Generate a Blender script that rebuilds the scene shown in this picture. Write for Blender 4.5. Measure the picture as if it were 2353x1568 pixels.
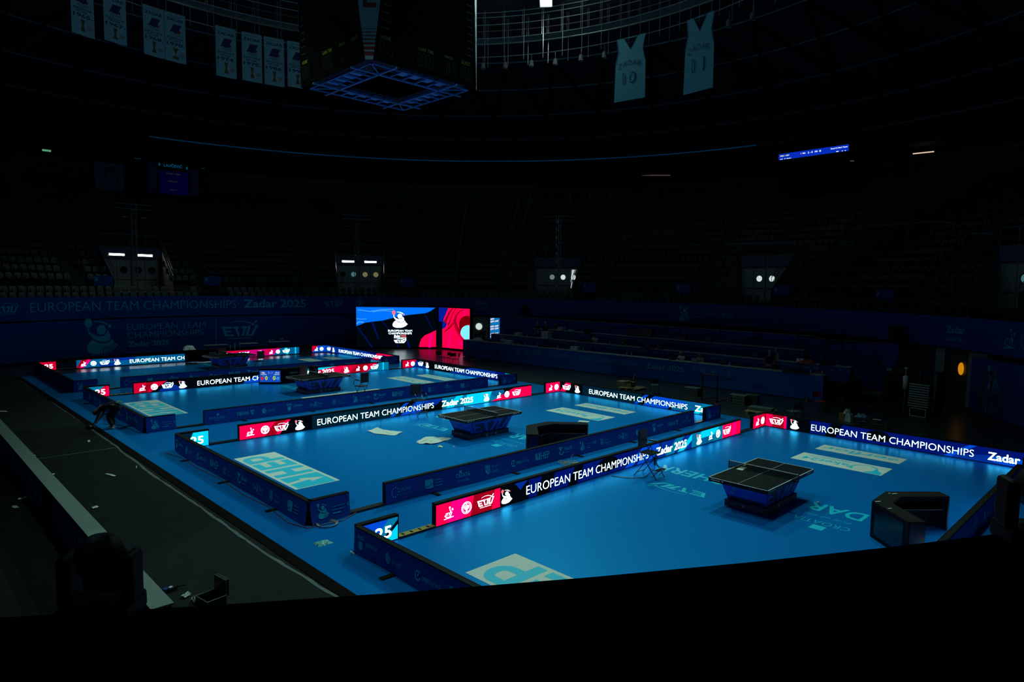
import bpy, math, random
from math import sin, cos, pi, radians, atan2, hypot, sqrt
from mathutils import Vector, Matrix
random.seed(7)
SC = bpy.context.scene
for _o in list(bpy.data.objects): bpy.data.objects.remove(_o)
COL = SC.collection

# ---------------------------------------------------------------- camera
CAM = Vector((-16.1704, -7.3578, 5.4865))
RT = Vector((0.71651679, -0.69743157, 0.01388887)); UP = Vector((0.0503425, 0.07155807, 0.99616518)); FW = Vector((0.69575091, 0.71306988, -0.08638301))
FPX = 1522.69
cd = bpy.data.cameras.new('camera'); cam = bpy.data.objects.new('camera', cd); COL.objects.link(cam)
cam.matrix_world = Matrix(((RT.x, UP.x, -FW.x, CAM.x), (RT.y, UP.y, -FW.y, CAM.y), (RT.z, UP.z, -FW.z, CAM.z), (0, 0, 0, 1)))
cd.sensor_width = 36; cd.lens = FPX * 36 / 2353; cd.clip_start = 0.05; cd.clip_end = 300
SC.camera = cam
# ---------------------------------------------------------------- colour management and world
SC.view_settings.view_transform = 'Standard'; SC.view_settings.look = 'None'
SC.view_settings.exposure = 0.0; SC.view_settings.gamma = 1.0; SC.view_settings.use_curve_mapping = False
w = bpy.data.worlds.new('world'); SC.world = w; w.use_nodes = True
w.node_tree.nodes['Background'].inputs[0].default_value = (0.25, 0.7, 1.0, 1); w.node_tree.nodes['Background'].inputs[1].default_value = 0.0015
# ---------------------------------------------------------------- hall lights: working floodlights left on in the roof ring (x, y, z, watts, aim)
HC = Vector((1.0, 18.7, 0))          # centre of the round hall
FLOODS = [((14.0, 21.0, 24.0), 5600, (1, 14, 0), 76), ((12.0, 10.0, 24.0), 4300, (-4, 6, 0), 70), ((11.5, 32.0, 24.0), 4600, (0, 27, 0), 68), ((7.0, 0.5, 24.0), 2900, (-5, 2, 0), 66),
          ((8.0, 34.0, 24.0), 1300, (-1, 41, 1), 60), ((-11.0, 12.0, 24.0), 3600, (-2, 8, 0), 70), ((-11.0, 24.0, 24.0), 3400, (-1, 20, 0), 62), ((-6.0, 2.0, 24.0), 2400, (-3, 3, 0), 70)]
FLOOD_COL = (0.50, 0.86, 0.80)
for i, (p, e, t, sz_) in enumerate(FLOODS):
    l = bpy.data.lights.new('floodlight_beam', 'SPOT'); l.energy = e * 1.15; l.color = FLOOD_COL; l.spot_size = radians(sz_); l.spot_blend = 0.7; l.shadow_soft_size = 0.12
    lo = bpy.data.objects.new('floodlight_beam', l); COL.objects.link(lo); lo.location = p
    lo.rotation_euler = (Vector(t) - Vector(p)).to_track_quat('-Z', 'Y').to_euler()

for a_, e_, r_ in ((30, 190, 12), (140, 130, 6), (-60, 150, 14), (207, 150, 21)):      # added fill lights without fixtures, standing in for bounced light
    l = bpy.data.lights.new('bounce_fill', 'POINT'); l.energy = e_; l.color = (0.35, 0.8, 0.95); l.shadow_soft_size = 0.4
    lo = bpy.data.objects.new('bounce_fill', l); COL.objects.link(lo); lo.location = (HC.x + r_ * cos(radians(a_)), HC.y + r_ * sin(radians(a_)), 19.5 if r_ > 8 else 22)
# ---------------------------------------------------------------- measuring helpers (photo pixel -> point in the hall)
def ray(px, py): return RT * ((px - 1176.5) / FPX) + UP * (-(py - 784) / FPX) + FW
def G(px, py, z=0.0):
    d = ray(px, py); return CAM + d * ((z - CAM.z) / d.z)
def project(P):
    q = Vector(P) - CAM; f = q.dot(FW)
    return (1176.5 + FPX * q.dot(RT) / f, 784 - FPX * q.dot(UP) / f, f)
# ---------------------------------------------------------------- object helpers
def tag(o, label=None, cat=None, group=None, kind=None):
    if label: o['label'] = label
    if cat: o['category'] = cat
    if group: o['group'] = group
    if kind: o['kind'] = kind
    return o
def empty(name, loc=(0, 0, 0), rz=0.0, label=None, cat=None, group=None, kind=None):
    o = bpy.data.objects.new(name, None); COL.objects.link(o); o.location = loc; o.rotation_euler = (0, 0, rz); o.empty_display_size = 0.1
    return tag(o, label, cat, group, kind)
def copy_tree(o, parent=None):
    c = o.copy(); COL.objects.link(c)
    if parent: c.parent = parent
    for ch in list(o.children): copy_tree(ch, c)
    return c
def lin(r, g, b): return tuple(((c / 255) / 12.92 if c <= 10 else (((c / 255) + 0.055) / 1.055) ** 2.4) for c in (r, g, b))
MATS = {}
def mat(name, col, rough=0.6, metal=0.0, noise=0.0, nscale=6.0, spec=0.5, bump=0.0, alpha=1.0):
    if name in MATS: return MATS[name]
    m = bpy.data.materials.new(name); m.use_nodes = True; nt = m.node_tree; b = nt.nodes['Principled BSDF']
    b.inputs['Base Color'].default_value = (*col, 1); b.inputs['Roughness'].default_value = rough; b.inputs['Metallic'].default_value = metal
    b.inputs['Specular IOR Level'].default_value = spec
    if noise or bump:
        tc = nt.nodes.new('ShaderNodeTexCoord'); n = nt.nodes.new('ShaderNodeTexNoise'); n.inputs['Scale'].default_value = nscale; n.inputs['Detail'].default_value = 5
        nt.links.new(tc.outputs['Object'], n.inputs['Vector'])
        if noise:
            mx = nt.nodes.new('ShaderNodeMix'); mx.data_type = 'RGBA'; mx.blend_type = 'MULTIPLY'; mx.inputs[0].default_value = 1.0
            cr = nt.nodes.new('ShaderNodeMapRange'); cr.inputs[3].default_value = 1 - noise; cr.inputs[4].default_value = 1 + noise
            nt.links.new(n.outputs['Fac'], cr.inputs[0]); mx.inputs[6].default_value = (*col, 1); nt.links.new(cr.outputs[0], mx.inputs[7]); nt.links.new(mx.outputs[2], b.inputs['Base Color'])
        if bump:
            bp = nt.nodes.new('ShaderNodeBump'); bp.inputs['Strength'].default_value = bump; bp.inputs['Distance'].default_value = 0.01
            nt.links.new(n.outputs['Fac'], bp.inputs['Height']); nt.links.new(bp.outputs['Normal'], b.inputs['Normal'])
    if alpha < 1: b.inputs['Alpha'].default_value = alpha
    MATS[name] = m; return m
def glow(name, col, strength=1.0, sample=True):
    if name in MATS: return MATS[name]
    m = bpy.data.materials.new(name); m.use_nodes = True; nt = m.node_tree
    for n in list(nt.nodes): nt.nodes.remove(n)
    e = nt.nodes.new('ShaderNodeEmission'); o = nt.nodes.new('ShaderNodeOutputMaterial'); e.inputs[0].default_value = (*col, 1); e.inputs[1].default_value = strength
    nt.links.new(e.outputs[0], o.inputs[0])
    if not sample: m.cycles.emission_sampling = 'NONE'
    MATS[name] = m; return m

class MB:
    """collects shapes and links them as ONE mesh object"""
    def __init__(s): s.v = []; s.f = []; s.mi = []; s.mats = []; s.sm = []
    def _m(s, m):
        if m not in s.mats: s.mats.append(m)
        return s.mats.index(m)
    def add(s, vs, fs, m, smooth=False):
        b = len(s.v); k = s._m(m); s.v += [tuple(v) for v in vs]
        for f in fs: s.f.append([b + i for i in f]); s.mi.append(k); s.sm.append(smooth)
        return s
    def box(s, c, d, m, rz=0.0, mat3=None):
        x, y, z = d[0] / 2, d[1] / 2, d[2] / 2; vs = []
        for a in (-x, x):
            for b in (-y, y):
                for e in (-z, z):
                    p = Vector((a, b, e))
                    if mat3: p = mat3 @ p
                    elif rz: p = Vector((a * cos(rz) - b * sin(rz), a * sin(rz) + b * cos(rz), e))
                    vs.append((c[0] + p.x, c[1] + p.y, c[2] + p.z))
        return s.add(vs, [(0, 1, 3, 2), (4, 6, 7, 5), (0, 4, 5, 1), (2, 3, 7, 6), (0, 2, 6, 4), (1, 5, 7, 3)], m)
    def prism(s, pts, z0, z1, m, mtop=None):
        n = len(pts); vs = [(p[0], p[1], z0) for p in pts] + [(p[0], p[1], z1) for p in pts]
        s.add(vs, [(i, (i + 1) % n, n + (i + 1) % n, n + i) for i in range(n)] + [tuple(range(n))[::-1]], m)
        return s.add(vs, [tuple(range(n, 2 * n))], mtop or m)
    def tube(s, p, q, r, m, n=8, r2=None, caps=True):
        p = Vector(p); q = Vector(q); d = q - p
        if d.length < 1e-6: return s
        r2 = r if r2 is None else r2; zx = d.to_track_quat('Z', 'Y'); vs = []
        for c, rr in ((p, r), (q, r2)):
            for i in range(n):
                a = 2 * pi * i / n; vs.append(c + zx @ Vector((rr * cos(a), rr * sin(a), 0)))
        fs = [(i, (i + 1) % n, n + (i + 1) % n, n + i) for i in range(n)]
        s.add(vs, fs, m, n > 6)
        if caps: s.add(vs, [tuple(range(n))[::-1], tuple(range(n, 2 * n))], m)
        return s
    def path(s, pts, r, m, n=6):
        for a, b in zip(pts[:-1], pts[1:]): s.tube(a, b, r, m, n)
        return s
    def lathe(s, c, prof, m, n=16, ax=None):
        """prof: (radius, height) pairs; ax optional quaternion"""
        vs = []; k = len(prof)
        for r, z in prof:
            for i in range(n):
                a = 2 * pi * i / n; p = Vector((r * cos(a), r * sin(a), z))
                if ax: p = ax @ p
                vs.append((c[0] + p.x, c[1] + p.y, c[2] + p.z))
        fs = [(j * n + i, j * n + (i + 1) % n, (j + 1) * n + (i + 1) % n, (j + 1) * n + i) for j in range(k - 1) for i in range(n)]
        return s.add(vs, fs, m, True)
    def ball(s, c, r, m, n=10, sc=(1, 1, 1)):
        vs = []; k = n // 2 + 1; fs = []
        for j in range(k):
            b = pi * j / (k - 1)
            for i in range(n):
                a = 2 * pi * i / n; vs.append((c[0] + r * sc[0] * sin(b) * cos(a), c[1] + r * sc[1] * sin(b) * sin(a), c[2] + r * sc[2] * cos(b)))
        for j in range(k - 1):
            for i in range(n): fs.append((j * n + i, j * n + (i + 1) % n, (j + 1) * n + (i + 1) % n, (j + 1) * n + i))
        return s.add(vs, fs, m, True)
    def grid(s, fn, nu, nv, m, smooth=True):
        vs = [fn(i / nu, j / nv) for j in range(nv + 1) for i in range(nu + 1)]
        return s.add(vs, [(j * (nu + 1) + i, j * (nu + 1) + i + 1, (j + 1) * (nu + 1) + i + 1, (j + 1) * (nu + 1) + i) for j in range(nv) for i in range(nu)], m, smooth)
    def ring(s, r0, z0, r1, z1, a0, a1, m, n=None, smooth=True):
        n = n or max(2, int(abs(a1 - a0) / 2)); vs = []
        for i in range(n + 1):
            a = radians(a0 + (a1 - a0) * i / n)
            for r, z in ((r0, z0), (r1, z1)): vs.append((HC.x + r * cos(a), HC.y + r * sin(a), z))
        return s.add(vs, [(2 * i, 2 * i + 2, 2 * i + 3, 2 * i + 1) for i in range(n)], m, smooth)
    def art(s, A, fn):
        """A: Art (2D pictures in layers); fn(u, v, off) -> point"""
        cnt = {}
        for it in A.items: cnt[it[3]] = cnt.get(it[3], 0) + 1
        seen = {}
        for vs, fs, m, lay in A.items:
            k = seen.get(lay, 0); seen[lay] = k + 1; off = (lay + .8 * k / cnt[lay]) * A.step
            s.add([fn(u, v, off) for u, v in vs], fs, m)
        return s
    def build(s, name, parent=None, loc=None, bevel=0.0):
        me = bpy.data.meshes.new(name); me.from_pydata(s.v, [], s.f)
        for m in s.mats: me.materials.append(m)
        me.polygons.foreach_set('material_index', s.mi); me.polygons.foreach_set('use_smooth', s.sm); me.update()
        o = bpy.data.objects.new(name, me); COL.objects.link(o)
        if parent: o.parent = parent
        if loc: o.location = loc
        if bevel:
            b = o.modifiers.new('bevel', 'BEVEL'); b.width = bevel; b.segments = 2; b.limit_method = 'ANGLE'
        return o

# ---------------------------------------------------------------- flat pictures and lettering
GLY = {}
def text_mesh(txt, bold=False):
    k = (txt, bold)
    if k in GLY: return GLY[k]
    c = bpy.data.curves.new('t', 'FONT'); c.body = txt; c.size = 1; c.resolution_u = 3; c.offset = 0.018 if bold else -0.012; c.fill_mode = 'FRONT'
    o = bpy.data.objects.new('t', c); COL.objects.link(o); dg = bpy.context.evaluated_depsgraph_get(); dg.update()
    me = o.evaluated_get(dg).to_mesh(); vs = [(v.co.x, v.co.y) for v in me.vertices]; fs = [tuple(p.vertices) for p in me.polygons]
    o.evaluated_get(dg).to_mesh_clear(); bpy.data.objects.remove(o); bpy.data.curves.remove(c)
    if not vs: vs = [(0, 0), (1, 1)]
    x0 = min(v[0] for v in vs); x1 = max(v[0] for v in vs)
    GLY[k] = ([(v[0] - x0, v[1]) for v in vs], fs, x1 - x0); return GLY[k]
class Art:
    def __init__(s, step=0.0015): s.items = []; s.step = step
    def poly(s, pts, m, lay=1): s.items.append((list(pts), [tuple(range(len(pts)))], m, lay)); return s
    def rect(s, u0, v0, u1, v1, m, lay=1, n=1):
        vs = [(u0 + (u1 - u0) * i / n, v) for i in range(n + 1) for v in (v0, v1)]
        s.items.append((vs, [(2 * i, 2 * i + 2, 2 * i + 3, 2 * i + 1) for i in range(n)], m, lay)); return s
    def ell(s, cu, cv, ru, rv, m, lay=1, n=20, rot=0.0):
        return s.poly([(cu + ru * cos(a) * cos(rot) - rv * sin(a) * sin(rot), cv + ru * cos(a) * sin(rot) + rv * sin(a) * cos(rot)) for a in [2 * pi * i / n for i in range(n)]], m, lay)
    def stroke(s, pts, wd, m, lay=1, taper=None):
        n = len(pts); vs = []
        for i, (x, y) in enumerate(pts):
            a = pts[max(0, i - 1)]; b = pts[min(n - 1, i + 1)]; dx, dy = b[0] - a[0], b[1] - a[1]; L = hypot(dx, dy) or 1
            ww = wd / 2 if taper is None else (wd + (taper - wd) * i / (n - 1)) / 2
            vs += [(x - dy / L * ww, y + dx / L * ww), (x + dy / L * ww, y - dx / L * ww)]
        s.items.append((vs, [(2 * i, 2 * i + 1, 2 * i + 3, 2 * i + 2) for i in range(n - 1)], m, lay)); return s
    def arc(s, cu, cv, ru, rv, a0, a1, wd, m, lay=1, n=14, taper=None):
        return s.stroke([(cu + ru * cos(radians(a0 + (a1 - a0) * i / n)), cv + rv * sin(radians(a0 + (a1 - a0) * i / n))) for i in range(n + 1)], wd, m, lay, taper)
    def text(s, txt, u0, v0, h, m, lay=2, width=None, bold=False, slant=0.0, space=None):
        """h = height of a capital"""
        vs, fs, wd = text_mesh(txt, bold); sy = h / 0.70; sx = (width / wd) if width else sy * 0.9
        s.items.append(([(u0 + x * sx + y * sy * slant, v0 + y * sy) for x, y in vs], fs, m, lay)); return s
    def put(s, B, u0, v0, k, ku=None, lay=0):
        for vs, fs, m, l in B.items: s.items.append(([(u0 + x * (ku or k), v0 + y * k) for x, y in vs], fs, m, l + lay))
        return s
def champ(m, mr, mk, lay=2):
    """event emblem in a unit box: bat, head, ball, arm crescent and pleated skirt"""
    A = Art(); N = lambda pts: [((x - 1142) / 443, (897 - y) / 457) for x, y in pts]
    A.ell(.108, .869, .113, .128, mr, lay); A.stroke(N([(1190, 555), (1189, 605)]), .03, m, lay)
    A.stroke(N([(1272, 484), (1330, 486), (1390, 500), (1445, 528)]), .012, m, lay, taper=.05); A.ell(.747, .764, .05, .05, mr, lay)
    A.ell(.488, .667, .14, .135, m, lay, rot=.5)
    o = N([(1178, 588), (1196, 640), (1225, 675), (1265, 708), (1310, 730), (1360, 744), (1405, 747), (1445, 738), (1472, 715), (1481, 685), (1470, 645), (1440, 604)]); i_ = N([(1190, 588), (1210, 618), (1238, 640), (1268, 654), (1305, 667), (1345, 674), (1375, 672), (1398, 664), (1415, 652), (1426, 638), (1432, 622), (1436, 606)])
    for k in range(11): A.poly([o[k], o[k + 1], i_[k + 1], i_[k]], m, lay)
    A.poly(N([(1240, 708), (1200, 738), (1168, 780), (1156, 815), (1164, 848), (1190, 872), (1240, 890), (1290, 896), (1332, 896), (1338, 815), (1345, 762), (1300, 748), (1268, 730)]), m, lay)
    A.poly(N([(1345, 762), (1338, 812), (1420, 806), (1478, 778), (1516, 740), (1496, 708), (1478, 738), (1440, 758), (1400, 766)]), m, lay)
    for k in range(9):
        t = k / 9; t2 = (k + .58) / 9; f = lambda t: (1338 + 178 * t, 815 - 75 * t ** 1.6); g = lambda t: (1345 + 240 * t ** .85, 896 - 106 * t ** 2)
        A.poly(N([f(t), f(t2), g(t2), g(t)]), m, lay)
    return A
def ettu(m, lay=2, sub=True):
    """table tennis union wordmark in a 2 x 1 box"""
    A = Art(); w = .085; y0, y1 = .18, .68
    A.poly([(0, y1), (.56, y1), (.53, y1 - .10), (.05, y1 - .10)], m, lay); A.poly([(.05, y1 - .08), (.17, y1 - .08), (.32, y0), (.20, y0)], m, lay)
    A.poly([(.20, .47), (.52, .47), (.54, .39), (.22, .39)], m, lay); A.poly([(.24, y0 + .10), (.62, y0 + .10), (.66, y0), (.22, y0)], m, lay)
    A.poly([(.62, y1), (.95, y1), (.93, y1 - .10), (.60, y1 - .10)], m, lay); A.poly([(.72, y1 - .08), (.84, y1 - .08), (.98, y0), (.86, y0)], m, lay)
    A.poly([(1.07, y1), (1.38, y1), (1.36, y1 - .10), (1.05, y1 - .10)], m, lay); A.poly([(1.20, y1 - .08), (1.32, y1 - .08), (1.16, y0), (1.04, y0)], m, lay)
    A.poly([(1.44, y1 + .04), (1.57, y1 + .04), (1.42, y0 + .05), (1.29, y0 + .05)], m, lay); A.poly([(1.30, y0 + .1), (1.66, y0 + .1), (1.62, y0), (1.28, y0)], m, lay)
    A.poly([(1.84, y1 + .06), (1.97, y1 + .06), (1.68, y0), (1.55, y0)], m, lay)
    A.arc(1.0, .58, .80, .36, 130, 22, .02, m, lay, taper=.05); A.ell(1.86, .93, .05, .05, m, lay)
    A.stroke([(1.62, .74), (1.74, .82), (1.86, .92)], .05, m, lay)
    if sub: A.rect(.30, .05, 1.60, .085, m, lay)
    return A
def ittf(m, lay=2):
    A = Art(); A.text('ITTF', .12, .24, .26, m, lay, width=.62, bold=True, slant=.25); A.arc(.42, .36, .34, .26, 190, 320, .06, m, lay)
    A.stroke([(.66, .22), (.74, .44), (.62, .62), (.56, .78)], .07, m, lay); A.ell(.56, .92, .07, .10, m, lay); A.ell(.82, .72, .08, .09, m, lay)
    A.stroke([(.0, .0), (.94, .08)], .06, m, lay); return A
def disc(m, lay=2):
    A = Art(); 
    for i in range(16):
        a = 22.5 * i; A.arc(.5, .5, .46, .46, a, a + 17, .05, m, lay, n=3)
    A.arc(.5, .5, .36, .36, 0, 360, .025, m, lay, n=24)
    A.ell(.38, .54, .14, .16, m, lay); A.ell(.62, .54, .14, .16, m, lay); A.poly([(.26, .50), (.74, .50), (.5, .26)], m, lay); A.stroke([(.5, .4), (.44, .14)], .07, m, lay); A.stroke([(.5, .4), (.58, .16)], .07, m, lay); A.ell(.5, .74, .045, .05, m, lay)
    return A
# ================================================================ materials
M_MAT = mat('court_blue', (0.0, 0.14, 0.48), 0.6, noise=0.05, nscale=1.5, spec=0.0, bump=0.02)
_nt = M_MAT.node_tree; _b = _nt.nodes['Principled BSDF']; _g = _nt.nodes.new('ShaderNodeBsdfAnisotropic'); _g.inputs['Color'].default_value = (0.05, 0.62, 1.0, 1); _g.inputs['Roughness'].default_value = 0.36
_f = _nt.nodes.new('ShaderNodeFresnel'); _f.inputs['IOR'].default_value = 1.75; _mx = _nt.nodes.new('ShaderNodeMixShader')          # satin blue lacquer over the blue flooring
_nt.links.new(_f.outputs[0], _mx.inputs[0]); _nt.links.new(_b.outputs[0], _mx.inputs[1]); _nt.links.new(_g.outputs[0], _mx.inputs[2]); _nt.links.new(_mx.outputs[0], _nt.nodes['Material Output'].inputs['Surface'])
M_PRINT = mat('floor_print', (0.0, 0.62, 0.80), 0.4)
M_DARK = mat('arena_floor_black', (0.013, 0.016, 0.0155), 0.8, noise=0.35, nscale=3.0, spec=0.1, bump=0.1)
M_DARKG = mat('arena_floor_gloss', (0.022, 0.03, 0.03), 0.3, noise=0.25, nscale=2.0, spec=0.35)
M_TAPE = mat('black_tape', (0.0045, 0.0035, 0.002), 0.8, spec=0.05)
M_TAPEW = mat('grey_tape', (0.10, 0.12, 0.11), 0.7, noise=0.5, nscale=9)
M_BLK = mat('black_matte', (0.008, 0.007, 0.006), 0.7, spec=0.15)
M_BLK2 = mat('black_gloss', (0.008, 0.008, 0.009), 0.2)
M_PLA = mat('black_plastic', (0.016, 0.016, 0.017), 0.35)
M_STEEL = mat('steel', (0.30, 0.32, 0.32), 0.35, metal=0.8)
M_GREY = mat('grey_paint', (0.20, 0.22, 0.21), 0.6)
M_FAB = mat('blue_fabric', (0.0, 0.065, 0.42), 0.7, noise=0.12, nscale=2.5, spec=0.2)
M_FABL = mat('blue_fabric_logo', (0.02, 0.55, 0.80), 0.7, spec=0.2)
M_FABL2 = mat('blue_fabric_logo_dim', (0.005, 0.28, 0.62), 0.7, spec=0.2)
M_BAN = mat('banner_navy', (0.0, 0.05, 0.25), 0.75, noise=0.15, nscale=0.6, spec=0.15)
M_BANP = mat('banner_pattern', (0.0, 0.07, 0.36), 0.75, spec=0.15)
M_BANL = mat('banner_logo', (0.01, 0.36, 0.58), 0.75, spec=0.15)
M_PAPER = mat('paper_white', (0.72, 0.76, 0.64), 0.65, noise=0.06, nscale=4, bump=0.05)
M_CYAN = mat('sticker_cyan', (0.0, 0.60, 0.78), 0.55)
M_WHITE = mat('white_line', (0.75, 0.80, 0.76), 0.5)
M_TTOP = mat('table_top_black', (0.005, 0.0065, 0.0055), 0.4, spec=0.22)
M_TNAVY = mat('table_navy', (0.0, 0.012, 0.09), 0.5)
M_TBLUE = mat('table_blue', (0.0, 0.085, 0.75), 0.5)
M_TLOGO = mat('table_logo', (0.05, 0.30, 0.50), 0.5)
M_YEL = mat('yellow_cover', (0.42, 0.30, 0.04), 0.6, noise=0.3, nscale=12)
M_WOOD = mat('raw_wood', (0.26, 0.18, 0.09), 0.7, noise=0.2, nscale=8)
M_RED = mat('red_plastic', (0.40, 0.01, 0.02), 0.5)
M_SKIN = mat('skin', (0.40, 0.22, 0.15), 0.6)
M_HAIR = mat('hair_dark', (0.01, 0.008, 0.006), 0.6)
M_HAIRG = mat('hair_grey', (0.22, 0.20, 0.18), 0.7)
M_CW = mat('cloth_white', (0.55, 0.62, 0.60), 0.8)
M_CB = mat('cloth_black', (0.006, 0.006, 0.007), 0.9)
M_CG = mat('cloth_green', (0.20, 0.28, 0.12), 0.8)
M_JEAN = mat('cloth_jeans', (0.012, 0.018, 0.022), 0.9)
M_DESKTOP = mat('desk_top', (0.30, 0.36, 0.35), 0.6)
# screens (these give off light)
E_BLK = glow('led_black', lin(0, 6, 12)); E_NAVY = glow('led_navy', lin(0, 20, 110)); E_BLUE = glow('led_blue', lin(0, 75, 215)); E_DTEAL = glow('led_dark_teal', lin(0, 32, 50))
E_MBLUE = glow('led_mid_blue', lin(0, 46, 150)); E_TEAL = glow('led_teal', lin(0, 120, 165)); E_CYAN = glow('led_cyan', lin(0, 205, 245), 1.15); E_RED = glow('led_red', lin(255, 0, 75), 1.1)
E_PINK = glow('led_pink', lin(255, 0, 130), 1.1); E_DRED = glow('led_dark_red', lin(160, 0, 25)); E_MAG = glow('led_magenta', lin(205, 0, 125)); E_WHITE = glow('led_white', lin(225, 248, 255), 5.0)
E_ICE = glow('led_ice', lin(120, 225, 255), 1.2); E_SALMON = glow('led_salmon', lin(255, 110, 125), 1.3); E_SKY = glow('led_sky', lin(0, 135, 250), 1.1)
E_TBLUE = glow('led_teal_blue', lin(0, 92, 150)); E_CRIM = glow('led_crimson', lin(215, 0, 50))
# ================================================================ floor
fl = MB(); n = 72
fl.add([(HC.x, HC.y, -0.03)] + [(HC.x + 28.4 * cos(2 * pi * i / n), HC.y + 28.4 * sin(2 * pi * i / n), -0.03) for i in range(n)], [(0, i + 1, (i + 1) % n + 1) for i in range(n)], M_DARKG)
tag(fl.build('floor'), 'black painted arena floor around the blue courts', 'floor', kind='structure')
# matt black walkway strip on the left, laid in big sheets
wk = MB(); wk.box((-16.0, 13.5, -0.02), (11.0, 52, 0.012), M_DARK)
for y in (16.75, 32.0, 3.4 - 12): wk.box((-11.9, y, -0.013), (3.0, 0.05, 0.006), M_TAPEW)
tag(wk.build('floor_covering'), 'matt black floor covering along the left edge of the courts', 'floor covering')
# grey frayed tape edge following the black strip
import random as _r
rr = _r.Random(3); tp = MB(); pts = []
key = [(-10.47, -3), (-10.47, 2.16), (-10.56, 2.9), (-10.58, 3.94), (-10.66, 5.37), (-10.65, 6.82), (-10.62, 8.69), (-10.63, 11.08), (-10.66, 12.73), (-10.58, 14.8), (-10.60, 15.9), (-10.53, 16.6), (-10.52, 18.3), (-10.52, 19.7), (-10.46, 21.3), (-10.50, 25.9), (-10.44, 30.2), (-10.5, 34), (-10.45, 37)]
y = key[0][1]
while y < key[-1][1]:
    for (xa, ya), (xb, yb_) in zip(key[:-1], key[1:]):
        if ya <= y <= yb_: x = xa + (xb - xa) * (y - ya) / (yb_ - ya)
    pts.append((x + rr.uniform(-.012, .012), y)); y += 0.3
vs = []
for i, (x, y) in enumerate(pts):
    wv = 0.022 + 0.02 * rr.random(); vs += [(x - wv, y, -0.008), (x + wv, y, -0.006)]
tp.add(vs, [(2 * i, 2 * i + 2, 2 * i + 3, 2 * i + 1) for i in range(len(pts) - 1)], M_TAPEW)
tag(tp.build('floor_tape'), 'frayed grey tape line beside the black edge strip on the left', 'tape')
st = MB(); st.box((-10.37, 15.35, -0.012), (0.24, 43.9, 0.02), M_TAPE); tag(st.build('edge_strip'), 'long black edging strip along the left rim of the blue flooring', 'edging')

# ---------------------------------------------------------------- blue court flooring with its printed names
cm = MB(); cm.box((-0.09, 15.35, -0.013), (20.33, 43.9, 0.026), M_MAT)
cm.box((10.04, 15.35, -0.004), (0.07, 43.9, 0.012), M_TAPE)
def fmap(cx, cy, z=0.0012):            # reading direction +y, letter tops towards -x
    return lambda u, v, off: (cx - v, cy + u, z + off)
TABY = [0.0, 10.51, 22.91, 34.84]; TABX = [0.0, -0.28, -0.13, 0.09]
for k, ty in enumerate(TABY):
    x0 = TABX[k]; A = Art(0.0004)
    A.text('ZADAR', -3.2, -1.02, .62, M_PRINT, 1, width=2.3, bold=True)
    A.text('CROATIA', -2.28, .28, .26, M_PRINT, 1, width=1.28, bold=False); A.rect(-1.85, .62, -1.55, .92, M_PRINT, 1); A.text('Full of life', -2.15, -.12, .14, M_PRINT, 1, width=1.05, slant=.3)
    A.put(ettu(M_PRINT, 1, False), 1.15, .30, .72, .86)
    A.text('LIEBHERR', .55, -1.15, .58, M_PRINT, 1, width=3.1, bold=True)
    cm.art(A, fmap(x0, ty))
tag(cm.build('court_flooring'), 'bright blue sports flooring with cyan printed names under the four courts', 'sports floor')

# ================================================================ LED perimeter boards
def clipart(A, L):      # keep only what lies inside 0..L (by vertex clamping)
    for k, (vs, fs, m, l) in enumerate(A.items): A.items[k] = ([(min(max(u, 0.0), L), min(max(v, 0.02), 0.5)) for u, v in vs], fs, m, l)
    return A
def para(A, u0, u1, sl, m, lay=1, v0=.02, v1=.5): return A.poly([(u0, v0), (u1, v0), (u1 + sl, v1), (u0 + sl, v1)], m, lay)
def words(A, d, white=E_WHITE, red=E_SALMON):
    """d: where each mark stands along the board"""
    for key, p in d.items():
        k = key.rstrip('12345')
        if k == 'ittf': A.put(ittf(white), p, .12, .27, .30)
        elif k == 'disc': A.put(disc(white), p, .10, .30, .32)
        elif k == 'ettu': A.put(ettu(white), p[0], .12, .30, (p[1] - p[0]) / 1.95)
        elif k == 'champ': A.put(champ(white, red, E_NAVY), p[0], .06, .38, p[1] - p[0])
        elif k == 'title': A.text('EUROPEAN TEAM CHAMPIONSHIPS', p[0], .125, .235, white, 3, width=p[1] - p[0])
        elif k == 'zadar': A.text(p[2] if len(p) > 2 else 'Zadar 2025', p[0], .125, .245, white, 3, width=p[1] - p[0], bold=True)
    return A
MAIN = dict(ittf=.25, disc=.76, ettu=(1.25, 1.79), champ=(2.03, 2.42), title=(2.91, 8.33), zadar=(8.76, 10.56), champ2=(11.2, 11.58), ittf2=(12.02), disc2=(12.52), ettu2=(13.03, 13.6))
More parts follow.
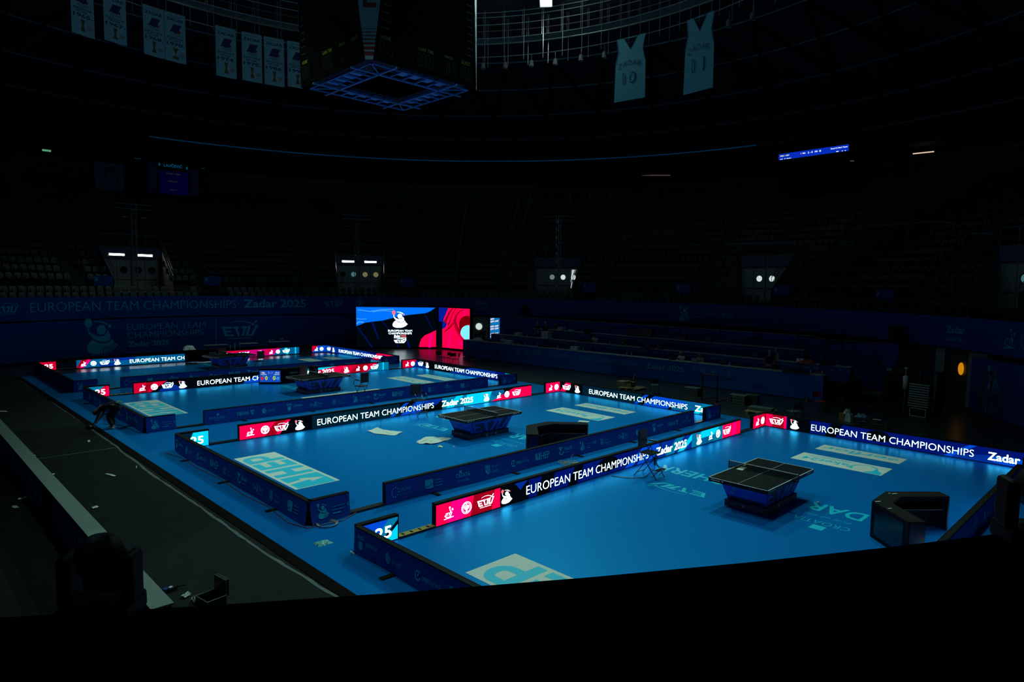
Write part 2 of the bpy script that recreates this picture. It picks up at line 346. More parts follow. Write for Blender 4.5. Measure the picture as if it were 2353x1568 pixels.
def screen_main(k, L=14.37):
    A = Art(0.002)
    if k == 0:
        A.rect(0, .02, L, .5, E_NAVY, 0, 12); A.rect(0, .02, 2.0, .5, E_RED, 1, 2); para(A, .35, .85, .12, E_PINK, 2 - 1); para(A, 1.05, 1.72, .1, E_DRED, 1); A.rect(2.0, .02, 3.0, .5, E_BLK, 1)
        A.poly([(2.5, .5), (2.95, .5), (2.7, .3)], E_MBLUE, 1); para(A, 3.3, 3.8, .2, E_BLK, 1); A.ell(6.3, .3, .5, .22, E_BLK, 1); para(A, 4.5, 4.9, .3, E_BLK, 1); para(A, 7.1, 7.5, .9, E_BLUE, 1); para(A, 7.7, 8.5, .8, E_BLUE, 1)
        A.rect(8.9, .02, 14, .5, E_MBLUE, 1, 5); para(A, 9.3, 9.8, .6, E_TEAL, 1); para(A, 10.0, 10.4, .9, E_CYAN, 1); A.rect(10.9, .02, 13.2, .5, E_TEAL, 1, 3); A.ell(11.9, .12, .5, .2, E_TBLUE, 1); para(A, 11.2, 12.4, .35, E_CYAN, 1, .26); A.rect(13.0, .02, L, .5, E_RED, 1); para(A, 13.7, 13.9, .1, E_PINK, 1)
    elif k == 1:
        A.rect(0, .02, L, .5, E_BLK, 0, 12); A.poly([(0, .02), (1.45, .02), (1.87, .5), (0, .5)], E_RED, 1); para(A, .9, 1.3, .4, E_DRED, 1); A.rect(2.7, .02, 6.6, .5, E_DTEAL, 1, 4); para(A, 6.1, 6.3, .75, E_BLUE, 1); para(A, 6.6, 7.6, .8, E_BLUE, 1); A.ell(8.2, .12, .5, .2, E_BLK, 1); para(A, 7.6, 8.5, .4, E_MBLUE, 1, .25)
        A.rect(8.8, .02, 12.3, .5, E_TEAL, 1, 4); para(A, 9.0, 9.4, .6, E_CYAN, 1); para(A, 10.0, 11.5, .2, E_CYAN, 1); A.ell(12.1, .4, .4, .2, E_TBLUE, 1); A.poly([(11.7, .02), (L, .02), (L, .5), (13.1, .5)], E_RED, 1)
    elif k == 2:
        A.rect(0, .02, L, .5, E_BLK, 0, 12); A.poly([(0, .02), (.75, .02), (1.5, .5), (0, .5)], E_CRIM, 1); para(A, .3, .6, .3, E_DRED, 1); A.poly([(1.1, .02), (2.3, .02), (1.4, .5), (1.5, .4)], E_MBLUE, 1); A.poly([(5.2, .02), (8.6, .02), (8.6, .5), (7.0, .5), (6.7, .40), (6.5, .5), (6.1, .42)], E_BLUE, 1)
        A.rect(8.4, .02, 9.7, .5, E_TEAL, 1); A.rect(9.3, .02, 13.5, .5, E_CRIM, 1, 3); para(A, 9.9, 10.6, .8, E_RED, 1); para(A, 11.6, 12.4, .6, E_DRED, 1); A.poly([(9.0, .5), (10.7, .5), (9.6, .36)], E_CYAN, 1); A.poly([(12.8, .02), (L, .02), (L, .5), (13.6, .5)], E_TEAL, 1); para(A, 13.9, 14.0, 0, E_CYAN, 1)
    else:
        A.rect(0, .02, L, .5, E_TBLUE, 0, 12); para(A, -.2, .35, .5, E_DRED, 1); para(A, .2, .4, .4, E_PINK, 1); A.ell(2.4, .45, .9, .14, E_MBLUE, 1); A.ell(1.8, .1, .6, .14, E_MBLUE, 1); para(A, 3.6, 3.8, .6, E_TEAL, 1)
        A.rect(8.2, .02, 12.9, .5, E_MAG, 1, 4); A.poly([(8.2, .5), (10.9, .5), (9.8, .38), (8.2, .42)], E_CRIM, 1); para(A, 11.1, 11.5, .9, E_CRIM, 1); A.poly([(12.3, .02), (L, .02), (L, .5), (12.9, .5)], E_TBLUE, 1); para(A, 13.3, 13.5, -.1, E_CYAN, 1); A.rect(14.0, .02, 14.1, .5, E_CYAN, 1)
    return clipart(words(A, MAIN), L)
def screen_side(k, L):
    A = Art(0.002)
    t = [(1.80, 6.93), (1.93, 7.40), (1.95, 7.70), (1.95, 7.90)][k]
    d = dict(ettu=(.17, .73), champ=(1.0, 1.36), title=t, zadar=((7.3, 8.13, 'Zadar'), (7.76, 8.42, 'Zad'), (8.35, 9.1, 'Zad'), (8.5, 9.2, 'Zad'))[k])
    if k == 0:
        A.rect(0, .02, L, .5, E_NAVY, 0, 8); A.rect(0, .02, .85, .5, E_RED, 1); A.rect(.3, .02, .75, .5, E_DRED, 1); A.rect(.9, .02, 1.75, .5, E_BLK, 1); para(A, 2.3, 2.7, .2, E_BLK, 1); A.ell(4.1, .3, .4, .2, E_BLK, 1); A.poly([(5.9, .02), (8.45, .02), (8.45, .2), (7.6, .30), (6.6, .16)], E_MBLUE, 1); para(A, 6.1, 6.3, .7, E_BLUE, 1); A.ell(7.9, .16, .6, .13, E_BLUE, 1)
    elif k == 1:
        A.rect(0, .02, L, .5, E_BLK, 0, 8); para(A, 0, .35, .4, E_RED, 1); A.rect(1.5, .02, 5.0, .5, E_DTEAL, 1, 3); para(A, 4.6, 4.8, .6, E_BLUE, 1); para(A, 5.1, 6.4, .6, E_BLUE, 1); A.rect(6.6, .02, L, .5, E_TBLUE, 1, 2); A.ell(6.8, .35, .6, .12, E_BLUE, 1); para(A, 7.7, 7.95, .5, E_CYAN, 1); para(A, 8.0, 8.8, .1, E_TEAL, 1)
    elif k == 2:
        A.rect(0, .02, L, .5, E_BLK, 0, 8); A.poly([(0, .02), (1.3, .02), (.3, .4), (0, .45)], E_MBLUE, 1); A.poly([(3.4, .02), (L, .02), (L, .5), (5.5, .5), (4.4, .3)], E_MBLUE, 1); para(A, 7.0, 7.8, .6, E_NAVY, 1); A.poly([(7.9, .02), (9.0, .02), (9.0, .3), (8.5, .28)], E_CRIM, 1); A.poly([(8.3, .5), (9.2, .5), (9.2, .32), (8.4, .3)], E_TEAL, 1)
    else:
        A.rect(0, .02, L, .5, E_MBLUE, 0, 8); para(A, 0, .6, .1, E_BLUE, 1); A.ell(3.5, .15, 1.0, .16, E_TBLUE, 1); A.rect(6.0, .02, L, .5, E_NAVY, 1, 2); para(A, 6.6, 7.4, .6, E_CRIM, 1); A.poly([(7.4, .5), (L, .5), (L, .3), (8.0, .42)], E_RED, 1)
    return clipart(words(A, d), L)
def screen_short(k, right, L):
    A = Art(0.002)
    if right:
        A.rect(0, .02, L, .5, (E_RED, E_RED, E_CRIM, E_BLUE)[k], 0, 2)
        if k == 3: A.poly([(0, .02), (.55, .5), (0, .5)], E_CRIM, 1)
        if k == 0: A.rect(.45, .02, L, .5, E_CRIM, 1)
        if k == 2: A.poly([(.75, .02), (L, .02), (L, .45)], E_MBLUE, 1)
        words(A, dict(ittf=.24, disc=.66))
    else:
        A.rect(0, .02, L, .5, (E_BLUE, E_DTEAL, E_CRIM, E_CRIM)[k], 0, 2)
        if k == 0: A.poly([(.28, .02), (.62, .02), (L, .42), (L, .5), (.74, .5)], E_TEAL, 1); A.poly([(.5, .02), (.72, .02), (L, .34), (L, .46)], E_BLK, 1); A.poly([(.6, .02), (L, .02), (L, .36)], E_CYAN, 1)
        if k == 1: A.poly([(.30, .02), (L, .02), (L, .5), (.5, .5)], E_CYAN, 1)
        if k == 2: A.poly([(0, .5), (.8, .5), (.4, .2), (0, .3)], E_TEAL, 1); A.poly([(.7, .02), (L, .1), (L, .5)], E_RED, 1)
        A.text('2025', -.02, .11, .25, E_WHITE, 3, width=.84, bold=True)
    return clipart(A, L)
def screen_hidden(k, L):
    A = Art(0.002); A.rect(0, .02, L, .5, (E_TBLUE, E_MBLUE, E_TBLUE, E_TBLUE)[k], 0, 6); A.rect(0, .02, L * .14, .5, E_RED, 1); A.rect(L * .7, .02, L * .88, .5, E_TEAL, 1, 2)
    if L > 5: A.text('EUROPEAN TEAM CHAMPIONSHIPS', L * .2, .125, .235, E_WHITE, 3, width=L * .38)
    return A
# sponsor marks for the cloth banners; each fills about 0.8 x 0.3
def spons(i, m, m2):
    A = Art(0.002)
    if i == 0: A.text('ZADAR', .24, .14, .11, m2, 1, width=.42, bold=True); A.text('AIRPORT', .25, .04, .05, m2, 1, width=.38); A.arc(.12, .16, .11, .13, 100, 290, .02, m2, 1); [A.ell(.12 + .11 * cos(a * .7), .16 + .13 * sin(a * .7), .018, .022, m, 1, 8) for a in range(9)]
    elif i == 1: A.rect(0, .03, .28, .29, m, 1); A.poly([(0, .03), (.28, .13), (.28, .17), (.14, .12), (0, .13)], m2, 2); [A.rect(.34, .05 + .08 * r, .34 + (.26, .30, .24)[r], .085 + .08 * r, m2, 1) for r in range(3)]
    elif i == 2: A.text('CROATIA', 0, .13, .12, m, 1, width=.52, bold=True); A.rect(.12, .25, .22, .33, m, 1); A.text('Full of life', .06, .0, .07, m, 1, width=.38, slant=.3)
    elif i == 3: A.poly([(0, .30), (.22, .30), (.22, .10), (.11, 0), (0, .10)], m2, 1); A.poly([(.02, .12), (.05, .18), (.09, .12), (.13, .18), (.17, .12), (.2, .18), (.2, .09), (.11, .02), (.02, .09)], m, 2); A.ell(.11, .23, .05, .04, m, 2, 8); A.text('Grad', .28, .18, .09, m, 1, width=.24); A.text('Zadar', .28, .04, .09, m, 1, width=.28)
    elif i == 4: A.arc(.09, .15, .08, .09, 60, 340, .035, m, 1); A.stroke([(.07, .13), (.15, .24)], .03, m, 1); A.text('otp', .22, .10, .12, m, 1, width=.19, bold=True); A.text('banka', .42, .10, .12, m, 1, width=.38)
    elif i == 5: A.poly([(0, .05), (0, .28), (.09, .28), (.12, .14), (.12, .05)], m, 1); A.poly([(.14, .28), (.23, .28), (.23, .05), (.11, .05), (.17, .18)], m, 1); A.text('HEP', .26, .05, .23, m, 1, width=.42, bold=True)
    elif i == 6: A.poly([(0, .30), (.24, .30), (.12, .14)], m, 1); A.arc(.17, .15, .10, .12, 180, 350, .05, m, 1); A.text('Paket24', .30, .15, .12, m, 1, width=.40, bold=True); A.rect(.32, .06, .62, .09, m2, 1)
    elif i == 7: A.put(champ(m, m, m2, 1), 0, .0, .34, .28); [A.rect(.36, .18 - .07 * r, .36 + (.3, .3, .2)[r], .205 - .07 * r, (m2, m2, m)[r], 1) for r in range(3)]; A.put(ettu(m, 1, False), .72, .12, .14, .11)
    elif i == 8:
        for a in range(4):
            for b in range(5): 
                if (a + b) % 2 == 0: A.rect(.02 + .045 * a, .03 + .045 * b, .065 + .045 * a, .075 + .045 * b, m, 1)
        A.text('REPUBLIC OF CROATIA', .26, .24, .045, m2, 1, width=.42); A.text('Ministry of', .26, .14, .065, m, 1, width=.27); A.text('Tourism and Sports', .26, .04, .065, m, 1, width=.44)
    elif i == 9: A.text('Cro', 0, .08, .15, m, 1, width=.22, bold=True); A.text('X', .21, .04, .24, m, 1, width=.16, bold=True); A.text('Bet', .38, .10, .15, m, 1, width=.24); A.rect(.34, .02, .62, .045, m2, 1)
    elif i == 10: A.ell(.09, .15, .09, .12, m, 1); A.poly([(.08, .30), (.12, .30), (.16, .02), (.12, .02)], m2, 2); A.text('JANAF', .24, .08, .12, m, 1, width=.34)
    elif i == 11: A.rect(0, .24, .24, .33, m, 1); A.rect(.02, .26, .22, .31, m2, 2); A.poly([(.04, .20), (.20, .20), (.20, .06), (.12, 0), (.04, .06)], m, 1); A.text('ZADARSKA', .30, .16, .09, m, 1, width=.46, bold=True); A.text('\u017dUPANIJA', .30, .04, .07, m2, 1, width=.40)
    elif i == 12: A.text('TIBHAR', 0, .08, .15, m, 1, width=.54, bold=True, slant=.1); A.poly([(.60, .25), (.78, .25), (.72, .06), (.66, .06)], m, 1); A.poly([(.645, .19), (.74, .19), (.70, .11)], M_FAB, 2)
    elif i == 13: A.text('JADROLINIJA', 0, .07, .10, m, 1, width=.66); A.ell(.36, .25, .05, .05, m, 1, 8); A.rect(.2, .0, .46, .02, m2, 1)
    return A
def cloth_art(order, L, slot, m=None, m2=None):
    A = Art(0.002)
    for j, i in enumerate(order):
        u = (j + .5) * slot - .35
        if u > L - .3: break
        A.put(spons(i, m or M_FABL, m2 or M_FABL2), u, .12, .92)
    return A
def led_board(label, p0, dr, L, scr, cloth=None, seed=0, cloth_h=.52, droop=0.0, feet=True, group=None, tabs=None):
    """p0: left end of the screen's front foot, dr: unit direction to the right when facing the screen"""
    d = Vector((dr[0], dr[1], 0)); nrm = Vector((dr[1], -dr[0], 0))      # towards the viewer of the screen
    root = empty('led_board', (p0[0], p0[1], 0), 0, label, 'led board', group)
    fr = MB(); ang = atan2(dr[1], dr[0])
    def W(u, o, z): q = d * u + nrm * o; return (q.x, q.y, z)
    fr.box(W(L / 2, -.06, .275), (L, .11, .55), M_BLK, ang)
    fr.box(W(L / 2, .0, .008), (L, .016, .016), M_BLK, ang); fr.box(W(L / 2, 0, .527), (L, .02, .046), M_BLK, ang)
    for e in (0.012, L - .012): fr.box(W(e, 0.0, .27), (.024, .02, .54), M_BLK, ang)
    fr.build('housing', root)
    MB().art(scr, lambda u, v, off: W(u, .004 + off, v)).build('screen', root)
    if cloth is not None:
        rs = _r.Random(seed); f1, f2, a1 = rs.uniform(1.2, 2.2), rs.uniform(3, 5), rs.uniform(0, 6)
        def wave(u, v):
            t = 1 - v / cloth_h; t = max(0, min(1, t))
            return t * (.018 * sin(u * f1 + a1) + .010 * sin(u * f2 + 2 * a1)) + t * t * droop * (0.5 + .5 * sin(u * 1.1 + a1)) + .02 * t
        b = MB(); nu = max(4, int(L * 5))
        b.grid(lambda s, t: W(s * L, -.122 - wave(L - s * L, .03 + t * cloth_h), .01 + t * cloth_h), nu, 6, M_FAB)
        o = b.build('cloth_cover', root); bb = MB().art(cloth, lambda u, v, off: W(L - u, -.126 - wave(u, v) - off, v))
        # lettering belongs to the cloth itself: one mesh
        me = o.data; vs0 = [tuple(x.co) for x in me.vertices]; b.v = vs0; b.art(cloth, lambda u, v, off: W(L - u, -.127 - wave(u, v) - off, v)); bpy.data.objects.remove(o); bpy.data.meshes.remove(me)
        b.build('cloth_cover', root)
    if feet:
        nt = max(1, int(L / 2.6))
        for j in range(nt):
            u = (j + .5) * L / nt
            fb = MB(); fb.box(W(u, -.26 if cloth is not None else -.17, .0165), (.12, .34, .012), M_BLK, ang); fb.build('foot_plate', root)
    return root
CY = [(-4.30, 4.156), (6.17, 15.06), (18.35, 27.50), (29.72, 39.45)]; XR = [9.15, 9.2, 9.22, 9.3]
near_order = [[5, 6, 9, 8, 3, 1, 7, 0, 2, 10, 11, 12, 13, 4], [0, 1, 2, 3, 4, 5, 6, 7, 8, 9, 10, 11, 12, 13], [13, 12, 10, 11, 9, 8, 7, 6, 5, 4, 3, 2, 1, 0], [0, 1, 2, 10, 4, 5, 6, 7, 9, 8, 3, 1, 12, 13]]
left_order = [[11, 10, 4, 5, 8, 6, 9, 3, 1], [11, 10, 4, 5, 8, 6, 9, 3, 1], [0, 1, 2, 7, 5, 4, 10, 11, 2], [1, 2, 3, 4, 5, 6, 9, 8, 7]]
WH = ['nearest', 'second', 'third', 'farthest']
for k, (yn, yb) in enumerate(CY):
    xr = XR[k]; c = WH[k] + ' court'
    hue = ['red, navy and cyan', 'red, black and cyan', 'crimson, black and blue', 'teal and magenta'][k]
    g = 'led boards around the courts'
    led_board(f'long lit {hue} LED board at the back of the {c}', (-7.27, yb), (1, 0), 14.37, screen_main(k), MB and None, feet=False, group=g)
    led_board(f'short LED board showing the digits 025 at the back left corner of the {c}', (-9.25, yb), (1, 0), 1.0, screen_short(k, False, 1.0), None, feet=False, group=g)
    led_board(f'short {["red", "red", "crimson", "blue and red"][k]} LED board at the back right corner of the {c}', (8.10, yb), (1, 0), xr - 8.10, screen_short(k, True, xr - 8.10), None, feet=False, group=g)
    led_board(f'lit LED board along the right side of the {c}, lettered EUROPEAN TEAM CHAMPIONSHIPS', (xr, yb), (0, -1), yb - yn - .0, screen_side(k, yb - yn), Art(), seed=k, group=g)
    led_board(f'LED board along the left side of the {c} with blue sponsor cloth outside', (-9.19, yn), (0, 1), yb - yn, screen_hidden(k, yb - yn), cloth_art(left_order[k], yb - yn, .98), seed=k + 10, droop=.05 if k == 1 else .02, group=g)
    if k: led_board(f'long LED board closing the front of the {c}, sponsor cloth on its back', (7.18, yn + .12), (-1, 0), 14.43, screen_hidden(k, 14.43), cloth_art(near_order[k], 14.43, 14.43 / 14), seed=k + 20, droop=(0, .06, .01, 0)[k], group=g)
    else: led_board('long LED board with dark back closing the front of the nearest court', (7.18, yn + .12), (-1, 0), 14.43, screen_hidden(k, 14.43), cloth_art(near_order[k], 14.43, 14.43 / 14), seed=k + 20, group=g)
    one = Art(0.002); one.put(spons(7, M_FABL, M_FABL2), .16, .1, 1.05)
    led_board(f'short LED board with emblem cloth at the front left corner of the {c}', (-8.25, yn + .12), (-1, 0), 1.0, screen_hidden(k, 1.0), one, seed=k + 30, droop=(0, .12, .03, 0)[k], feet=False, group=g)
    led_board(f'short LED board with emblem cloth at the front right corner of the {c}', (xr, yn + .12), (-1, 0), xr - 8.08, screen_hidden(k, xr - 8.08), one, seed=k + 40, feet=False, group=g)
    # cable covers bridging the gaps
    for side, (xa, xb) in (('left', (-8.24, -7.27)), ('right', (7.1, 8.09))):
        for which, yy in (('back', yb + .06), ('front', yn + .06)):
            lit = side == 'left' and which == 'back' and k != 1 or (k == 3 and which == 'front' and side == 'left')
            b = MB(); b.prism([(xa, yy - .09), (xb, yy - .09), (xb, yy + .09), (xa, yy + .09)], .013, .05, M_PLA, M_YEL if lit else M_PLA)
            if lit:
                for q in range(4): b.box((xa + (xb - xa) * (.15 + .23 * q), yy, .052), (.05, .10, .006), M_BLK)
            tag(b.build('cable_cover'), f'{"worn yellow and black" if lit else "black"} cable cover across the {which} {side} gap of the {c}', 'cable cover', 'cable covers in the board gaps')
# ================================================================ the round hall
def cyl(px, py, R):
    d = ray(px, py); ox, oy = CAM.x - HC.x, CAM.y - HC.y; a = d.x * d.x + d.y * d.y; b = 2 * (ox * d.x + oy * d.y); c = ox * ox + oy * oy - R * R
    t = (-b + sqrt(max(0, b * b - 4 * a * c))) / (2 * a); return CAM + d * t
def pol(R, deg, z): return (HC.x + R * cos(radians(deg)), HC.y + R * sin(radians(deg)), z)
def inner(R, th0): return lambda u, v, off: pol(R - off, th0 - math.degrees(u / R), v)     # reads left to right seen from the floor
M_CONC = mat('concrete_dark', (0.035, 0.038, 0.036), 0.85, noise=0.3, nscale=1.2)
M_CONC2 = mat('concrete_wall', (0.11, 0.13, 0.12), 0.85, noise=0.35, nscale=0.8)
M_SEAT = mat('seat_plastic', (0.011, 0.018, 0.019), 0.4, spec=0.3)
M_RAIL = mat('rail_paint', (0.10, 0.20, 0.24), 0.4, metal=0.3)
M_RAILY = mat('rail_brass', (0.16, 0.15, 0.08), 0.4, metal=0.3)
M_DOME = mat('dome_panel', (0.012, 0.02, 0.035), 0.8, noise=0.3, nscale=0.4)
M_DOOR = mat('door_grey', (0.25, 0.30, 0.28), 0.6)
M_BROWN = mat('step_wood', (0.05, 0.042, 0.022), 0.7)
A0, A1 = -62, 126
b = MB(); b.ring(27.35, -.03, 27.35, 2.75, A0, 118, M_CONC); b.ring(27.35, 2.75, 27.0, 2.75, A0, A1, M_BLK); b.ring(27.02, 2.70, 27.02, 4.20, A0, A1, M_CONC); b.ring(27.02, 4.2, 27.3, 4.2, A0, A1, M_CONC); b.ring(27.3, 4.2, 27.3, 3.6, A0, A1, M_CONC)
tag(b.build('wall_stand_front'), 'curved front wall under the lower seat rows', 'wall', kind='structure')
# fascia banners
R = 26.96
def banner(name, a0, a1, z0, z1, arts, label, R=R, m=None, pattern=True):
    b = MB(); b.ring(R, z0, R, z1, a0, a1, m or M_BAN)
    b.ring(R + .03, z0, R + .03, z1, a0, a1, m or M_BAN)
    if pattern:
        P = Art(0.004); L = radians(abs(a1 - a0)) * R; q = _r.Random(int(a0 + 200)); nn = max(1, int(L / 5))
        for i in range(nn):
            u = (i + .5) * L / nn + q.uniform(-1, 1); r = q.uniform(1.0, 2.2); h = z1 - z0; s = q.choice((0, 180))
            cvs = []
            for t in range(15):
                a = radians(s + 25 + 130 * t / 14); x = u + r * cos(a); y = (z0 if s == 0 else z1) + (h * .85) * abs(sin(a)) * (1 if s == 0 else -1); cvs.append((min(max(x, .1), L - .1), y))
            P.stroke(cvs, .05, M_BANP, 1)
        b.art(P, inner(R, a0))
    for th, A in arts: b.art(A, inner(R, th))
    return tag(b.build(name), label, 'banner')
def T(*a, **k): A = Art(0.006); A.text(*a, **k); return A
def Pt(B, z, k, ku=None): A = Art(0.006); A.put(B, 0, z, k, ku); return A
rd = lambda d: radians(d) * R
banner('fascia_banner', 121, 50, 2.72, 4.2, [(115.8, Pt(ettu(M_BANL), 3.15, .75)), (111.2, T('EUROPEAN TEAM CHAMPIONSHIPS', 0, 3.25, .64, M_BANL, width=rd(29.3))), (80.7, T('Zadar 2025', 0, 3.3, .62, M_BANL, width=rd(10.3), bold=True)),
    (67.3, Pt(ettu(M_BANL), 3.25, .78)), (61.9, Pt(disc(M_BANL), 3.3, .8)), (58.6, Pt(ittf(M_BANL), 3.3, .75))], 'long navy fascia banner lettered EUROPEAN TEAM CHAMPIONSHIPS Zadar 2025 above the back wall')
EM = Art(0.006); EM.put(champ(M_BANL, M_BANL, M_BAN), 0, 2.85, 1.2, .98); EM.text('EUROPEAN TEAM', 1.25, 3.65, .16, M_BANL, width=1.95); EM.text('CHAMPIONSHIPS', 1.25, 3.4, .16, M_BANL, width=1.85); EM.text('Zadar 2025', 1.25, 3.15, .13, M_BANL, width=.95, bold=True); EM.rect(3.35, 3.05, 3.37, 3.85, M_BANL, 2); EM.put(ettu(M_BANL), 3.55, 3.2, .5)
ZC = lambda z: (lambda A: (A.text('Zadar', 0, z + .38, .34, M_BANL, width=1.25, bold=True), A.text('CROATIA', .02, z, .2, M_BANL, width=1.1, bold=True), A)[-1])(Art(0.006))
banner('fascia_banner', 50, -28, 2.72, 4.2, [(40.1, ZC(3.25)), (2.3, EM)], 'navy fascia banner with wave lines behind the officials desks')
banner('fascia_banner', -28, -61, 2.72, 4.2, [(-41.4, ZC(3.05)), (-49.6, Pt(ittf(M_BANL), 3.05, .85)), (-52.0, Pt(disc(M_BANL), 3.0, .95))], 'navy fascia banner reading Zadar Croatia above the right side doors')
LOW = Art(0.006); LOW.put(champ(M_BANL, M_BANL, M_BAN), 0, .25, 2.5, 2.15); LOW.text('EUROPEAN TEAM', 2.75, 1.80, .45, M_BANL, width=5.45); LOW.text('CHAMPIONSHIPS', 2.75, 1.22, .45, M_BANL, width=5.3); LOW.text('Zadar 2025', 2.75, .62, .36, M_BANL, width=2.85, bold=True); LOW.rect(8.95, .5, 8.99, 2.3, M_BANL, 2); LOW.put(ettu(M_BANL), 9.35, .75, 1.55, 1.42)
banner('wall_banner', 116, 62, .12, 2.62, [(104.4, LOW)], 'tall navy wall banner with large emblem and championship lettering at the back left', R=26.85)
RB = Art(0.006); RB.put(champ(M_BANL, M_BANL, M_BAN), .0, 1.1, 1.15, .95); RB.text('EUROPEAN TEAM', -.1, .86, .1, M_FABL2, width=1.15); RB.text('CHAMPIONSHIPS', -.1, .70, .1, M_FABL2, width=1.15); RB.text('Zadar 2025', -.05, .5, .11, M_BANL, width=.75, bold=True); RB.put(ettu(M_BANL), .0, .1, .45, .4)
banner('wall_banner', -46.2, -61, .05, 2.5, [(-48.6, RB)], 'navy wall banner with emblem at the right edge beside the doors', R=26.7)
# stands: lower rows, walkway, upper tiers
b = MB(); b.ring(27.3, 3.6, 28.2, 3.6, A0, A1, M_CONC); b.ring(28.2, 3.6, 28.2, 4.0, A0, A1, M_CONC); b.ring(28.2, 4.0, 29.1, 4.0, A0, A1, M_CONC); b.ring(29.1, 4.0, 29.1, 4.45, A0, A1, M_BLK); b.ring(29.1, 4.45, 31.0, 4.45, A0, A1, M_BROWN)
tag(b.build('floor_lower_stand'), 'lower terrace and walkway of the stands', 'terrace', kind='structure')
NR = 16; Z0 = 4.9; RISE = .58; DEP = .8; R0 = 31.0
AIS = [100.9 - 16.1 * i for i in range(-1, 10)]; VOM = [92.9 - 32.3 * i for i in range(5)]
VH = 3.9; VR = 34.0; VN = 5                       # half width in degrees, back wall radius, rows cut out
def in_vom(a): return any(abs(a - v) < VH for v in VOM)
b = MB(); segs = []
edges = sorted([A0, A1] + [v - VH for v in VOM] + [v + VH for v in VOM]); edges = [e for e in edges if A0 <= e <= A1]
for i in range(NR):
    r = R0 + DEP * i; z = Z0 + RISE * i; zl = 4.45 if i == 0 else z - RISE
    for e0, e1 in zip(edges[:-1], edges[1:]):
        cut = in_vom((e0 + e1) / 2)
        if cut and i < VN: continue
        zlo = zl
        if cut and i == VN: zlo = 8.0 - .2
        b.ring(r, zlo, r, z, e0, e1, M_CONC); b.ring(r, z, r + DEP, z, e0, e1, M_CONC)
rt = R0 + DEP * NR; zt = Z0 + RISE * NR
b.ring(rt, zt - RISE, rt, zt, A0, A1, M_CONC); b.ring(rt, zt, 50.5, zt, A0, A1, M_CONC)
tag(b.build('floor_upper_stand'), 'stepped concrete tiers of the upper stands', 'terrace', kind='structure')
# back wall, soffit, cornice beam, dome
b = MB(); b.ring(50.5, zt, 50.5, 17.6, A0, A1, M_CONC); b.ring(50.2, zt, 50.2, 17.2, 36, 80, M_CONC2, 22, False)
tag(b.build('wall_back'), 'back wall behind the top row of the stands', 'wall', kind='structure')
b = MB(); b.ring(50.5, 17.6, 46.0, 17.4, A0, A1, M_CONC); b.ring(46, 17.4, 46, 19.0, A0, A1, M_BLK); b.ring(46, 19.0, 45.8, 19.1, A0, A1, M_BLK); b.ring(45.8, 19.1, 46.2, 19.22, A0, A1, M_CONC)
tag(b.build('trim_cornice'), 'dark ring beam between stands and dome', 'beam', kind='structure')
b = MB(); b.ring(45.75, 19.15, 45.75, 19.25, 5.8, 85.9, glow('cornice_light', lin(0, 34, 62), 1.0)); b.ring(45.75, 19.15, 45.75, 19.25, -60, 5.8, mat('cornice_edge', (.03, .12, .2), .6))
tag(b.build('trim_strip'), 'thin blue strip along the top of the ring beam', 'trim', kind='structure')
b = MB(); prof = [(50.5, 17.6), (46.2, 19.2), (42, 20.9), (38, 22.4), (34, 23.8), (30, 25.0), (26, 26.0), (20, 27.2), (12, 28.2), (0.01, 28.6)]
for (r0, z0), (r1, z1) in zip(prof[:-1], prof[1:]): b.ring(r0, z0, r1, z1, -70, 290, M_DOME, 120)
tag(b.build('ceiling'), 'dark domed roof of the round hall', 'roof', kind='structure')
b = MB()
for r, z in ((42, 20.75), (38, 22.25), (34, 23.65), (30, 24.85)):
    for i in range(96):
        a = -60 + 2 * i; b.tube(pol(r, a, z), pol(r, a + 2, z), .07, M_RAIL, 5, caps=False)
tag(b.build('trim_purlins'), 'ring pipes under the dome', 'pipes', kind='structure')
b = MB()
for i in range(24):
    a = -60 + 8 * i
    for q in (-4, 4):
        b.tube(pol(45, a, 19.5), pol(38, a + q, 22.1), .10, M_BLK, 5, caps=False); b.tube(pol(38, a + q, 22.1), pol(30, a, 24.7), .10, M_BLK, 5, caps=False)
tag(b.build('trim_bracing'), 'crossed dark roof braces under the dome', 'bracing', kind='structure')
# closing shell behind the camera side of the hall
b = MB(); b.ring(38, -.03, 38, 17.6, 126, 298, M_CONC); b.ring(38, 17.6, 50.5, 17.6, 126, 298, M_CONC)
for a in (A0, A1): 
    vs = [pol(27.0, a, -.03), pol(38, a, -.03), pol(50.5, a, 13), pol(50.5, a, 17.7), pol(27, a, 17.7), pol(27, a, 2)]
    b.add(vs, [tuple(range(6))], M_CONC)
tag(b.build('wall_near_side'), 'wall enclosing the near side of the hall', 'wall', kind='structure')

# ---------------------------------------------------------------- seats
def seat_mb(b, x, y, z, a, simple=False):
    """a: direction (radians) the seat faces"""
    c, s = cos(a), sin(a)
    def P(f, l, h): return (x + f * c - l * s, y + f * s + l * c, z + h)
    # folded pan, shell back with a rounded top
    w = .21
    b.add([P(.0, -w, .42), P(.0, w, .42), P(-.10, w * .96, .82), P(-.10, -w * .96, .82), P(-.13, w * .6, .88), P(-.13, -w * .6, .88)], [(0, 1, 2, 3), (3, 2, 4, 5)], M_SEAT, True)
    b.add([P(.02, -w, .40), P(.02, w, .40), P(.12, w * .95, .74), P(.12, -w * .95, .74), P(.30, w * .9, .46), P(.30, -w * .9, .46)], [(0, 1, 4, 5)] if simple else [(0, 1, 4, 5), (0, 5, 3), (1, 2, 4)], M_SEAT)
    if not simple:
        b.box(P(.0, 0, .25), (.05, .05, .40), M_SEAT)
        b.add([P(-.04, -w, .42), P(-.04, w, .42), P(-.14, w * .96, .82), P(-.14, -w * .96, .82)], [(3, 2, 1, 0)], M_SEAT)
spots = []
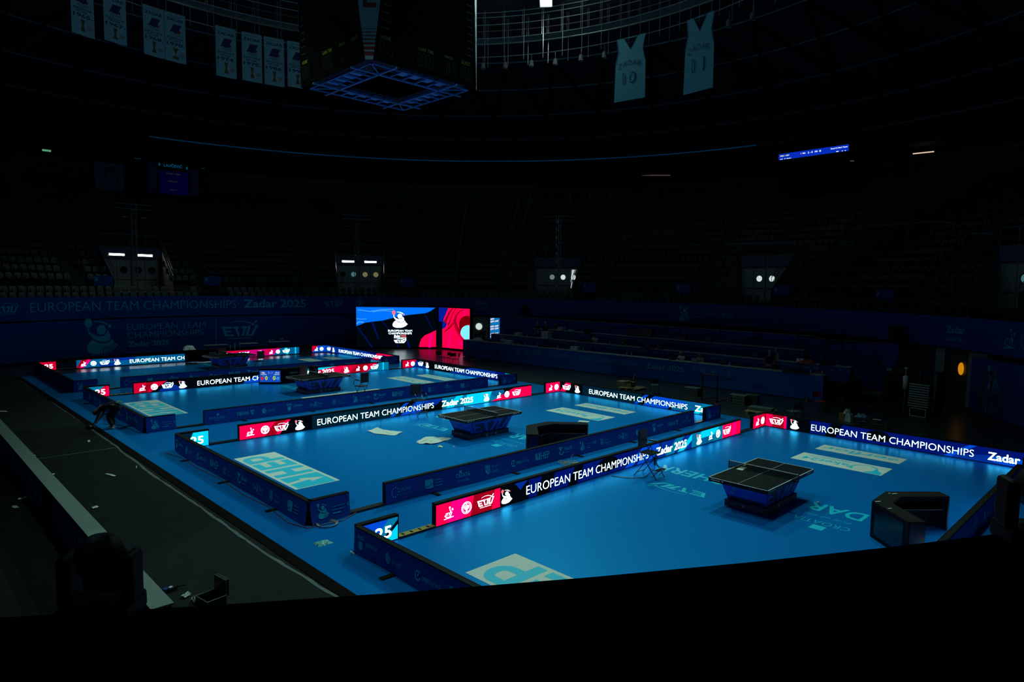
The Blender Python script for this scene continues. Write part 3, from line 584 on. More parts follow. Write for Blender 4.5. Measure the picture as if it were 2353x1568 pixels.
def aisle_near(a, r, w=.62): return any(abs(radians(a - t)) * r < w for t in AIS)
for row, (r, z) in enumerate(((27.85, 3.6), (28.75, 4.0))):
    st_ = math.degrees(.54 / r); a = -59
    while a < 122:
        if not (any(abs(a - t) < 2.4 for t in (84.8, 52.7, 20.5, -11.7, -43.9, 117)) or (row == 1 and abs(a - 89.6) < 2)): spots.append((r, a, z, 0))
        a += st_
for i in range(NR):
    r = R0 + DEP * i + .42; z = Z0 + RISE * i; st_ = math.degrees(.52 / r); a = -59
    while a < 122:
        ok = not aisle_near(a, r) and not (in_vom(a) and i < VN + 1) and not (abs(a - 44.8) * radians(1) * r < .3)
        if ok: spots.append((r, a, z, 1))
        a += st_
vis = []
for r, a, z, u in spots:
    p = pol(r, a, z + .8); x, y, f = project(p)
    if f > 0 and -30 < x < 2383 and 380 < y < 1400: vis.append((f if not u else f + 0, r, a, z, u))
vis.sort()
b0 = MB(); seat_mb(b0, 0, 0, 0, 0)
seat_me = None
for k, (f, r, a, z, u) in enumerate(vis[:300]):
    if seat_me is None: o = b0.build('stadium_seat'); seat_me = o.data
    else: o = bpy.data.objects.new('stadium_seat', seat_me); COL.objects.link(o)
    o.location = pol(r, a, z); o.rotation_euler = (0, 0, radians(a) + pi)
    side = 'right' if a < 10 else ('middle' if a < 70 else 'left')
    if u: tag(o, f'dark folded stadium seat in the upper tiers on the {side} side', 'seat', f'upper tier seats {side}')
    else: tag(o, f'dark folded stadium seat in the two lower rows above the {side} fascia banner', 'seat', f'lower row seats {side}')
b = MB()
for f, r, a, z, u in vis[300:]:
    x, y, zz = pol(r, a, z); seat_mb(b, x, y, zz, radians(a) + pi, True)
tag(b.build('stadium_seats'), 'rows of dark folded seats filling the curved upper stands', 'seats', kind='stuff')
# stairs with stepped handrails in every aisle
for i, a in enumerate(AIS):
    if not -60 < a < 121: continue
    b = MB(); hw = .5
    for q in range(NR * 2):
        r = R0 + DEP * q / 2; z = Z0 + RISE * (q / 2) + .29 - .29; m_ = M_CONC
        p0 = pol(r, a - math.degrees(hw / r), 0); p1 = pol(r, a + math.degrees(hw / r), 0); p2 = pol(r + .4, a + math.degrees(hw / r), 0); p3 = pol(r + .4, a - math.degrees(hw / r), 0)
        zz = Z0 + RISE * (q // 2) + (0.02 if q % 2 == 0 else .29); 
        if q % 2: b.prism([p0[:2], p1[:2], p2[:2], p3[:2]], Z0 + RISE * (q // 2), zz, m_)
    rr0 = empty('stair', pol(R0, a, Z0), 0, f'narrow stair climbing the stands, number {i + 1} aisle', 'stairs'); rr0.location = (0, 0, 0)
    nm = ['far left', 'left of the left doorway', 'right of the left doorway', 'left of the second doorway', 'right of the second doorway', 'left of the middle doorway', 'right of the middle doorway', 'left of the fourth doorway', 'right of the fourth doorway', 'near the right edge', 'right edge']
    tag(rr0, f'narrow concrete stair with stepped handrails, {nm[i]}', 'stairs', 'stairs in the stands')
    b.build('steps', rr0)
    for s in (-1, 1):
        h = MB()
        for q in range(0, NR):
            r = R0 + DEP * q; z = Z0 + RISE * q; aa = a + s * math.degrees((hw + .06) / r); r2 = r + DEP; aa2 = a + s * math.degrees((hw + .06) / r2)
            h.tube(pol(r + .1, aa, z), pol(r + .1, aa, z + .95), .018, M_RAIL, 4, caps=False)
            if q % 2 == 0: h.tube(pol(r + .1, aa, z + .95), pol(min(r + 1.2, rt), aa2, z + .95 + .2), .018, M_RAIL, 4, caps=False); h.tube(pol(r + 1.2, aa2, z + 1.15), pol(r + 1.2, aa2, z + .5), .018, M_RAIL, 4, caps=False)
        h.build('handrail', rr0)
# thin divider rail in the wide block
b = MB()
for q in range(NR): b.tube(pol(R0 + DEP * q, 44.8, Z0 + RISE * q), pol(R0 + DEP * q, 44.8, Z0 + RISE * q + .9), .02, M_RAIL, 4); b.tube(pol(R0 + DEP * q, 44.8, Z0 + RISE * q + .9), pol(R0 + DEP * (q + 1), 44.8, Z0 + RISE * (q + 1) + .9), .025, M_RAIL, 5)
tag(b.build('divider_rail'), 'sloping divider rail running up the middle seat block', 'rail')
# top guard rails
names = {}
for i, (a, a2) in enumerate(zip(AIS[:-1], AIS[1:])):
    lo, hi = a2 + .9, a - .9
    if hi < -55 or lo > 118: continue
    b = MB(); n = 5
    for q in range(n + 1):
        t = lo + (hi - lo) * q / n; b.tube(pol(rt + .1, t, zt), pol(rt + .1, t, zt + 1.35), .025, M_RAIL, 5)
        if q < n: b.tube(pol(rt + .1, t, zt + 1.35), pol(rt + .1, t + (hi - lo) / n, zt + 1.35), .03, M_RAIL, 5)
    tag(b.build('guard_rail'), 'thin guard rail behind the top row of a seat block', 'rail', 'guard rails behind the top row')
# ---------------------------------------------------------------- doorways with double doors
E_TUBE = glow('tube_light', (1, .93, .85), 22.0); E_PORT = glow('porthole_bright', lin(215, 230, 225), .9); E_PORT2 = glow('porthole_grey', lin(120, 130, 130), .8); E_PORT3 = glow('porthole_tan', lin(120, 115, 80), .8); E_PORT4 = glow('porthole_teal', lin(70, 120, 125), .8)
E_SLIT = glow('door_gap_light', lin(190, 200, 200), 1.0)
M_PHD = mat('porthole_dark', (0.01, 0.012, 0.012), 0.2); M_HEAD = mat('door_header', (0.05, 0.09, 0.16), 0.6)
PW = [[M_PHD, M_PHD, M_PHD], [M_PHD, E_PORT4, E_PORT3, E_PORT3], [E_PORT2, E_PORT, E_PORT], [E_PORT, E_PORT, M_PHD], [E_PORT4, E_PORT, E_PORT3]]
VN_ = ['left', 'second', 'middle', 'fourth', 'right']
for k, v in enumerate(VOM):
    root = empty(f'door_{k + 1}', (0, 0, 0), 0, kind='structure'); hw = math.degrees(1.95 / VR)
    b = MB(); b.ring(VR, 4.45, VR, 8.0, v - VH, v + VH, M_CONC2, 6)
    for s in (-1, 1):
        a = v + s * VH; vs = [pol(31.0, a, 4.45), pol(VR, a, 4.45), pol(VR + .6, a, 8.0), pol(VR, a, 8.0), pol(31.0, a, 5.3)]; b.add(vs, [tuple(range(5))], M_CONC2)
    b.ring(31.0, 4.45, VR, 4.45, v - VH, v + VH, M_BROWN, 6); b.ring(VR, 8.0, VR + 1.0, 8.0, v - VH, v + VH, M_CONC, 6)
    b.build('door_recess', root)
    hd = MB(); hd.ring(VR - .12, 7.1, VR - .12, 7.9, v - VH + .2, v - .25, M_HEAD, 4); hd.ring(VR - .12, 7.1, VR - .12, 7.9, v + .25, v + VH - .2, M_HEAD, 4); hd.build('header_panel', root)
    cs = [-2.6, -.9, .9, 2.6][:4]
    for j, c in enumerate(cs):
        lf = MB(); a0, a1 = v - c * 1.0 - .82, v - c * 1.0 + .82; lf.ring(VR - .08, 4.47, VR - .08, 6.95, a0, a1, M_DOOR, 3); lf.ring(VR - .1, 5.35, VR - .1, 5.40, a0 + .1, a1 - .1, M_BLK, 2)
        leaf = lf.build('door_leaf', root); c_ = pol(VR - .11, v - c, 6.15); A = Art(.004); pm = PW[k]; m_ = pm[j - (4 - len(pm))] if j >= 4 - len(pm) else None
        if m_ is not None: A.ell(0, 0, .24, .24, m_, 1, 24); A.ell(0, 0, .28, .28, M_BLK, 0, 24); MB().art(A, lambda u, w_, off: pol(VR - .1 - off, v - c - math.degrees(u / VR), 6.15 + w_)).build('porthole', leaf)
    if k < 2:
        for s in (-1, 1):
            li = MB(); a = v + s * 1.75; A = Art(.004); A.rect(-.55, -.07, .55, .07, E_TUBE, 1); A.rect(-.62, -.16, .62, .16, M_CW, 0); li.art(A, lambda u, w_, off: pol(VR - .2 - off, a - math.degrees(u / VR), 7.35 + w_)); o = li.build('tube_lamp', root)
    if k == 2:
        g_ = MB(); A = Art(.004); A.poly([(1.30, -.45), (1.38, .75), (1.75, .75), (1.40, -.1)], E_SLIT, 1); A.poly([(1.30, -1.0), (1.36, -.5), (1.46, -.3), (1.36, -.9)], E_SLIT, 1); g_.art(A, lambda u, w_, off: pol(VR - .13 - off, v - math.degrees(u / VR), 6.1 + w_)); g_.build('lit_gap', root)
    rl = MB(); zz = 8.0; n = 4
    for q in range(n + 1):
        t = v - VH + 2 * VH * q / n; rl.tube(pol(VR, t, zz), pol(VR, t, zz + 1.0), .025, M_RAIL, 5)
        if q < n: rl.tube(pol(VR, t, zz + 1.0), pol(VR, t + 2 * VH / n, zz + 1.0), .035, M_RAIL, 5)
    for s in (-1, 1):
        a = v + s * VH; rl.tube(pol(31, a, 5.3), pol(31, a, 6.2), .02, M_RAIL, 5); rl.tube(pol(31, a, 6.2), pol(VR, a, 8.9), .03, M_STEEL, 6); rl.tube(pol(31.0, a, 5.75), pol(VR, a, 8.4), .02, M_STEEL, 6)
    tag(rl.build('guard_rail'), f'guard rail around the {VN_[k]} doorway in the stands', 'rail')
    # small blue notice panel beside each doorway
for (px, py, w) in ((237, 646, 42), (488, 646, 36), (935, 650, 34), (1355, 661, 33), (1571, 664, 35), (1796, 669, 40), (2032, 681, 44), (455, 800, 0)):
    if not w: continue
    p = cyl(px, py, 30.6); a = math.degrees(atan2(p.y - HC.y, p.x - HC.x)); A = Art(.004); A.rect(-.65, -.38, .65, .38, M_BAN, 0); A.put(champ(M_BANL, M_BANL, M_BAN), -.58, -.0, .32, .27); A.rect(-.2, .18, .35, .21, M_FABL2, 1); A.rect(-.2, .08, .2, .11, M_FABL2, 1)
    b = MB(); b.art(A, lambda u, v_, off: pol(30.6 - off, a - math.degrees(u / 30.6), p.z + v_)); b.ring(30.63, p.z - .38, 30.63, p.z + .38, a - 1.2, a + 1.2, M_BLK, 2)
    for s in (-1, 1): b.tube(pol(30.63, a + s * 1.0, 4.45), pol(30.63, a + s * 1.0, p.z), .02, M_BLK, 4)
    side = {237: 'left of the left doorway', 488: 'right of the left doorway', 935: 'right of the second doorway', 1355: 'right of the middle doorway', 1571: 'left of the fourth doorway', 1796: 'right of the fourth doorway', 2032: 'farthest right on the walkway'}[px]
    tag(b.build('notice_panel'), f'small blue event panel on the walkway, {side}', 'panel', 'event panels on the walkway')
# truss towers with crossbars and hanging lamps
for k, (px, top) in enumerate(((312, 470), (820, 495), (1281, 497))):
    p = cyl(px, 655, 29.6); a = math.degrees(atan2(p.y - HC.y, p.x - HC.x)); zt_ = cyl(px, top, 29.6).z
    root = empty('truss_tower', (0, 0, 0), 0, f'slim lattice tower with a crossbar in front of the {VN_[k]} doorway', 'truss tower', 'truss towers')
    b = MB(); s = .15; q0 = pol(29.6, a, 4.45)
    cs = [(s, s), (s, -s), (-s, -s), (-s, s)]
    for x, y in cs: b.tube((q0[0] + x, q0[1] + y, 4.45), (q0[0] + x, q0[1] + y, zt_), .025, M_STEEL, 5)
    z = 4.45; j = 0
    while z < zt_ - .35:
        for i in range(4):
            c0, c1 = cs[i], cs[(i + 1) % 4]
            if j % 2: c0, c1 = c1, c0
            b.tube((q0[0] + c0[0], q0[1] + c0[1], z), (q0[0] + c1[0], q0[1] + c1[1], z + .35), .012, M_STEEL, 4, caps=False)
        z += .35; j += 1
    b.build('lattice_mast', root); b = MB()
    for dz in (0, -.35): b.tube(pol(29.6, a - 2.4, zt_ + dz), pol(29.6, a + 2.4, zt_ + dz), .03, M_RAIL, 6)
    b.build('crossbar', root)
    for s_ in (-1, 1):
        lb = MB(); c = pol(29.5, a + s_ * 1.3, zt_ - .75); lb.box(c, (.35, .35, .45), M_BLK, radians(a)); lb.tube(pol(29.5, a + s_ * 1.3, zt_ - .5), pol(29.5, a + s_ * 1.3, zt_), .02, M_BLK, 5); lb.build('hung_lamp', root)
# brass coloured box rails inside the tiers
for k, (x0, x1, y, yb, lab) in enumerate(((1433, 1630, 533, 577, 'middle right'), (1947, 2192, 520, 580, 'far right'))):
    b = MB(); Rr = 36.2; p0 = cyl(x0, y + 4, Rr); p1 = cyl(x1, y - 2, Rr); a0_ = math.degrees(atan2(p0.y - HC.y, p0.x - HC.x)); a1_ = math.degrees(atan2(p1.y - HC.y, p1.x - HC.x)); zf = p0.z - 1.5; n = 5
    for q in range(n + 1):
        t = a0_ + (a1_ - a0_) * q / n; e = .2 if q in (0, n) else 0
        b.tube(pol(Rr, t, zf), pol(Rr, t, p0.z - e), .03, M_RAILY, 5)
        if q < n: b.tube(pol(Rr, t + (.3 * (a1_ - a0_) / n / 1 * 0), p0.z - (e if q == 0 else 0)), pol(Rr, t + (a1_ - a0_) / n, p0.z - (.2 if q == n - 1 else 0)), .035, M_RAILY, 5)
    tag(b.build('box_rail'), f'brass coloured rail around a seat box in the {lab} tiers', 'rail')
for x0, x1, y in ((1666, 1830, 560), (1930, 1962, 557), (2236, 2280, 537), (1757, 1972, 437), (1583, 1608, 562)):
    b = MB(); Rr = 35.4 if y > 450 else 43.0; p0 = cyl(x0, y + (2 if x1 - x0 > 60 else 0), Rr); p1 = cyl(x1, y - (2 if x1 - x0 > 60 else 0), Rr); b.tube(p0, p1, .05, M_RAIL, 6); n = 2 if x1 - x0 < 60 else 5
    for q in range(n): t = q / max(1, n - 1); c = p0.lerp(p1, t); b.tube(c, (c.x, c.y, c.z - 1.0), .02, M_RAIL, 4)
    tag(b.build('platform_rail'), {1666: 'long pale blue rail above the fourth doorway', 1930: 'short pale blue rail left of the brass box rail', 2236: 'short pale blue rail near the right edge of the stands', 1757: 'high pale rail under the lit strip display', 1583: 'tiny pale blue rail inside the middle right seat box'}[x0], 'rail')
# ---------------------------------------------------------------- lamps seen under the soffit behind the top row
E_SOF = glow('soffit_strip', lin(230, 200, 170), 1.0)
E_SOFD = glow('soffit_strip_dim', lin(90, 75, 70), .7)
for x0, x1, y, m_ in ((1318, 1355, 406, E_SOF), (1183, 1208, 407, E_SOFD), (2098, 2146, 351, E_SOF), (1952, 1962, 370, E_SOFD), (1475, 1540, 403, E_SOFD), (1254, 1265, 407, E_SOFD)):
    p0 = cyl(x0, y + (2.5 if x0 > 2000 else 0), 47.5); p1 = cyl(x1, y - (2.5 if x0 > 2000 else 0), 47.5); z = min(17.35, p0.z); b = MB(); b.tube(p0, p1, .05, m_, 6)
    tag(b.build('soffit_lamp'), {1318: 'brightest soffit strip lamp above the middle stands', 1183: 'dim pinkish soffit lamp left of the bright strip', 2098: 'slanting bright soffit strip lamp at the far right', 1952: 'tiny soffit lamp just right of the lit strip display', 1475: 'long faint soffit lamp right of the bright strip', 1254: 'faintest short soffit lamp beside the bright strip'}[x0], 'lamp')
p = cyl(107, 346, 44); b = MB(); b.box(p, (.6, .2, .14), glow('exit_green', lin(80, 150, 110), 1.0)); tag(b.build('exit_lamp'), 'small pale green lamp high in the left darkness', 'lamp')
# strip display on the right
def flat_at(px0, px1, yl, yr, R, hpx):
    p0 = cyl(px0, yl, R); p1 = cyl(px1, yr, R); return p0, p1
E_DB = glow('display_blue', lin(5, 45, 185), 1.0); E_DW = glow('display_white', lin(220, 235, 255), 1.5); E_DY = glow('display_yellow', lin(235, 240, 150), 1.3)
p0, p1 = cyl(1789, 365.5, 41), cyl(1950, 350, 41); zz = (p0.z + p1.z) / 2; u_ = Vector((p1.x - p0.x, p1.y - p0.y, 0)); L = u_.length; u_.normalize(); nn = Vector((u_.y, -u_.x, 0))
if nn.dot(CAM - p0) < 0: nn = -nn
root = empty('video_display', (0, 0, 0), 0, 'hanging display with a lit blue score strip at the right of the stands', 'display'); b = MB()
b.box(((p0.x + p1.x) / 2 - nn.x * .2, (p0.y + p1.y) / 2 - nn.y * .2, zz - 1.1), (L, .3, 3.4), M_BLK, atan2(u_.y, u_.x)); b.build('display_cabinet', root)
A = Art(.01); A.rect(0, 0, L, .52, E_DB, 0); A.text('TABLE 1 - NEXT', .12, .28, .11, E_DY, 1, width=.85, bold=True); A.rect(.15, .04, .40, .08, E_DW, 1); A.rect(.55, .04, .62, .1, E_DW, 1); A.rect(.72, .04, 1.15, .08, E_DW, 1)
A.rect(1.98, .25, 2.04, .38, E_SALMON, 1); A.text('FRA', 2.15, .25, .12, E_DW, 1, width=.26, bold=True); A.text('2 - 0', 2.6, .24, .14, E_DW, 1, width=.42, bold=True); A.text('FIN', 3.2, .25, .12, E_DW, 1, width=.24, bold=True); A.ell(3.65, .31, .07, .07, E_DW, 1)
A.text('Round 2 | Men\'s Teams', L - 1.45, .3, .11, E_DW, 1, width=1.35, bold=True); A.rect(L - 1.0, .03, L - .8, .09, E_DW, 1); A.rect(L - .55, .03, L - .45, .07, E_DW, 1); A.rect(L - .3, .03, L - .22, .08, E_DW, 1)
MB().art(A, lambda u, v, off: (p0.x + u_.x * u + nn.x * (off), p0.y + u_.y * u + nn.y * off, zz + v)).build('screen', root)
# hanging scoreboard on the left with a sponsor name
M_SB = mat('board_blue_dim', (0.004, 0.006, 0.16), 0.6); E_SBT = glow('board_name', lin(0, 70, 105), 1.0); E_SBD = glow('board_blue', lin(0, 0, 34), 1.0); E_SBD2 = glow('board_blue_dim', lin(0, 2, 22), 1.0); E_SBY = glow('board_yellow', lin(38, 36, 18), 1.0); E_SBC = glow('board_corner', lin(0, 40, 60), 1.0)
p0, p1 = cyl(303, 440, 41), cyl(480, 456, 41); u_ = Vector((p1.x - p0.x, p1.y - p0.y, 0)); L = u_.length; u_.normalize(); nn = Vector((u_.y, -u_.x, 0)); nn = nn if nn.dot(CAM - p0) > 0 else -nn; Hh = cyl(303, 362, 41).z - p0.z
root = empty('scoreboard', (0, 0, 0), 0, 'hanging side scoreboard with a cyan sponsor name, upper left of the stands', 'scoreboard'); b = MB(); b.box(((p0.x + p1.x) / 2 - nn.x * .25, (p0.y + p1.y) / 2 - nn.y * .25, p0.z + Hh / 2), (L, .4, Hh), M_BLK, atan2(u_.y, u_.x)); b.build('board_case', root)
A = Art(.01); A.rect(L * .34, .05, L * .72, Hh * .72, E_SBD, 0); A.rect(L * .20, .05, L * .31, Hh * .95, E_SBD2, 0); A.rect(L * .74, .05, L * .87, Hh * .85, E_SBD2, 0)
A.text('LAV\u010cEVI\u0106', L * .41, Hh * .84, .24, E_SBT, 1, width=L * .24, bold=True); A.poly([(L * .345, Hh * .83), (L * .345, Hh * .95), (L * .37, Hh * .89)], E_SBT, 1); A.poly([(L * .72, Hh * .80), (L * .72, Hh * .92), (L * .695, Hh * .86)], E_SBT, 1)
A.text('GAME TIME', L * .43, Hh * .62, .12, E_SBY, 1, width=L * .19, bold=True); A.text('RESULT', L * .46, Hh * .39, .12, E_SBY, 1, width=L * .13, bold=True); A.text('PERIOD', L * .48, Hh * .14, .09, E_SBY, 1, width=L * .09, bold=True); A.rect(L * .05, Hh * .98, L * .12, Hh, E_SBC, 1); A.rect(L * .90, Hh * .90, L * .95, Hh * .92, E_SBC, 1)
MB().art(A, lambda u, v, off: (p0.x + u_.x * u + nn.x * (off), p0.y + u_.y * u + nn.y * off, p0.z + v)).build('board_face', root)
for t in (.25, .7): c = p0 + u_ * (L * t); b = MB(); b.tube((c.x, c.y, p0.z + Hh), (c.x + .2, c.y, 19.5), .02, M_STEEL, 4); b.build('hanging_cable', root)
# portrait cloth beside it
p0, p1 = cyl(219, 447, 42), cyl(286, 449, 42); u_ = Vector((p1.x - p0.x, p1.y - p0.y, 0)); L = u_.length; u_.normalize(); nn = Vector((u_.y, -u_.x, 0)); nn = nn if nn.dot(CAM - p0) > 0 else -nn; Hh = cyl(219, 370, 42).z - p0.z
A = Art(.01); M_POR = mat('portrait_cloth', (0.03, 0.12, 0.2), 0.8); M_POR2 = mat('portrait_shade', (0.01, 0.04, 0.07), 0.8); A.rect(0, 0, L, Hh, M_POR, 0); A.ell(L * .55, Hh * .52, L * .27, Hh * .34, M_POR2, 1); A.ell(L * .56, Hh * .46, L * .20, Hh * .27, M_POR, 2); A.poly([(L * .15, 0), (L * .3, Hh * .15), (L * .8, Hh * .15), (L * .95, 0)], M_POR2, 1)
b = MB(); b.art(A, lambda u, v, off: (p0.x + u_.x * u + nn.x * (off), p0.y + u_.y * u + nn.y * off, p0.z + v)); b.tube((p0.x, p0.y, p0.z + Hh), (p1.x, p1.y, p0.z + Hh), .03, M_BLK, 5)
tag(b.build('portrait_banner'), 'faded blue banner with a dark head portrait, left of the side scoreboard', 'banner')

# ---------------------------------------------------------------- catwalk ring under the roof
RC = 23.0; zl = [cyl(1130, y, RC).z for y in (131, 88, 57, 40, 29)]
M_CAT = mat('galvanised', (0.45, 0.52, 0.48), 0.35, metal=0.5)
b = MB()
for r, zs in ((RC, zl), (RC + 1.3, (zl[1], zl[2], zl[4]))):
    for z in zs:
        for i in range(80): a = -40 + 2.2 * i; b.tube(pol(r, a, z), pol(r, a + 2.2, z), .030, M_CAT, 4, caps=False)
    for i in range(46): a = -40 + 3.85 * i; b.tube(pol(r, a, zl[0] - .35), pol(r, a, zl[4] + .15), .028, M_CAT, 4, caps=False); b.tube(pol(r, a + .3, zl[1]), pol(r, a + .3, zl[4]), .018, M_CAT, 4, caps=False)
b.ring(RC + .1, zl[1] + .05, RC + 1.25, zl[1] + .05, -40, 136, M_CAT, 90); b.ring(RC + 1.3, zl[1] + .0, RC + 1.3, zl[1] + .30, -40, 136, M_CAT, 90)
tag(b.build('trim_catwalk'), 'circular galvanised catwalk hanging under the roof', 'catwalk', kind='structure')
spot_px = [(1110, 152), (1161, 151), (1221, 147), (1276, 143), (1335, 134), (1389, 127), (1675, 55), (1730, 38)]
proto = None
for px, py in spot_px:
    p = cyl(px, py, RC + .3)
    if proto is None:
        proto = empty('spotlight', p, 0, 'x', 'spotlight'); b = MB(); b.lathe((0, 0, 0), [(.0, .25), (.13, .25), (.17, .1), (.19, -.2), (.21, -.2), (.17, -.16), (.05, -.14)], M_GREY, 14); b.build('lamp_can', proto); b = MB(); b.tube((0, 0, .25), (0, 0, .75), .02, M_CAT, 5); b.build('hanger', proto); o = proto
    else: o = copy_tree(proto)
    o.location = p; tag(o, 'grey can spotlight hanging below the catwalk ring', 'spotlight', 'can spotlights on the catwalk')
# the one floodlight in view that is switched on
pf = Vector((20.0, 26.7, 25.85)); root = empty('floodlight', pf, 0, 'lit square floodlight at the top edge above the catwalk', 'floodlight')
fd = (Vector((2, 12, 0)) - pf).to_track_quat('-Z', 'Y').to_matrix(); b = MB(); b.box((0, 0, 0), (.9, .9, .2), M_GREY, 0, fd); b.build('lamp_body', root); b = MB(); q = fd @ Vector((0, 0, -.11)); b.box(q, (.75, .75, .02), glow('flood_face', (.75, .95, 1), 14), 0, fd); b.build('lamp_glass', root)
l = bpy.data.lights.new('floodlight_spill', 'POINT'); l.energy = 130; l.color = (.75, 1, .92); l.shadow_soft_size = .3; lo = bpy.data.objects.new('floodlight_spill', l); COL.objects.link(lo); lo.location = pf + Vector((-.3, -.5, -.5)); lo.parent = None
l = bpy.data.lights.new('catwalk_light', 'POINT'); l.energy = 22; l.color = (.75, 1, .9); l.shadow_soft_size = .1; lo = bpy.data.objects.new('catwalk_light', l); COL.objects.link(lo); lo.location = cyl(436, -22, RC + .6)
b = MB(); b.ball(lo.location, .12, glow('catwalk_bulb', (.8, 1, .9), 3), 8); tag(b.build('catwalk_lamp'), 'small lamp on the catwalk behind the trophy banners', 'lamp')
# ---------------------------------------------------------------- title banners and jerseys hung from the ring
M_TB = mat('title_cloth', (0.30, 0.52, 0.55), 0.8); M_TI = mat('title_ink', (0.01, 0.02, 0.12), 0.8); M_TR = mat('title_red', (0.35, 0.03, 0.03), 0.8); M_TP = mat('title_pink', (0.35, 0.30, 0.28), 0.8); M_TG = mat('title_bronze', (0.16, 0.10, 0.03), 0.8)
TBN = [(165, 218, 76, '1965.'), (240, 292, 93, '1967.'), (331, 379.5, 124, '1968.'), (380.5, 428, 137, '1970.'), (497, 544, 172, '1974.'), (557, 603, 182, '1975.'), (608, 654, 191, '1986.'), (661, 708, 196, '1998.')]
for x0, x1, yb, yr in TBN:
    R_ = RC - .15; q0 = cyl(x0, yb, R_); q1 = cyl(x1, yb + 12, R_); a0 = math.degrees(atan2(q0.y - HC.y, q0.x - HC.x)); a1 = math.degrees(atan2(q1.y - HC.y, q1.x - HC.x)); L = radians(abs(a0 - a1)) * R_; z1 = zl[0] + .1; H_ = z1 - (q0.z + q1.z) / 2
    A = Art(.004); k = L / 1.6; A.rect(0, 0, L, H_, M_TB, 0, 24); A.text('ZADAR', L * .08, H_ * .84, H_ * .06, M_TI, 1, width=L * .84, bold=True); A.text('KK BASKETBALL CLUB'[:7], L * .2, H_ * .93, H_ * .03, M_TI, 1, width=L * .6)
    A.poly([(L * .22, H_ * .60), (L * .42, H_ * .78), (L * .82, H_ * .78), (L * .60, H_ * .60)], M_TI, 1); A.ell(L * .68, H_ * .64, L * .09, H_ * .035, M_TR, 2, 12); [A.rect(L * .28, H_ * (.575 - .018 * i), L * .78, H_ * (.58 - .018 * i), M_TI, 1) for i in range(3)]
    A.text('POBJEDNIK' if yr == '1970.' else 'DR\u017dAVNI', L * .1, H_ * .475, H_ * .035, M_TI, 1, width=L * .8, bold=True); A.text('KUPA' if yr == '1970.' else 'PRVAK', L * .2, H_ * .425, H_ * .035, M_TI, 1, width=L * .55, bold=True); A.text(yr, L * .08, H_ * .335, H_ * .065, M_TI, 1, width=L * .86, bold=True)
    if yr == '1970.': A.poly([(L * .35, H_ * .29), (L * .65, H_ * .29), (L * .52, H_ * .18), (L * .52, H_ * .12), (L * .48, H_ * .12), (L * .48, H_ * .18)], M_TG, 1); A.rect(L * .35, H_ * .06, L * .65, H_ * .12, M_TG, 1)
    else: A.poly([(L * .40, H_ * .30), (L * .60, H_ * .30), (L * .54, H_ * .18), (L * .62, H_ * .08), (L * .38, H_ * .08), (L * .46, H_ * .18)], M_TG, 1)
    A.ell(L * .8, H_ * .16, L * .12, H_ * .045, M_TP, 1, 12)
    b = MB(); b.art(A, lambda u, v, off: pol(R_ - off - .03 * sin(u * 5), a0 - math.degrees(u / R_), z1 - H_ + v)); b.tube(pol(R_, a0, z1), pol(R_, a1, z1), .03, M_CAT, 5)
    tag(b.build('title_banner'), f'pale club title banner dated {yr[:4]} hanging from the catwalk' if yr != '1998.' else 'pale club title banner half hidden behind the scoreboard cube', 'banner', 'club title banners')
M_JR = mat('jersey_cloth', (0.12, 0.42, 0.48), 0.8); M_JL = mat('jersey_trim', (0.01, 0.05, 0.12), 0.8)
for x0, x1, yb, num in ((1411, 1482, 236, '10'), (1570, 1638, 216, '11')):
    R_ = RC - .15; q0 = cyl(x0, yb, R_); q1 = cyl(x1, yb - 12, R_); a0 = math.degrees(atan2(q0.y - HC.y, q0.x - HC.x)); a1 = math.degrees(atan2(q1.y - HC.y, q1.x - HC.x)); L = radians(abs(a0 - a1)) * R_; z1 = zl[0]; H_ = z1 - (q0.z + q1.z) / 2
    A = Art(.05); o_ = [(0, 0), (L, 0), (L * .98, H_ * .60), (L * .88, H_ * .78), (L * .96, H_), (L * .70, H_), (L * .5, H_ * .82), (L * .28, H_), (L * .06, H_), (L * .10, H_ * .78), (L * .02, H_ * .6)]
    A.poly([(0, 0), (L, 0), (L * .98, H_ * .60), (L * .02, H_ * .6)], M_JR, 0); A.poly([(L * .02, H_ * .6), (L * .98, H_ * .6), (L * .90, H_ * .78), (L * .5, H_ * .80), (L * .10, H_ * .78)], M_JR, 0); A.poly([(L * .10, H_ * .78), (L * .5, H_ * .80), (L * .28, H_), (L * .04, H_)], M_JR, 0); A.poly([(L * .5, H_ * .80), (L * .90, H_ * .78), (L * .98, H_), (L * .72, H_)], M_JR, 0)
    A.stroke([(L * .28, H_), (L * .5, H_ * .80), (L * .72, H_)], .06, M_JL, 1); A.stroke([(L * .36, H_), (L * .5, H_ * .88), (L * .64, H_)], .04, M_JL, 1); A.rect(L * .30, H_ * .985, L * .72, H_ * 1.0, M_JR, 0)
    A.stroke([(L * .02, H_ * .60), (L * .10, H_ * .78), (L * .04, H_)], .05, M_JL, 1); A.stroke([(L * .98, H_ * .60), (L * .90, H_ * .78), (L * .98, H_)], .05, M_JL, 1)
    for i, ch in enumerate('ZADAR'): A.text(ch, L * (.12 + .155 * i), H_ * (.50 + .05 * sin(pi * (i + .5) / 5)), H_ * .085, M_JL, 1, width=L * .12)
    A.text(num, L * .28, H_ * .26, H_ * .19, M_JL, 1, width=L * .42); A.text(num, L * .31, H_ * .28, H_ * .15, M_JR, 2, width=L * .36)
    b = MB(); b.art(A, lambda u, v, off: pol(R_ - off, a0 - math.degrees(u / R_), z1 - H_ + v))
    tag(b.build('jersey_banner'), f'giant pale jersey banner numbered {num}, {"nearer the scoreboard cube" if num == "10" else "the right hand one with bolder lettering"}', 'banner')
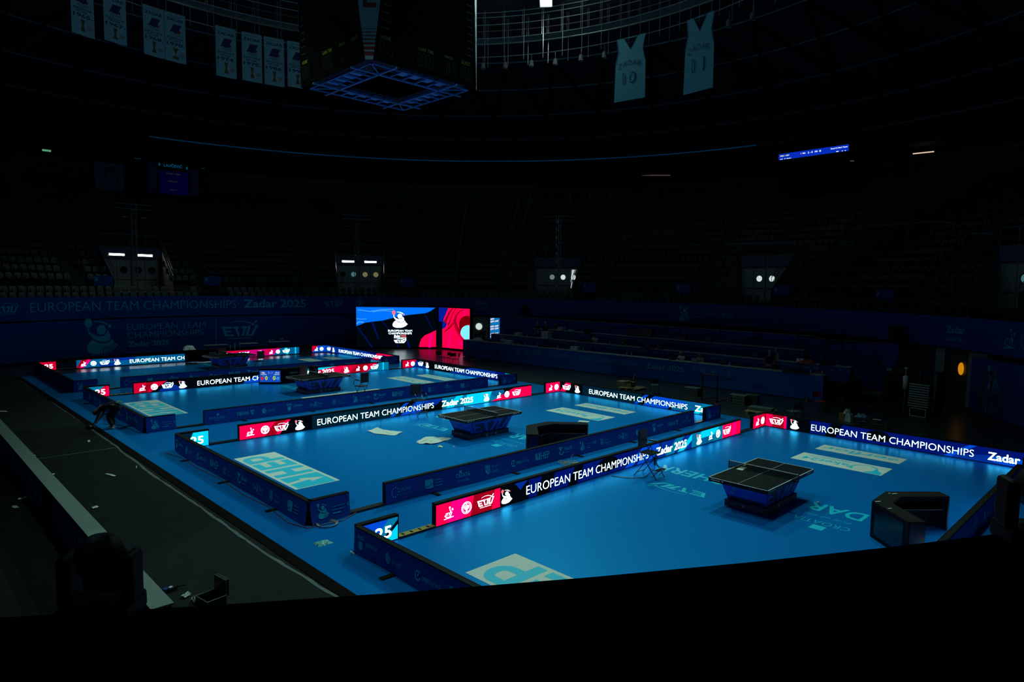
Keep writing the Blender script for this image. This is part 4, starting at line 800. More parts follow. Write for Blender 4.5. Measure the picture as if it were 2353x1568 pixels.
# ---------------------------------------------------------------- scoreboard cube hung in the middle
root = empty('scoreboard_cube', (1.0, 18.3, 14.05), 0, 'large black eight sided scoreboard cube hanging from the roof', 'scoreboard')
M_SBB = mat('scoreboard_black', (0.0022, 0.0026, 0.002), 0.6, spec=0.05); M_SBW = mat('scoreboard_white', (0.42, 0.62, 0.62), 0.6); M_SBR = mat('scoreboard_red', (0.42, 0.015, 0.02), 0.6); M_SBY2 = mat('scoreboard_yellow', (0.35, 0.33, 0.02), 0.6); M_SBG = mat('scoreboard_segments', (0.03, 0.035, 0.032), 0.5); M_SBF = mat('frame_led_lit', (0.05, 0.42, 0.85), 0.5)  # bottom frame: blue LED glow from below is painted into its colour
def octa(h, c): return [(-h + c, -h), (h - c, -h), (h, -h + c), (h, h - c), (h - c, h), (-h + c, h), (-h, h - c), (-h, -h + c)]
B_, T_ = octa(2.85, .22), octa(3.25, 1.15); HT = 5.2
b = MB(); b.add([(x, y, 0) for x, y in B_] + [(x, y, HT) for x, y in T_], [(i, (i + 1) % 8, 8 + (i + 1) % 8, 8 + i) for i in range(8)] + [tuple(range(8, 16))], M_SBB)
def facemap(i):
    p0, p1, q0, q1 = Vector((*B_[i], 0)), Vector((*B_[(i + 1) % 8], 0)), Vector((*T_[i], HT)), Vector((*T_[(i + 1) % 8], HT)); n_ = (p1 - p0).cross(q0 - p0).normalized()
    return lambda u, v, off: p0.lerp(p1, u).lerp(q0.lerp(q1, u), v) + n_ * (off + .01)
for i in (0, 2, 4, 6):
    A = Art(.004); A.text('HOME', .04, .165, .026, M_SBY2, 1, width=.09, bold=True); A.text('GAME TIME', .39, .165, .026, M_SBY2, 1, width=.155, bold=True); A.text('PERIOD', .66, .17, .020, M_SBY2, 1, width=.085, bold=True); A.text('GUEST', .84, .165, .026, M_SBY2, 1, width=.10, bold=True); A.text('No. P.T', .78, .71, .022, M_SBY2, 1, width=.14, bold=True)
    for (u, n_) in ((.04, 3), (.39, 4), (.68, 1), (.75, 1), (.84, 3)):
        for q in range(n_):
            for z_ in (0, .05): A.rect(u + .042 * q, .055 + z_, u + .042 * q + .004, .095 + z_, M_SBG, 1); A.rect(u + .042 * q + .028, .055 + z_, u + .042 * q + .032, .095 + z_, M_SBG, 1)
            for z_ in (.05, .098, .146): A.rect(u + .042 * q + .005, z_, u + .042 * q + .027, z_ + .004, M_SBG, 1)
    for q in range(12): A.rect(.03, .24 + .055 * q, .10, .25 + .055 * q, M_SBG, 1); A.rect(.90, .24 + .055 * q, .97, .25 + .055 * q, M_SBG, 1)
    A.rect(.90, .76, 1.0, 1.0, M_SBW, 1); A.stroke([(.92, .82), (.945, .93), (.975, .79), (.93, .79)], .008, M_SBB, 2); A.rect(0, .76, .08, 1.0, M_SBW, 1); A.stroke([(.02, .82), (.04, .93), (.065, .79), (.03, .79)], .008, M_SBB, 2)
    b.art(A, facemap(i))
b.build('display_faces', root)
for i in (1, 3, 5, 7):
    b = MB(); A = Art(.004); A.rect(0, 0, 1, 1, M_SBW, 1, 2)
    for z_, h_ in ((.03, .035), (.075, .028), (.115, .018), (.148, .012), (.178, .009), (.206, .006), (.232, .004)): A.rect(0, z_ * .95, 1, z_ * .95 + h_ * .8, M_SBR, 2)
    A.rect(.22, .40, .40, .50, M_SBR, 2); A.rect(.22, .375, .82, .41, M_SBR, 2); A.rect(0, .575, 1, .59, M_SBR, 2); A.rect(0, .60, 1, .603, M_SBR, 2)
    b.art(A, facemap(i)); b.build('corner_panel', root)
b = MB(); f = 2.5; g2 = 1.55; zf = -.02
for s in (-1, 1):
    for (p, q) in (((-f, s * f), (f, s * f)), ((s * f, -f), (s * f, f))): b.box(((p[0] + q[0]) / 2, (p[1] + q[1]) / 2, zf), (abs(q[0] - p[0]) + .05, abs(q[1] - p[1]) + .05, .06), M_SBF)
    for (p, q) in (((-f - .3, s * g2), (f + .3, s * g2)), ((s * g2, -f - .3), (s * g2, f + .3))): b.box(((p[0] + q[0]) / 2, (p[1] + q[1]) / 2, zf - .03), (abs(q[0] - p[0]) + .08, abs(q[1] - p[1]) + .08, .06), M_SBF)
    for t in (-1.0, -.4, .25, .9): b.box((t, s * (f + g2) / 2, zf), (.05, f - g2, .05), M_SBF); b.box((s * (f + g2) / 2, t, zf), (f - g2, .05, .05), M_SBF); b.box((t + .3, s * (f + g2) / 2, zf + .12), (.45, .5, .1), M_SBF); b.box((s * (f + g2) / 2, t + .3, zf + .12), (.5, .45, .1), M_SBF)
    for s2 in (-1, 1): b.tube((s * f, s2 * f, zf), (s * g2, s2 * g2, zf), .03, M_SBF, 5)
M_SBP = mat('frame_mesh', (0.015, 0.03, 0.05), 0.7)
for s in (-1, 1): b.box((0, s * (f + g2) / 2, zf + .2), (2 * f, f - g2, .02), M_SBP); b.box((s * (f + g2) / 2, 0, zf + .2), (f - g2, 2 * g2, .02), M_SBP)
b.build('bottom_frame', root)
for x, y in octa(3, .1)[::2]: b = MB(); b.tube((x * .6, y * .6, HT), (x * .6, y * .6, 13.6), .03, M_STEEL, 5); b.build('suspension_cable', root)
# near parapet in front of the camera and the wall below it
b = MB(); Rp = 28.62
b.ring(Rp, 4.25, Rp, 4.0, 200, 292, M_BLK, 60); b.ring(Rp, 4.25, Rp + .35, 4.22, 200, 292, mat('parapet_top', (0.001, 0.002, 0.006), .9, spec=0.0), 60); b.ring(Rp, -.03, Rp, 4.0, 200, 292, M_BLK, 60); b.ring(Rp + .35, 4.22, Rp + .35, 3.2, 200, 292, M_BLK, 60); b.ring(Rp + .35, 3.2, 37.8, 3.6, 200, 292, M_BLK, 60)
tag(b.build('wall_parapet'), 'dark curved parapet in front of the camera', 'parapet', kind='structure')
# ================================================================ tennis tables
def table_tt(x, y, yaw, label):
    root = empty('table_tennis_table', (x, y, 0), yaw, label, 'table tennis table', 'table tennis tables')
    b = MB(); b.box((0, 0, .7475), (2.74, 1.525, .025), M_TTOP)
    for s in (-1, 1): b.box((0, s * .7525, .7612), (2.74, .02, .001), M_WHITE); b.box((s * 1.36, 0, .7612), (.02, 1.525, .001), M_WHITE)
    b.box((0, 0, .7611), (2.74, .006, .001), M_WHITE); b.build('table_top', root)
    b = MB(); A = Art(.001)
    for s in (-1, 1): b.box((0, s * .745, .70), (2.70, .03, .07), M_TTOP); b.box((s * 1.352, 0, .70), (.03, 1.50, .07), M_TTOP)
    for u in (.06, 2.74 - .48): A.text('TIBHAR', u, .03, .034, M_WHITE, 1, width=.26, bold=True); A.poly([(u + .29, .064), (u + .35, .064), (u + .32, .028)], M_WHITE, 1)
    A.text('Smash', .50, .032, .026, M_TLOGO, 1, width=.24)
    b.art(A, lambda u, v, off: (-1.37 + u, -.7605 - off - .001, .67 + v)); A2 = Art(.001); A2.text('TIBHAR', .06, .03, .034, M_WHITE, 1, width=.26, bold=True); A2.poly([(.35, .064), (.41, .064), (.38, .028)], M_WHITE, 1)
    b.art(A2, lambda u, v, off: (-1.368 - off - .001, .76 - u, .67 + v)); b.build('table_apron', root)
    # tapering skirt base with the big letters
    tl, tw, bl, bw, z0, z1 = 1.08, .60, .84, .47, .16, .70
    T4 = [(-tl, -tw), (tl, -tw), (tl, tw), (-tl, tw)]; B4 = [(-bl, -bw), (bl, -bw), (bl, bw), (-bl, bw)]
    b = MB(); b.add([(*p, z0) for p in B4] + [(*p, z1) for p in T4], [(0, 1, 5, 4), (1, 2, 6, 5), (2, 3, 7, 6), (3, 0, 4, 7)], M_TNAVY)
    def fm(i):
        p0, p1, q0, q1 = Vector((*B4[i], z0)), Vector((*B4[(i + 1) % 4], z0)), Vector((*T4[i], z1)), Vector((*T4[(i + 1) % 4], z1)); n_ = (p1 - p0).cross(q0 - p0).normalized()
        return lambda u, v, off: p0.lerp(p1, u).lerp(q0.lerp(q1, u), v) + n_ * (off + .002)
    for i in (0, 2):
        A = Art(.001); P = lambda *pts: A.poly(list(pts), M_TBLUE, 1)
        P((0, .0), (.05, 0), (.05, 1), (0, 1)); P((.95, 0), (1, 0), (1, 1), (.95, 1)); P((0, .9), (1, .9), (1, 1), (0, 1))
        P((.07, .05), (.12, .05), (.12, .80), (.07, .80)); P((.07, .68), (.30, .68), (.28, .82), (.07, .82)); P((.07, .38), (.24, .38), (.23, .50), (.07, .50)); P((.07, .05), (.30, .05), (.30, .18), (.07, .18))
        P((.27, .68), (.50, .68), (.48, .92), (.27, .92)); P((.33, .70), (.41, .70), (.47, .02), (.41, .02))
        P((.52, .68), (.72, .68), (.72, .92), (.52, .92)); P((.60, .70), (.68, .70), (.58, .02), (.50, .02)); P((.73, .88), (.79, .88), (.73, .05), (.67, .05)); P((.67, .05), (.88, .05), (.88, .18), (.68, .18)); P((.90, .90), (.96, .90), (.89, .05), (.83, .05))
        b.art(A, fm(i))
    for i in (1, 3):
        A = Art(.001); A.rect(.0, .22, 1, 1, M_TBLUE, 0); A.put(champ(M_TLOGO, M_TLOGO, M_TBLUE, 1), .22, .55, .36, .12); A.rect(.38, .72, .52, .74, M_TLOGO, 1); A.rect(.38, .66, .60, .68, M_TLOGO, 1); A.put(ettu(M_TLOGO, 1, False), .64, .62, .14, .06)
        A.rect(.14, .34, .22, .46, M_TLOGO, 1); A.text('LIEBHERR', .40, .30, .07, M_TLOGO, 1, width=.24, bold=True); A.rect(.74, .30, .84, .34, M_TLOGO, 1); A.rect(.74, .22, .80, .24, M_TLOGO, 1); b.art(A, fm(i))
    b.build('skirt_base', root)
    b = MB(); b.box((0, 0, .082), (1.84, 1.06, .162), mat('plinth_navy', (0.002, 0.005, 0.05), .5)); A = Art(.001)
    A.ell(.75, .07, .05, .05, M_TLOGO, 1, 10); A.rect(.95, .09, 1.05, .105, M_TLOGO, 1); A.text('Zadar', .93, .03, .035, M_TLOGO, 1, width=.13); A.poly([(1.16, .11), (1.24, .11), (1.22, .03), (1.18, .03)], M_TLOGO, 1)
    b.art(A, lambda u, v, off: (-.92 + u, -.5305 - off - .001, v + .0)); A = Art(.001); A.text('ZADAR', .17, .06, .035, M_TLOGO, 1, width=.16); A.poly([(.44, .11), (.54, .11), (.49, .05)], M_TLOGO, 1); A.text('Paket24', .52, .06, .03, M_TLOGO, 1, width=.16); A.text('CroXBet', .78, .06, .035, M_TLOGO, 1, width=.18)
    b.art(A, lambda u, v, off: (-.9205 - off - .001, .53 - u, v)); b.build('plinth', root)
    net = empty('net', (0, 0, 0)); net.parent = root
    b = MB(); m = mat('net_mesh', (.01, .02, .03), .9, alpha=.55); b.box((0, 0, .832), (.004, 1.83, .135), m); b.build('net_mesh', root).parent = net
    b = MB(); b.box((0, 0, .905), (.012, 1.83, .014), M_WHITE); b.build('net_tape', net)
    for s in (-1, 1): b = MB(); b.tube((0, s * .915, .74), (0, s * .915, .916), .012, M_PLA, 8); b.box((0, s * .84, .735), (.06, .16, .03), M_PLA); b.box((0, s * .80, .762), (.10, .07, .006), M_PLA); b.build('net_post', net)
    return root
table_tt(0, 0, .008, 'black topped table tennis table on the nearest court, white tag under its net')
table_tt(-.283, 10.51, -.002, 'black topped table tennis table on the second court beside the loose paper sheets')
table_tt(-.129, 22.91, .033, 'table tennis table on the third court in front of the lit score display')
table_tt(.091, 34.84, .089, 'farthest table tennis table with its top shining pale')
b = MB(); b.box((-.02, .55, .7645), (.34, .16, .004), M_PAPER, .1); tag(b.build('paper_tag'), 'white tag sheet under the net of the nearest table', 'tag')
b = MB(); b.box((.35, .66, .7645), (.16, .06, .004), M_PAPER, .1); tag(b.build('paper_tag'), 'small white slip at the far edge of the nearest table top', 'slip')

# ================================================================ umpire chairs
def umpire_chair(x, y, rz, label):
    """faces local -y"""
    root = empty('umpire_chair', (x, y, 0), rz, label, 'chair', 'umpire high chairs')
    b = MB(); b.box((0, 0, .70), (.44, .42, .05), M_PLA); b.build('seat', root, bevel=.015)
    b = MB(); b.box((0, .24, 1.10), (.42, .035, .46), M_PLA); b.build('backrest', root, bevel=.014)
    for s in (-1, 1):
        b = MB(); x_ = s * .225
        b.path([(x_, .25, 1.32), (x_, .24, .82), (x_, .05, .55), (x_, -.38, .0)], .013, M_PLA, 6); b.build('front_leg', root)
        b = MB(); b.path([(x_, -.18, .69), (x_, .36, 0)], .013, M_PLA, 6); b.build('rear_leg', root)
        b = MB(); b.path([(x_ * 1.12, .22, .98), (x_ * 1.12, -.12, .98), (x_ * 1.12, -.22, .92), (x_ * 1.12, -.22, .74)], .012, M_PLA, 6); b.tube((x_ * 1.12, .14, .995), (x_ * 1.12, -.12, .995), .022, M_BLK2, 8); b.build('armrest', root)
    b = MB(); b.box((0, -.36, .26), (.40, .14, .02), M_PLA); 
    for s in (-1, 1): b.tube((s * .2, -.30, .26), (s * .2, -.10, .30), .01, M_PLA, 5); b.tube((s * .2, -.42, .26), (s * .2, -.2, .02), .01, M_PLA, 5)
    b.build('footrest', root)
    for y_, z_ in ((-.25, .16), (.28, .10), (0, .48)): b = MB(); b.tube((-.22, y_, z_), (.22, y_, z_), .010, M_PLA, 5); b.build('crossbar', root)
    return root
umpire_chair(-.22, 3.25, .05, 'black high umpire chair standing before the lit board of the nearest court')
c2 = umpire_chair(-.22, 14.40, -.1, 'black high umpire chair before the lit board of the second court')
umpire_chair(-.02, 19.10, pi + .15, 'black high umpire chair seen from behind at the front of the third court')
umpire_chair(.30, 30.95, pi + .1, 'black high umpire chair seen from behind at the front of the farthest court')
b = MB(); b.box((-.10, 3.13, .44), (.14, .05, .20), M_PLA, .3); tag(b.build('hanging_box'), 'small black box hanging under the nearest umpire chair', 'box')
b = MB(); b.path([(-1.05, 3.98, .01), (-.9, 3.6, .012), (-.75, 3.42, .012), (-.45, 3.25, .012), (-.22, 3.3, .012), (-.12, 3.15, .2), (-.10, 3.13, .36)], .010, M_PLA, 5); tag(b.build('cable'), 'black cable looping from the nearest lit board to the umpire chair', 'cable')
b = MB(); b.lathe((-.12, 14.3, .725), [(.001, .0), (.03, 0), (.035, .05), (.035, .12), (.015, .17), (.012, .2), (.001, .2)], mat('bottle_blue', (.1, .7, .85), .2), 10); tag(b.build('water_bottle'), 'bright blue water bottle standing on the second umpire chair seat', 'bottle')

# ================================================================ scorer desks with angled wings
M_DPAN = mat('desk_panel', (0.002, 0.004, 0.009), 0.6, spec=.08); M_DIN = mat('desk_inner', (0.006, 0.022, 0.055), 0.5, spec=.3)
def score_desk(pts, inward, label, screen=None, words_=(), h=.81):
    """pts: four outline points left to right as seen from outside; inward: offset direction sign"""
    root = empty('scorer_desk', (0, 0, 0), 0, label, 'desk', 'angled scorer desks')
    P = [Vector((x, y, 0)) for x, y in pts]; dep = .36; inn = []
    for i, p in enumerate(P):
        d1 = (P[i] - P[i - 1]).normalized() if i else (P[1] - P[0]).normalized(); d2 = (P[i + 1] - P[i]).normalized() if i < 3 else d1
        n1, n2 = Vector((-d1.y, d1.x, 0)) * inward, Vector((-d2.y, d2.x, 0)) * inward; m_ = (n1 + n2).normalized(); inn.append(p + m_ * dep / max(.5, m_.dot(n1)))
    b = MB(); b.add([(*p.xy, h) for p in P] + [(*p.xy, h) for p in inn] + [(*p.xy, h - .05) for p in P] + [(*p.xy, h - .05) for p in inn],
        [(0, 1, 5, 4), (1, 2, 6, 5), (2, 3, 7, 6), (8, 9, 13, 12), (9, 10, 14, 13), (10, 11, 15, 14), (0, 1, 9, 8), (1, 2, 10, 9), (2, 3, 11, 10), (4, 5, 13, 12), (5, 6, 14, 13), (6, 7, 15, 14), (0, 4, 12, 8), (3, 7, 15, 11)], M_BLK); b.build('desk_top', root)
    for i in range(3):
        p, q = P[i], P[i + 1]; n_ = Vector((-(q - p).normalized().y, (q - p).normalized().x, 0)) * inward; b = MB(); vs = []
        for o in (0, .04):
            for r in (p, q):
                for z in (0.001, h - .05): vs.append((r.x + n_.x * o, r.y + n_.y * o, z))
        b.add(vs, [(0, 2, 3, 1), (4, 5, 7, 6), (0, 1, 5, 4), (2, 6, 7, 3)], M_DPAN); L = (q - p).length; d = (q - p).normalized(); ln = list(words_)
        flip = inward > 0        # outline given left to right from outside
        for (wi, A) in words_:
            if wi == i: b.art(A, lambda u, v, off: (p.x + d.x * u - n_.x * (off + .002), p.y + d.y * u - n_.y * (off + .002), v))
        b.build('front_panel', root)
        b = MB(); pi_, qi = inn[i], inn[i + 1]; c = pi_.lerp(qi, .5); b.box(((p.x + q.x) / 4 + c.x / 2, (p.y + q.y) / 4 + c.y / 2, .48), ((qi - pi_).length * .9, dep * .7, .02), M_DIN, atan2(d.y, d.x)); b.build('shelf', root)
    for i, t in ((0, 0), (3, 1)):
        b = MB(); p, q = P[i], inn[i]; d_ = (P[1] - P[0]).normalized() * .03 if i == 0 else (P[2] - P[3]).normalized() * .03
        vs = [(*p.xy, .001), (*q.xy, .001), (*q.xy, h - .05), (*p.xy, h - .05)]; vs += [(x + d_.x, y + d_.y, z) for x, y, z in vs]; b.add(vs, [(0, 1, 2, 3), (7, 6, 5, 4), (0, 4, 5, 1), (1, 5, 6, 2), (2, 6, 7, 3), (3, 7, 4, 0)], M_DIN); b.build('end_panel', root)
    if screen:
        i, A = screen; p, q = P[i], P[i + 1]; d = (q - p).normalized(); n_ = Vector((-d.y, d.x, 0)) * inward
        b = MB(); b.art(A, lambda u, v, off: (p.x + d.x * u - n_.x * (off + .004), p.y + d.y * u - n_.y * (off + .004), v)); b.build('score_screen', root)
    return root
NK = lambda u: (lambda A: A.text('Nittaku', u, .52, .10, mat('nittaku_grey', (.16, .24, .25), .6), 1, width=.46, bold=True))(Art(.002))
# lit score display
E_SC = glow('score_blue', lin(20, 75, 185), 1.0); E_SCY = glow('score_yellow', lin(205, 225, 40), 1.1); E_SCW = glow('score_white', lin(210, 225, 235), 1.1); E_SCR = glow('score_red', lin(230, 20, 50)); E_SCG = glow('score_green', lin(20, 165, 105)); E_SCB = glow('score_lightblue', lin(50, 150, 235)); E_SCO = glow('score_orange', lin(240, 170, 30))
A = Art(.002); W_ = 1.12; A.rect(.05, .10, W_, .72, E_SC, 0); A.text('0', .33, .22, .20, E_SCY, 1, width=.13, bold=True); A.text('0', .73, .22, .20, E_SCY, 1, width=.13, bold=True); A.text('BEL', .19, .56, .08, E_SCW, 1, width=.15, bold=True); A.text('ITA', .87, .56, .08, E_SCW, 1, width=.12, bold=True); A.text('2 - 1', .50, .56, .09, E_SCW, 1, width=.20)
A.rect(.11, .56, .13, .64, E_BLK, 1); A.rect(.13, .56, .15, .64, E_SCO, 1); A.rect(.15, .56, .17, .64, E_SCR, 1); A.rect(1.01, .56, 1.03, .64, E_SCG, 1); A.rect(1.03, .56, 1.05, .64, E_SCW, 1); A.rect(1.05, .56, 1.07, .64, E_SCR, 1)
for q in range(6): A.rect(.12 + .05 * q, .495, .155 + .05 * q, .525, E_SCW, 1); A.rect(.80 + .045 * q, .495, .835 + .045 * q, .525, E_SCW, 1)
A.poly([(.10, .36), (.15, .38), (.21, .38), (.26, .36), (.24, .30), (.22, .31), (.22, .22), (.14, .22), (.14, .31), (.12, .30)], E_SCR, 1); A.poly([(.93, .36), (.97, .38), (1.02, .38), (1.08, .36), (1.06, .30), (1.04, .31), (1.04, .22), (.96, .22), (.96, .31), (.94, .30)], E_SCB, 1); A.ell(.27, .42, .03, .04, E_SCG, 1, 8); A.ell(.87, .42, .03, .04, E_SCG, 1, 8); A.ell(.90, .28, .02, .02, E_SCW, 1, 8)
score_desk([(-1.48, 26.85), (-.53, 26.08), (.45, 26.08), (1.30, 26.85)], 1, 'angled black scorer desk with a lit blue score screen on the third court', (0, A), [(1, NK(.42))])
score_desk([(-1.17, 39.12), (-.26, 38.35), (.70, 38.35), (1.55, 39.1)], 1, 'angled black scorer desk under a white cloth on the farthest court', None, [(1, NK(.40))])
SA = Art(.002); [SA.arc(.62, .20 + .045 * i, .30, .05, 160, 30, .012, mat('screen_off_art', (.006, .03, .035), .4), 1) for i in range(8)]
SA2 = Art(.002); SA2.rect(.14, .09, 1.16, .72, mat('screen_off', (.002, .004, .009), .18, spec=.6), 0); SA2.put(SA, .1, .0, 1.0)
score_desk([(1.47, -3.55), (.52, -2.70), (-.44, -2.71), (-1.34, -3.67)], 1, 'angled black scorer desk with a switched off screen on the nearest court', (2, SA2), [])
score_desk([(1.24, 6.75), (.30, 7.74), (-.70, 7.77), (-1.62, 6.82)], 1, 'angled black scorer desk seen from its open side on the second court', None, [])
for i, (px, py, w_) in enumerate(((2056, 1136, .12), (2044, 1135, .03), (2018, 1154, .12), (2045, 1170, .08))):
    p = G(px, py, .81); b = MB(); b.box((p.x, p.y, .816), (w_, .03, .012), M_PAPER, -.6); tag(b.build('desk_item'), ['long white slip on the far wing of the nearest scorer desk', 'tiny white scrap on the far wing of the nearest scorer desk', 'white slip at the outer corner of the nearest scorer desk', 'yellowish slip on the near wing of the nearest scorer desk'][i], 'paper slip')
b = MB(); q = _r.Random(4)
def lump(b, c, rx, ry, h, m, n=9, seed=1):
    q = _r.Random(seed); off = [(q.uniform(-.12, .12), q.uniform(.6, 1.0)) for _ in range((n + 1) ** 2)]
    def f(u, v):
        i = int(round(u * n)) + int(round(v * n)) * (n + 1); r = max(0, 1 - ((2 * u - 1) ** 2) ** 1.2) * max(0, 1 - ((2 * v - 1) ** 2) ** 1.2)
        return (c[0] + (2 * u - 1) * rx * (1 + off[i][0]), c[1] + (2 * v - 1) * ry * (1 + off[i][0]), c[2] + .002 + h * sqrt(r) * off[i][1])
    b.grid(f, n, n, m, False)
lump(b, (-.95, 38.95, .81), .36, .25, .32, M_PAPER, seed=5); tag(b.build('draped_cloth'), 'crumpled white cloth on the farthest scorer desk', 'cloth')
p = G(735, 880); b = MB(); b.box((1.35, 26.25, .40), (.36, .36, .80), M_BLK); A = Art(.002); A.text('TIBHAR', .12, -.06, .10, mat('nittaku_grey', (.16, .24, .25), .6), 1, width=.5, bold=True); b.art(A, lambda u, v, off: (1.35 + .03 - v, 26.068 - off, .05 + u)); tag(b.build('towel_box'), 'tall black towel box with vertical lettering on the third court', 'box')

# ================================================================ sheets and stickers on the floor
def hep_sheet(x0, x1, y0, y1, label, trim=0.0):
    A = Art(.0012); L = y1 - y0; H = x1 - x0; A.rect(0, 0, L, H, M_PAPER, 0); k = H / 1.34; s = L / 4.1; P = lambda *p: A.poly([(a * s, b_ * k) for a, b_ in p], M_CYAN, 1)
    P((.04, .10), (.04, 1.24), (.50, 1.24), (.62, .62), (.44, .62), (.62, .10)); P((.72, .10), (1.16, .10), (1.16, 1.24), (.66, 1.24), (.76, .80), (.90, .80), (.60, .10))
    P((1.30, .10), (1.56, .10), (1.56, 1.24), (1.30, 1.24)); P((1.90, .10), (2.16, .10), (2.16, 1.24), (1.90, 1.24)); P((1.56, .54), (1.90, .54), (1.90, .80), (1.56, .80))
    P((2.30, .10), (2.55, .10), (2.55, 1.24), (2.30, 1.24)); [P((2.55, z), (3.00, z), (3.00, z + .24), (2.55, z + .24)) for z in (.10, .55, 1.0)]
    P((3.12, .10), (3.37, .10), (3.37, 1.24), (3.12, 1.24)); P((3.37, 1.02), (3.60, 1.02), (3.60, 1.24), (3.37, 1.24)); P((3.37, .46), (3.60, .46), (3.60, .68), (3.37, .68))
    arc = [(3.60 + .32 * sin(pi * t / 8), .85 - .39 * cos(pi * t / 8)) for t in range(9)]; arc2 = [(3.60 + .10 * sin(pi * t / 8), .85 - .17 * cos(pi * t / 8)) for t in range(9)]
    for t in range(8): P(arc[t], arc[t + 1], arc2[t + 1], arc2[t])
    A.items = [([(u, v) for u, v in vs], fs, m, l) for vs, fs, m, l in A.items]
    b = MB(); rp = lambda u, v: .0025 + .004 * (1 + sin(u * 9 + v * 3)) * (1 if (u < .1 or u > L - .1) else .2)
    b.art(A, lambda u, v, off: (x1 - v, y0 + u, off + .003)); return tag(b.build('floor_sheet'), label, 'floor sheet', 'HEP sheets')
hep_sheet(-8.27, -6.94, -2.25, 1.92, 'large white sheet with cyan HEP letters on the nearest court')
hep_sheet(-8.32, -7.02, 8.75, 12.85, 'large white sheet with cyan HEP letters on the second court')
hep_sheet(-8.29, -6.91, 21.10, 25.16, 'large white sheet with cyan HEP letters on the third court')
def strip_sheet(x0, x1, y0, y1, kind, label):
    A = Art(.0012); L = y1 - y0; H = x1 - x0; A.rect(0, 0, L, H, M_PAPER, 0)
    if kind == 'p':
        A.poly([(.05, H - .03), (.05, H * .75), (.45, H * .30), (.62, H * .80), (.40, H - .03)], M_CYAN, 1); A.ell(.62, H * .55, .30, H * .34, M_PAPER, 2); A.arc(.62, H * .55, .36, H * .38, 150, 400, .05, M_CYAN, 2)
        A.text('Paket24', .85, H * .40, H * .34, M_CYAN, 1, width=L - 1.05, bold=True); A.rect(1.1, H * .2, L - .25, H * .24, M_CYAN, 1); A.rect(1.1, H * .12, L - .6, H * .15, M_CYAN, 1)
    else: A.text('gerflor', .10, H * .25, H * .50, M_CYAN, 1, width=L - .2, bold=True)
    b = MB(); b.art(A, lambda u, v, off: (x1 - v, y0 + u, off + .003)); return tag(b.build('floor_sticker'), label, 'floor sticker', 'sponsor strips near the right boards')
for k, (px0, px1, py0, py1, gx0, gx1, gy0, gy1) in enumerate(((4.95, 6.05, -1.31, 1.36, 6.83, 7.70, -1.27, 1.32), (4.78, 5.92, 9.07, 11.98, 6.71, 7.57, 9.18, 11.98), (4.99, 6.11, 21.53, 24.54, 6.87, 7.70, 21.57, 24.36), (5.24, 6.22, 34.2, 36.1, 7.06, 7.93, 34.4, 36.0))):
    strip_sheet(px0, px1, py0, py1, 'p', f'long white floor sticker with a cyan crescent on the {WH[k]} court'); strip_sheet(gx0, gx1, gy0, gy1, 'g', f'long narrow floor sticker with cyan gerflor lettering on the {WH[k]} court')
b = MB(); b.box((.35, 21.38, .004), (4.2, .42, .004), M_PAPER); tag(b.build('paper_strip'), 'long white paper strip behind the front board of the third court', 'paper')
def sheet_px(pts, label, lift=.03, seed=1):
    P = [G(*p) for p in pts]; c = sum(P, Vector((0, 0, 0))) / len(P); q = _r.Random(seed); vs = [(c.x, c.y, lift)]; n = len(P) * 4
    for i in range(n):
        a = P[i // 4]; b_ = P[(i // 4 + 1) % len(P)]; t = (i % 4) / 4; p = a.lerp(b_, t); vs.append((p.x, p.y, .004 + q.random() * lift * .5))
    for i in range(n):
        p = Vector(vs[1 + i]); m_ = c.lerp(p, .55); vs.append((m_.x, m_.y, lift * q.uniform(.2, 1)))
    fs = [(0, 1 + n + i, 1 + n + (i + 1) % n) for i in range(n)] + [(1 + n + i, 1 + i, 1 + (i + 1) % n, 1 + n + (i + 1) % n) for i in range(n)]
    b = MB(); b.add(vs, fs, M_PAPER); return tag(b.build('paper_sheet'), label, 'paper')
sheet_px([(868, 984), (843, 991), (862, 998), (907, 1002), (926, 994), (884, 989)], 'wavy white paper sheet lying left of the second table', .05, 2)
sheet_px([(979, 1005), (957, 1017), (962, 1021), (998, 1022), (1038, 1010), (1015, 1007)], 'torn white paper sheet in front of the second table', .09, 3)
sheet_px([(1008, 1024), (1006, 1028), (1014, 1030), (1019, 1028), (1014, 1026)], 'small crumpled paper scrap before the torn sheet', .05, 4)
sheet_px([(1040, 1024), (1041, 1025), (1046, 1028), (1043, 1028)], 'tiny curled paper crumb beside the crumpled scrap', .02, 5)
sheet_px([(1331, 967), (1328, 970), (1350, 972), (1356, 969)], 'white paper sheet just behind the second scorer desk', .03, 6)
sheet_px([(803, 1268), (807, 1267), (815, 1273), (812, 1275)], 'paper corner poking out under the near left board corner', .02, 7)
sheet_px([(201, 1013), (206, 1012), (208, 1016), (202, 1017)], 'square white scrap on the black floor right of the bending man', .02, 8)
sheet_px([(241, 1090), (248, 1089), (268, 1094), (260, 1096)], 'long white scrap in the middle of the black floor covering', .03, 9)
sheet_px([(210, 1167), (222, 1164), (227, 1166), (215, 1171)], 'crumpled plastic scrap beside the white topped barrier', .04, 10)
sheet_px([(118, 1090), (125, 1089), (127, 1091), (119, 1092)], 'small pale scrap near the barrier at left', .02, 11)
sheet_px([(73, 1047), (80, 1046), (83, 1048), (76, 1050)], 'oval pale scrap where the barrier top meets the floor seam', .03, 12)
sheet_px([(415, 1372), (435, 1365), (440, 1368), (425, 1376)], 'crumpled silvery wrapping left of the open flight case', .07, 13)
sheet_px([(438, 1378), (455, 1375), (458, 1392), (446, 1388)], 'larger silvery wrapping against the open flight case', .10, 14)
sheet_px([(41, 1147), (60, 1141), (64, 1145), (42, 1150)], 'pale batten end by the outer foot of the barrier', .03, 15)
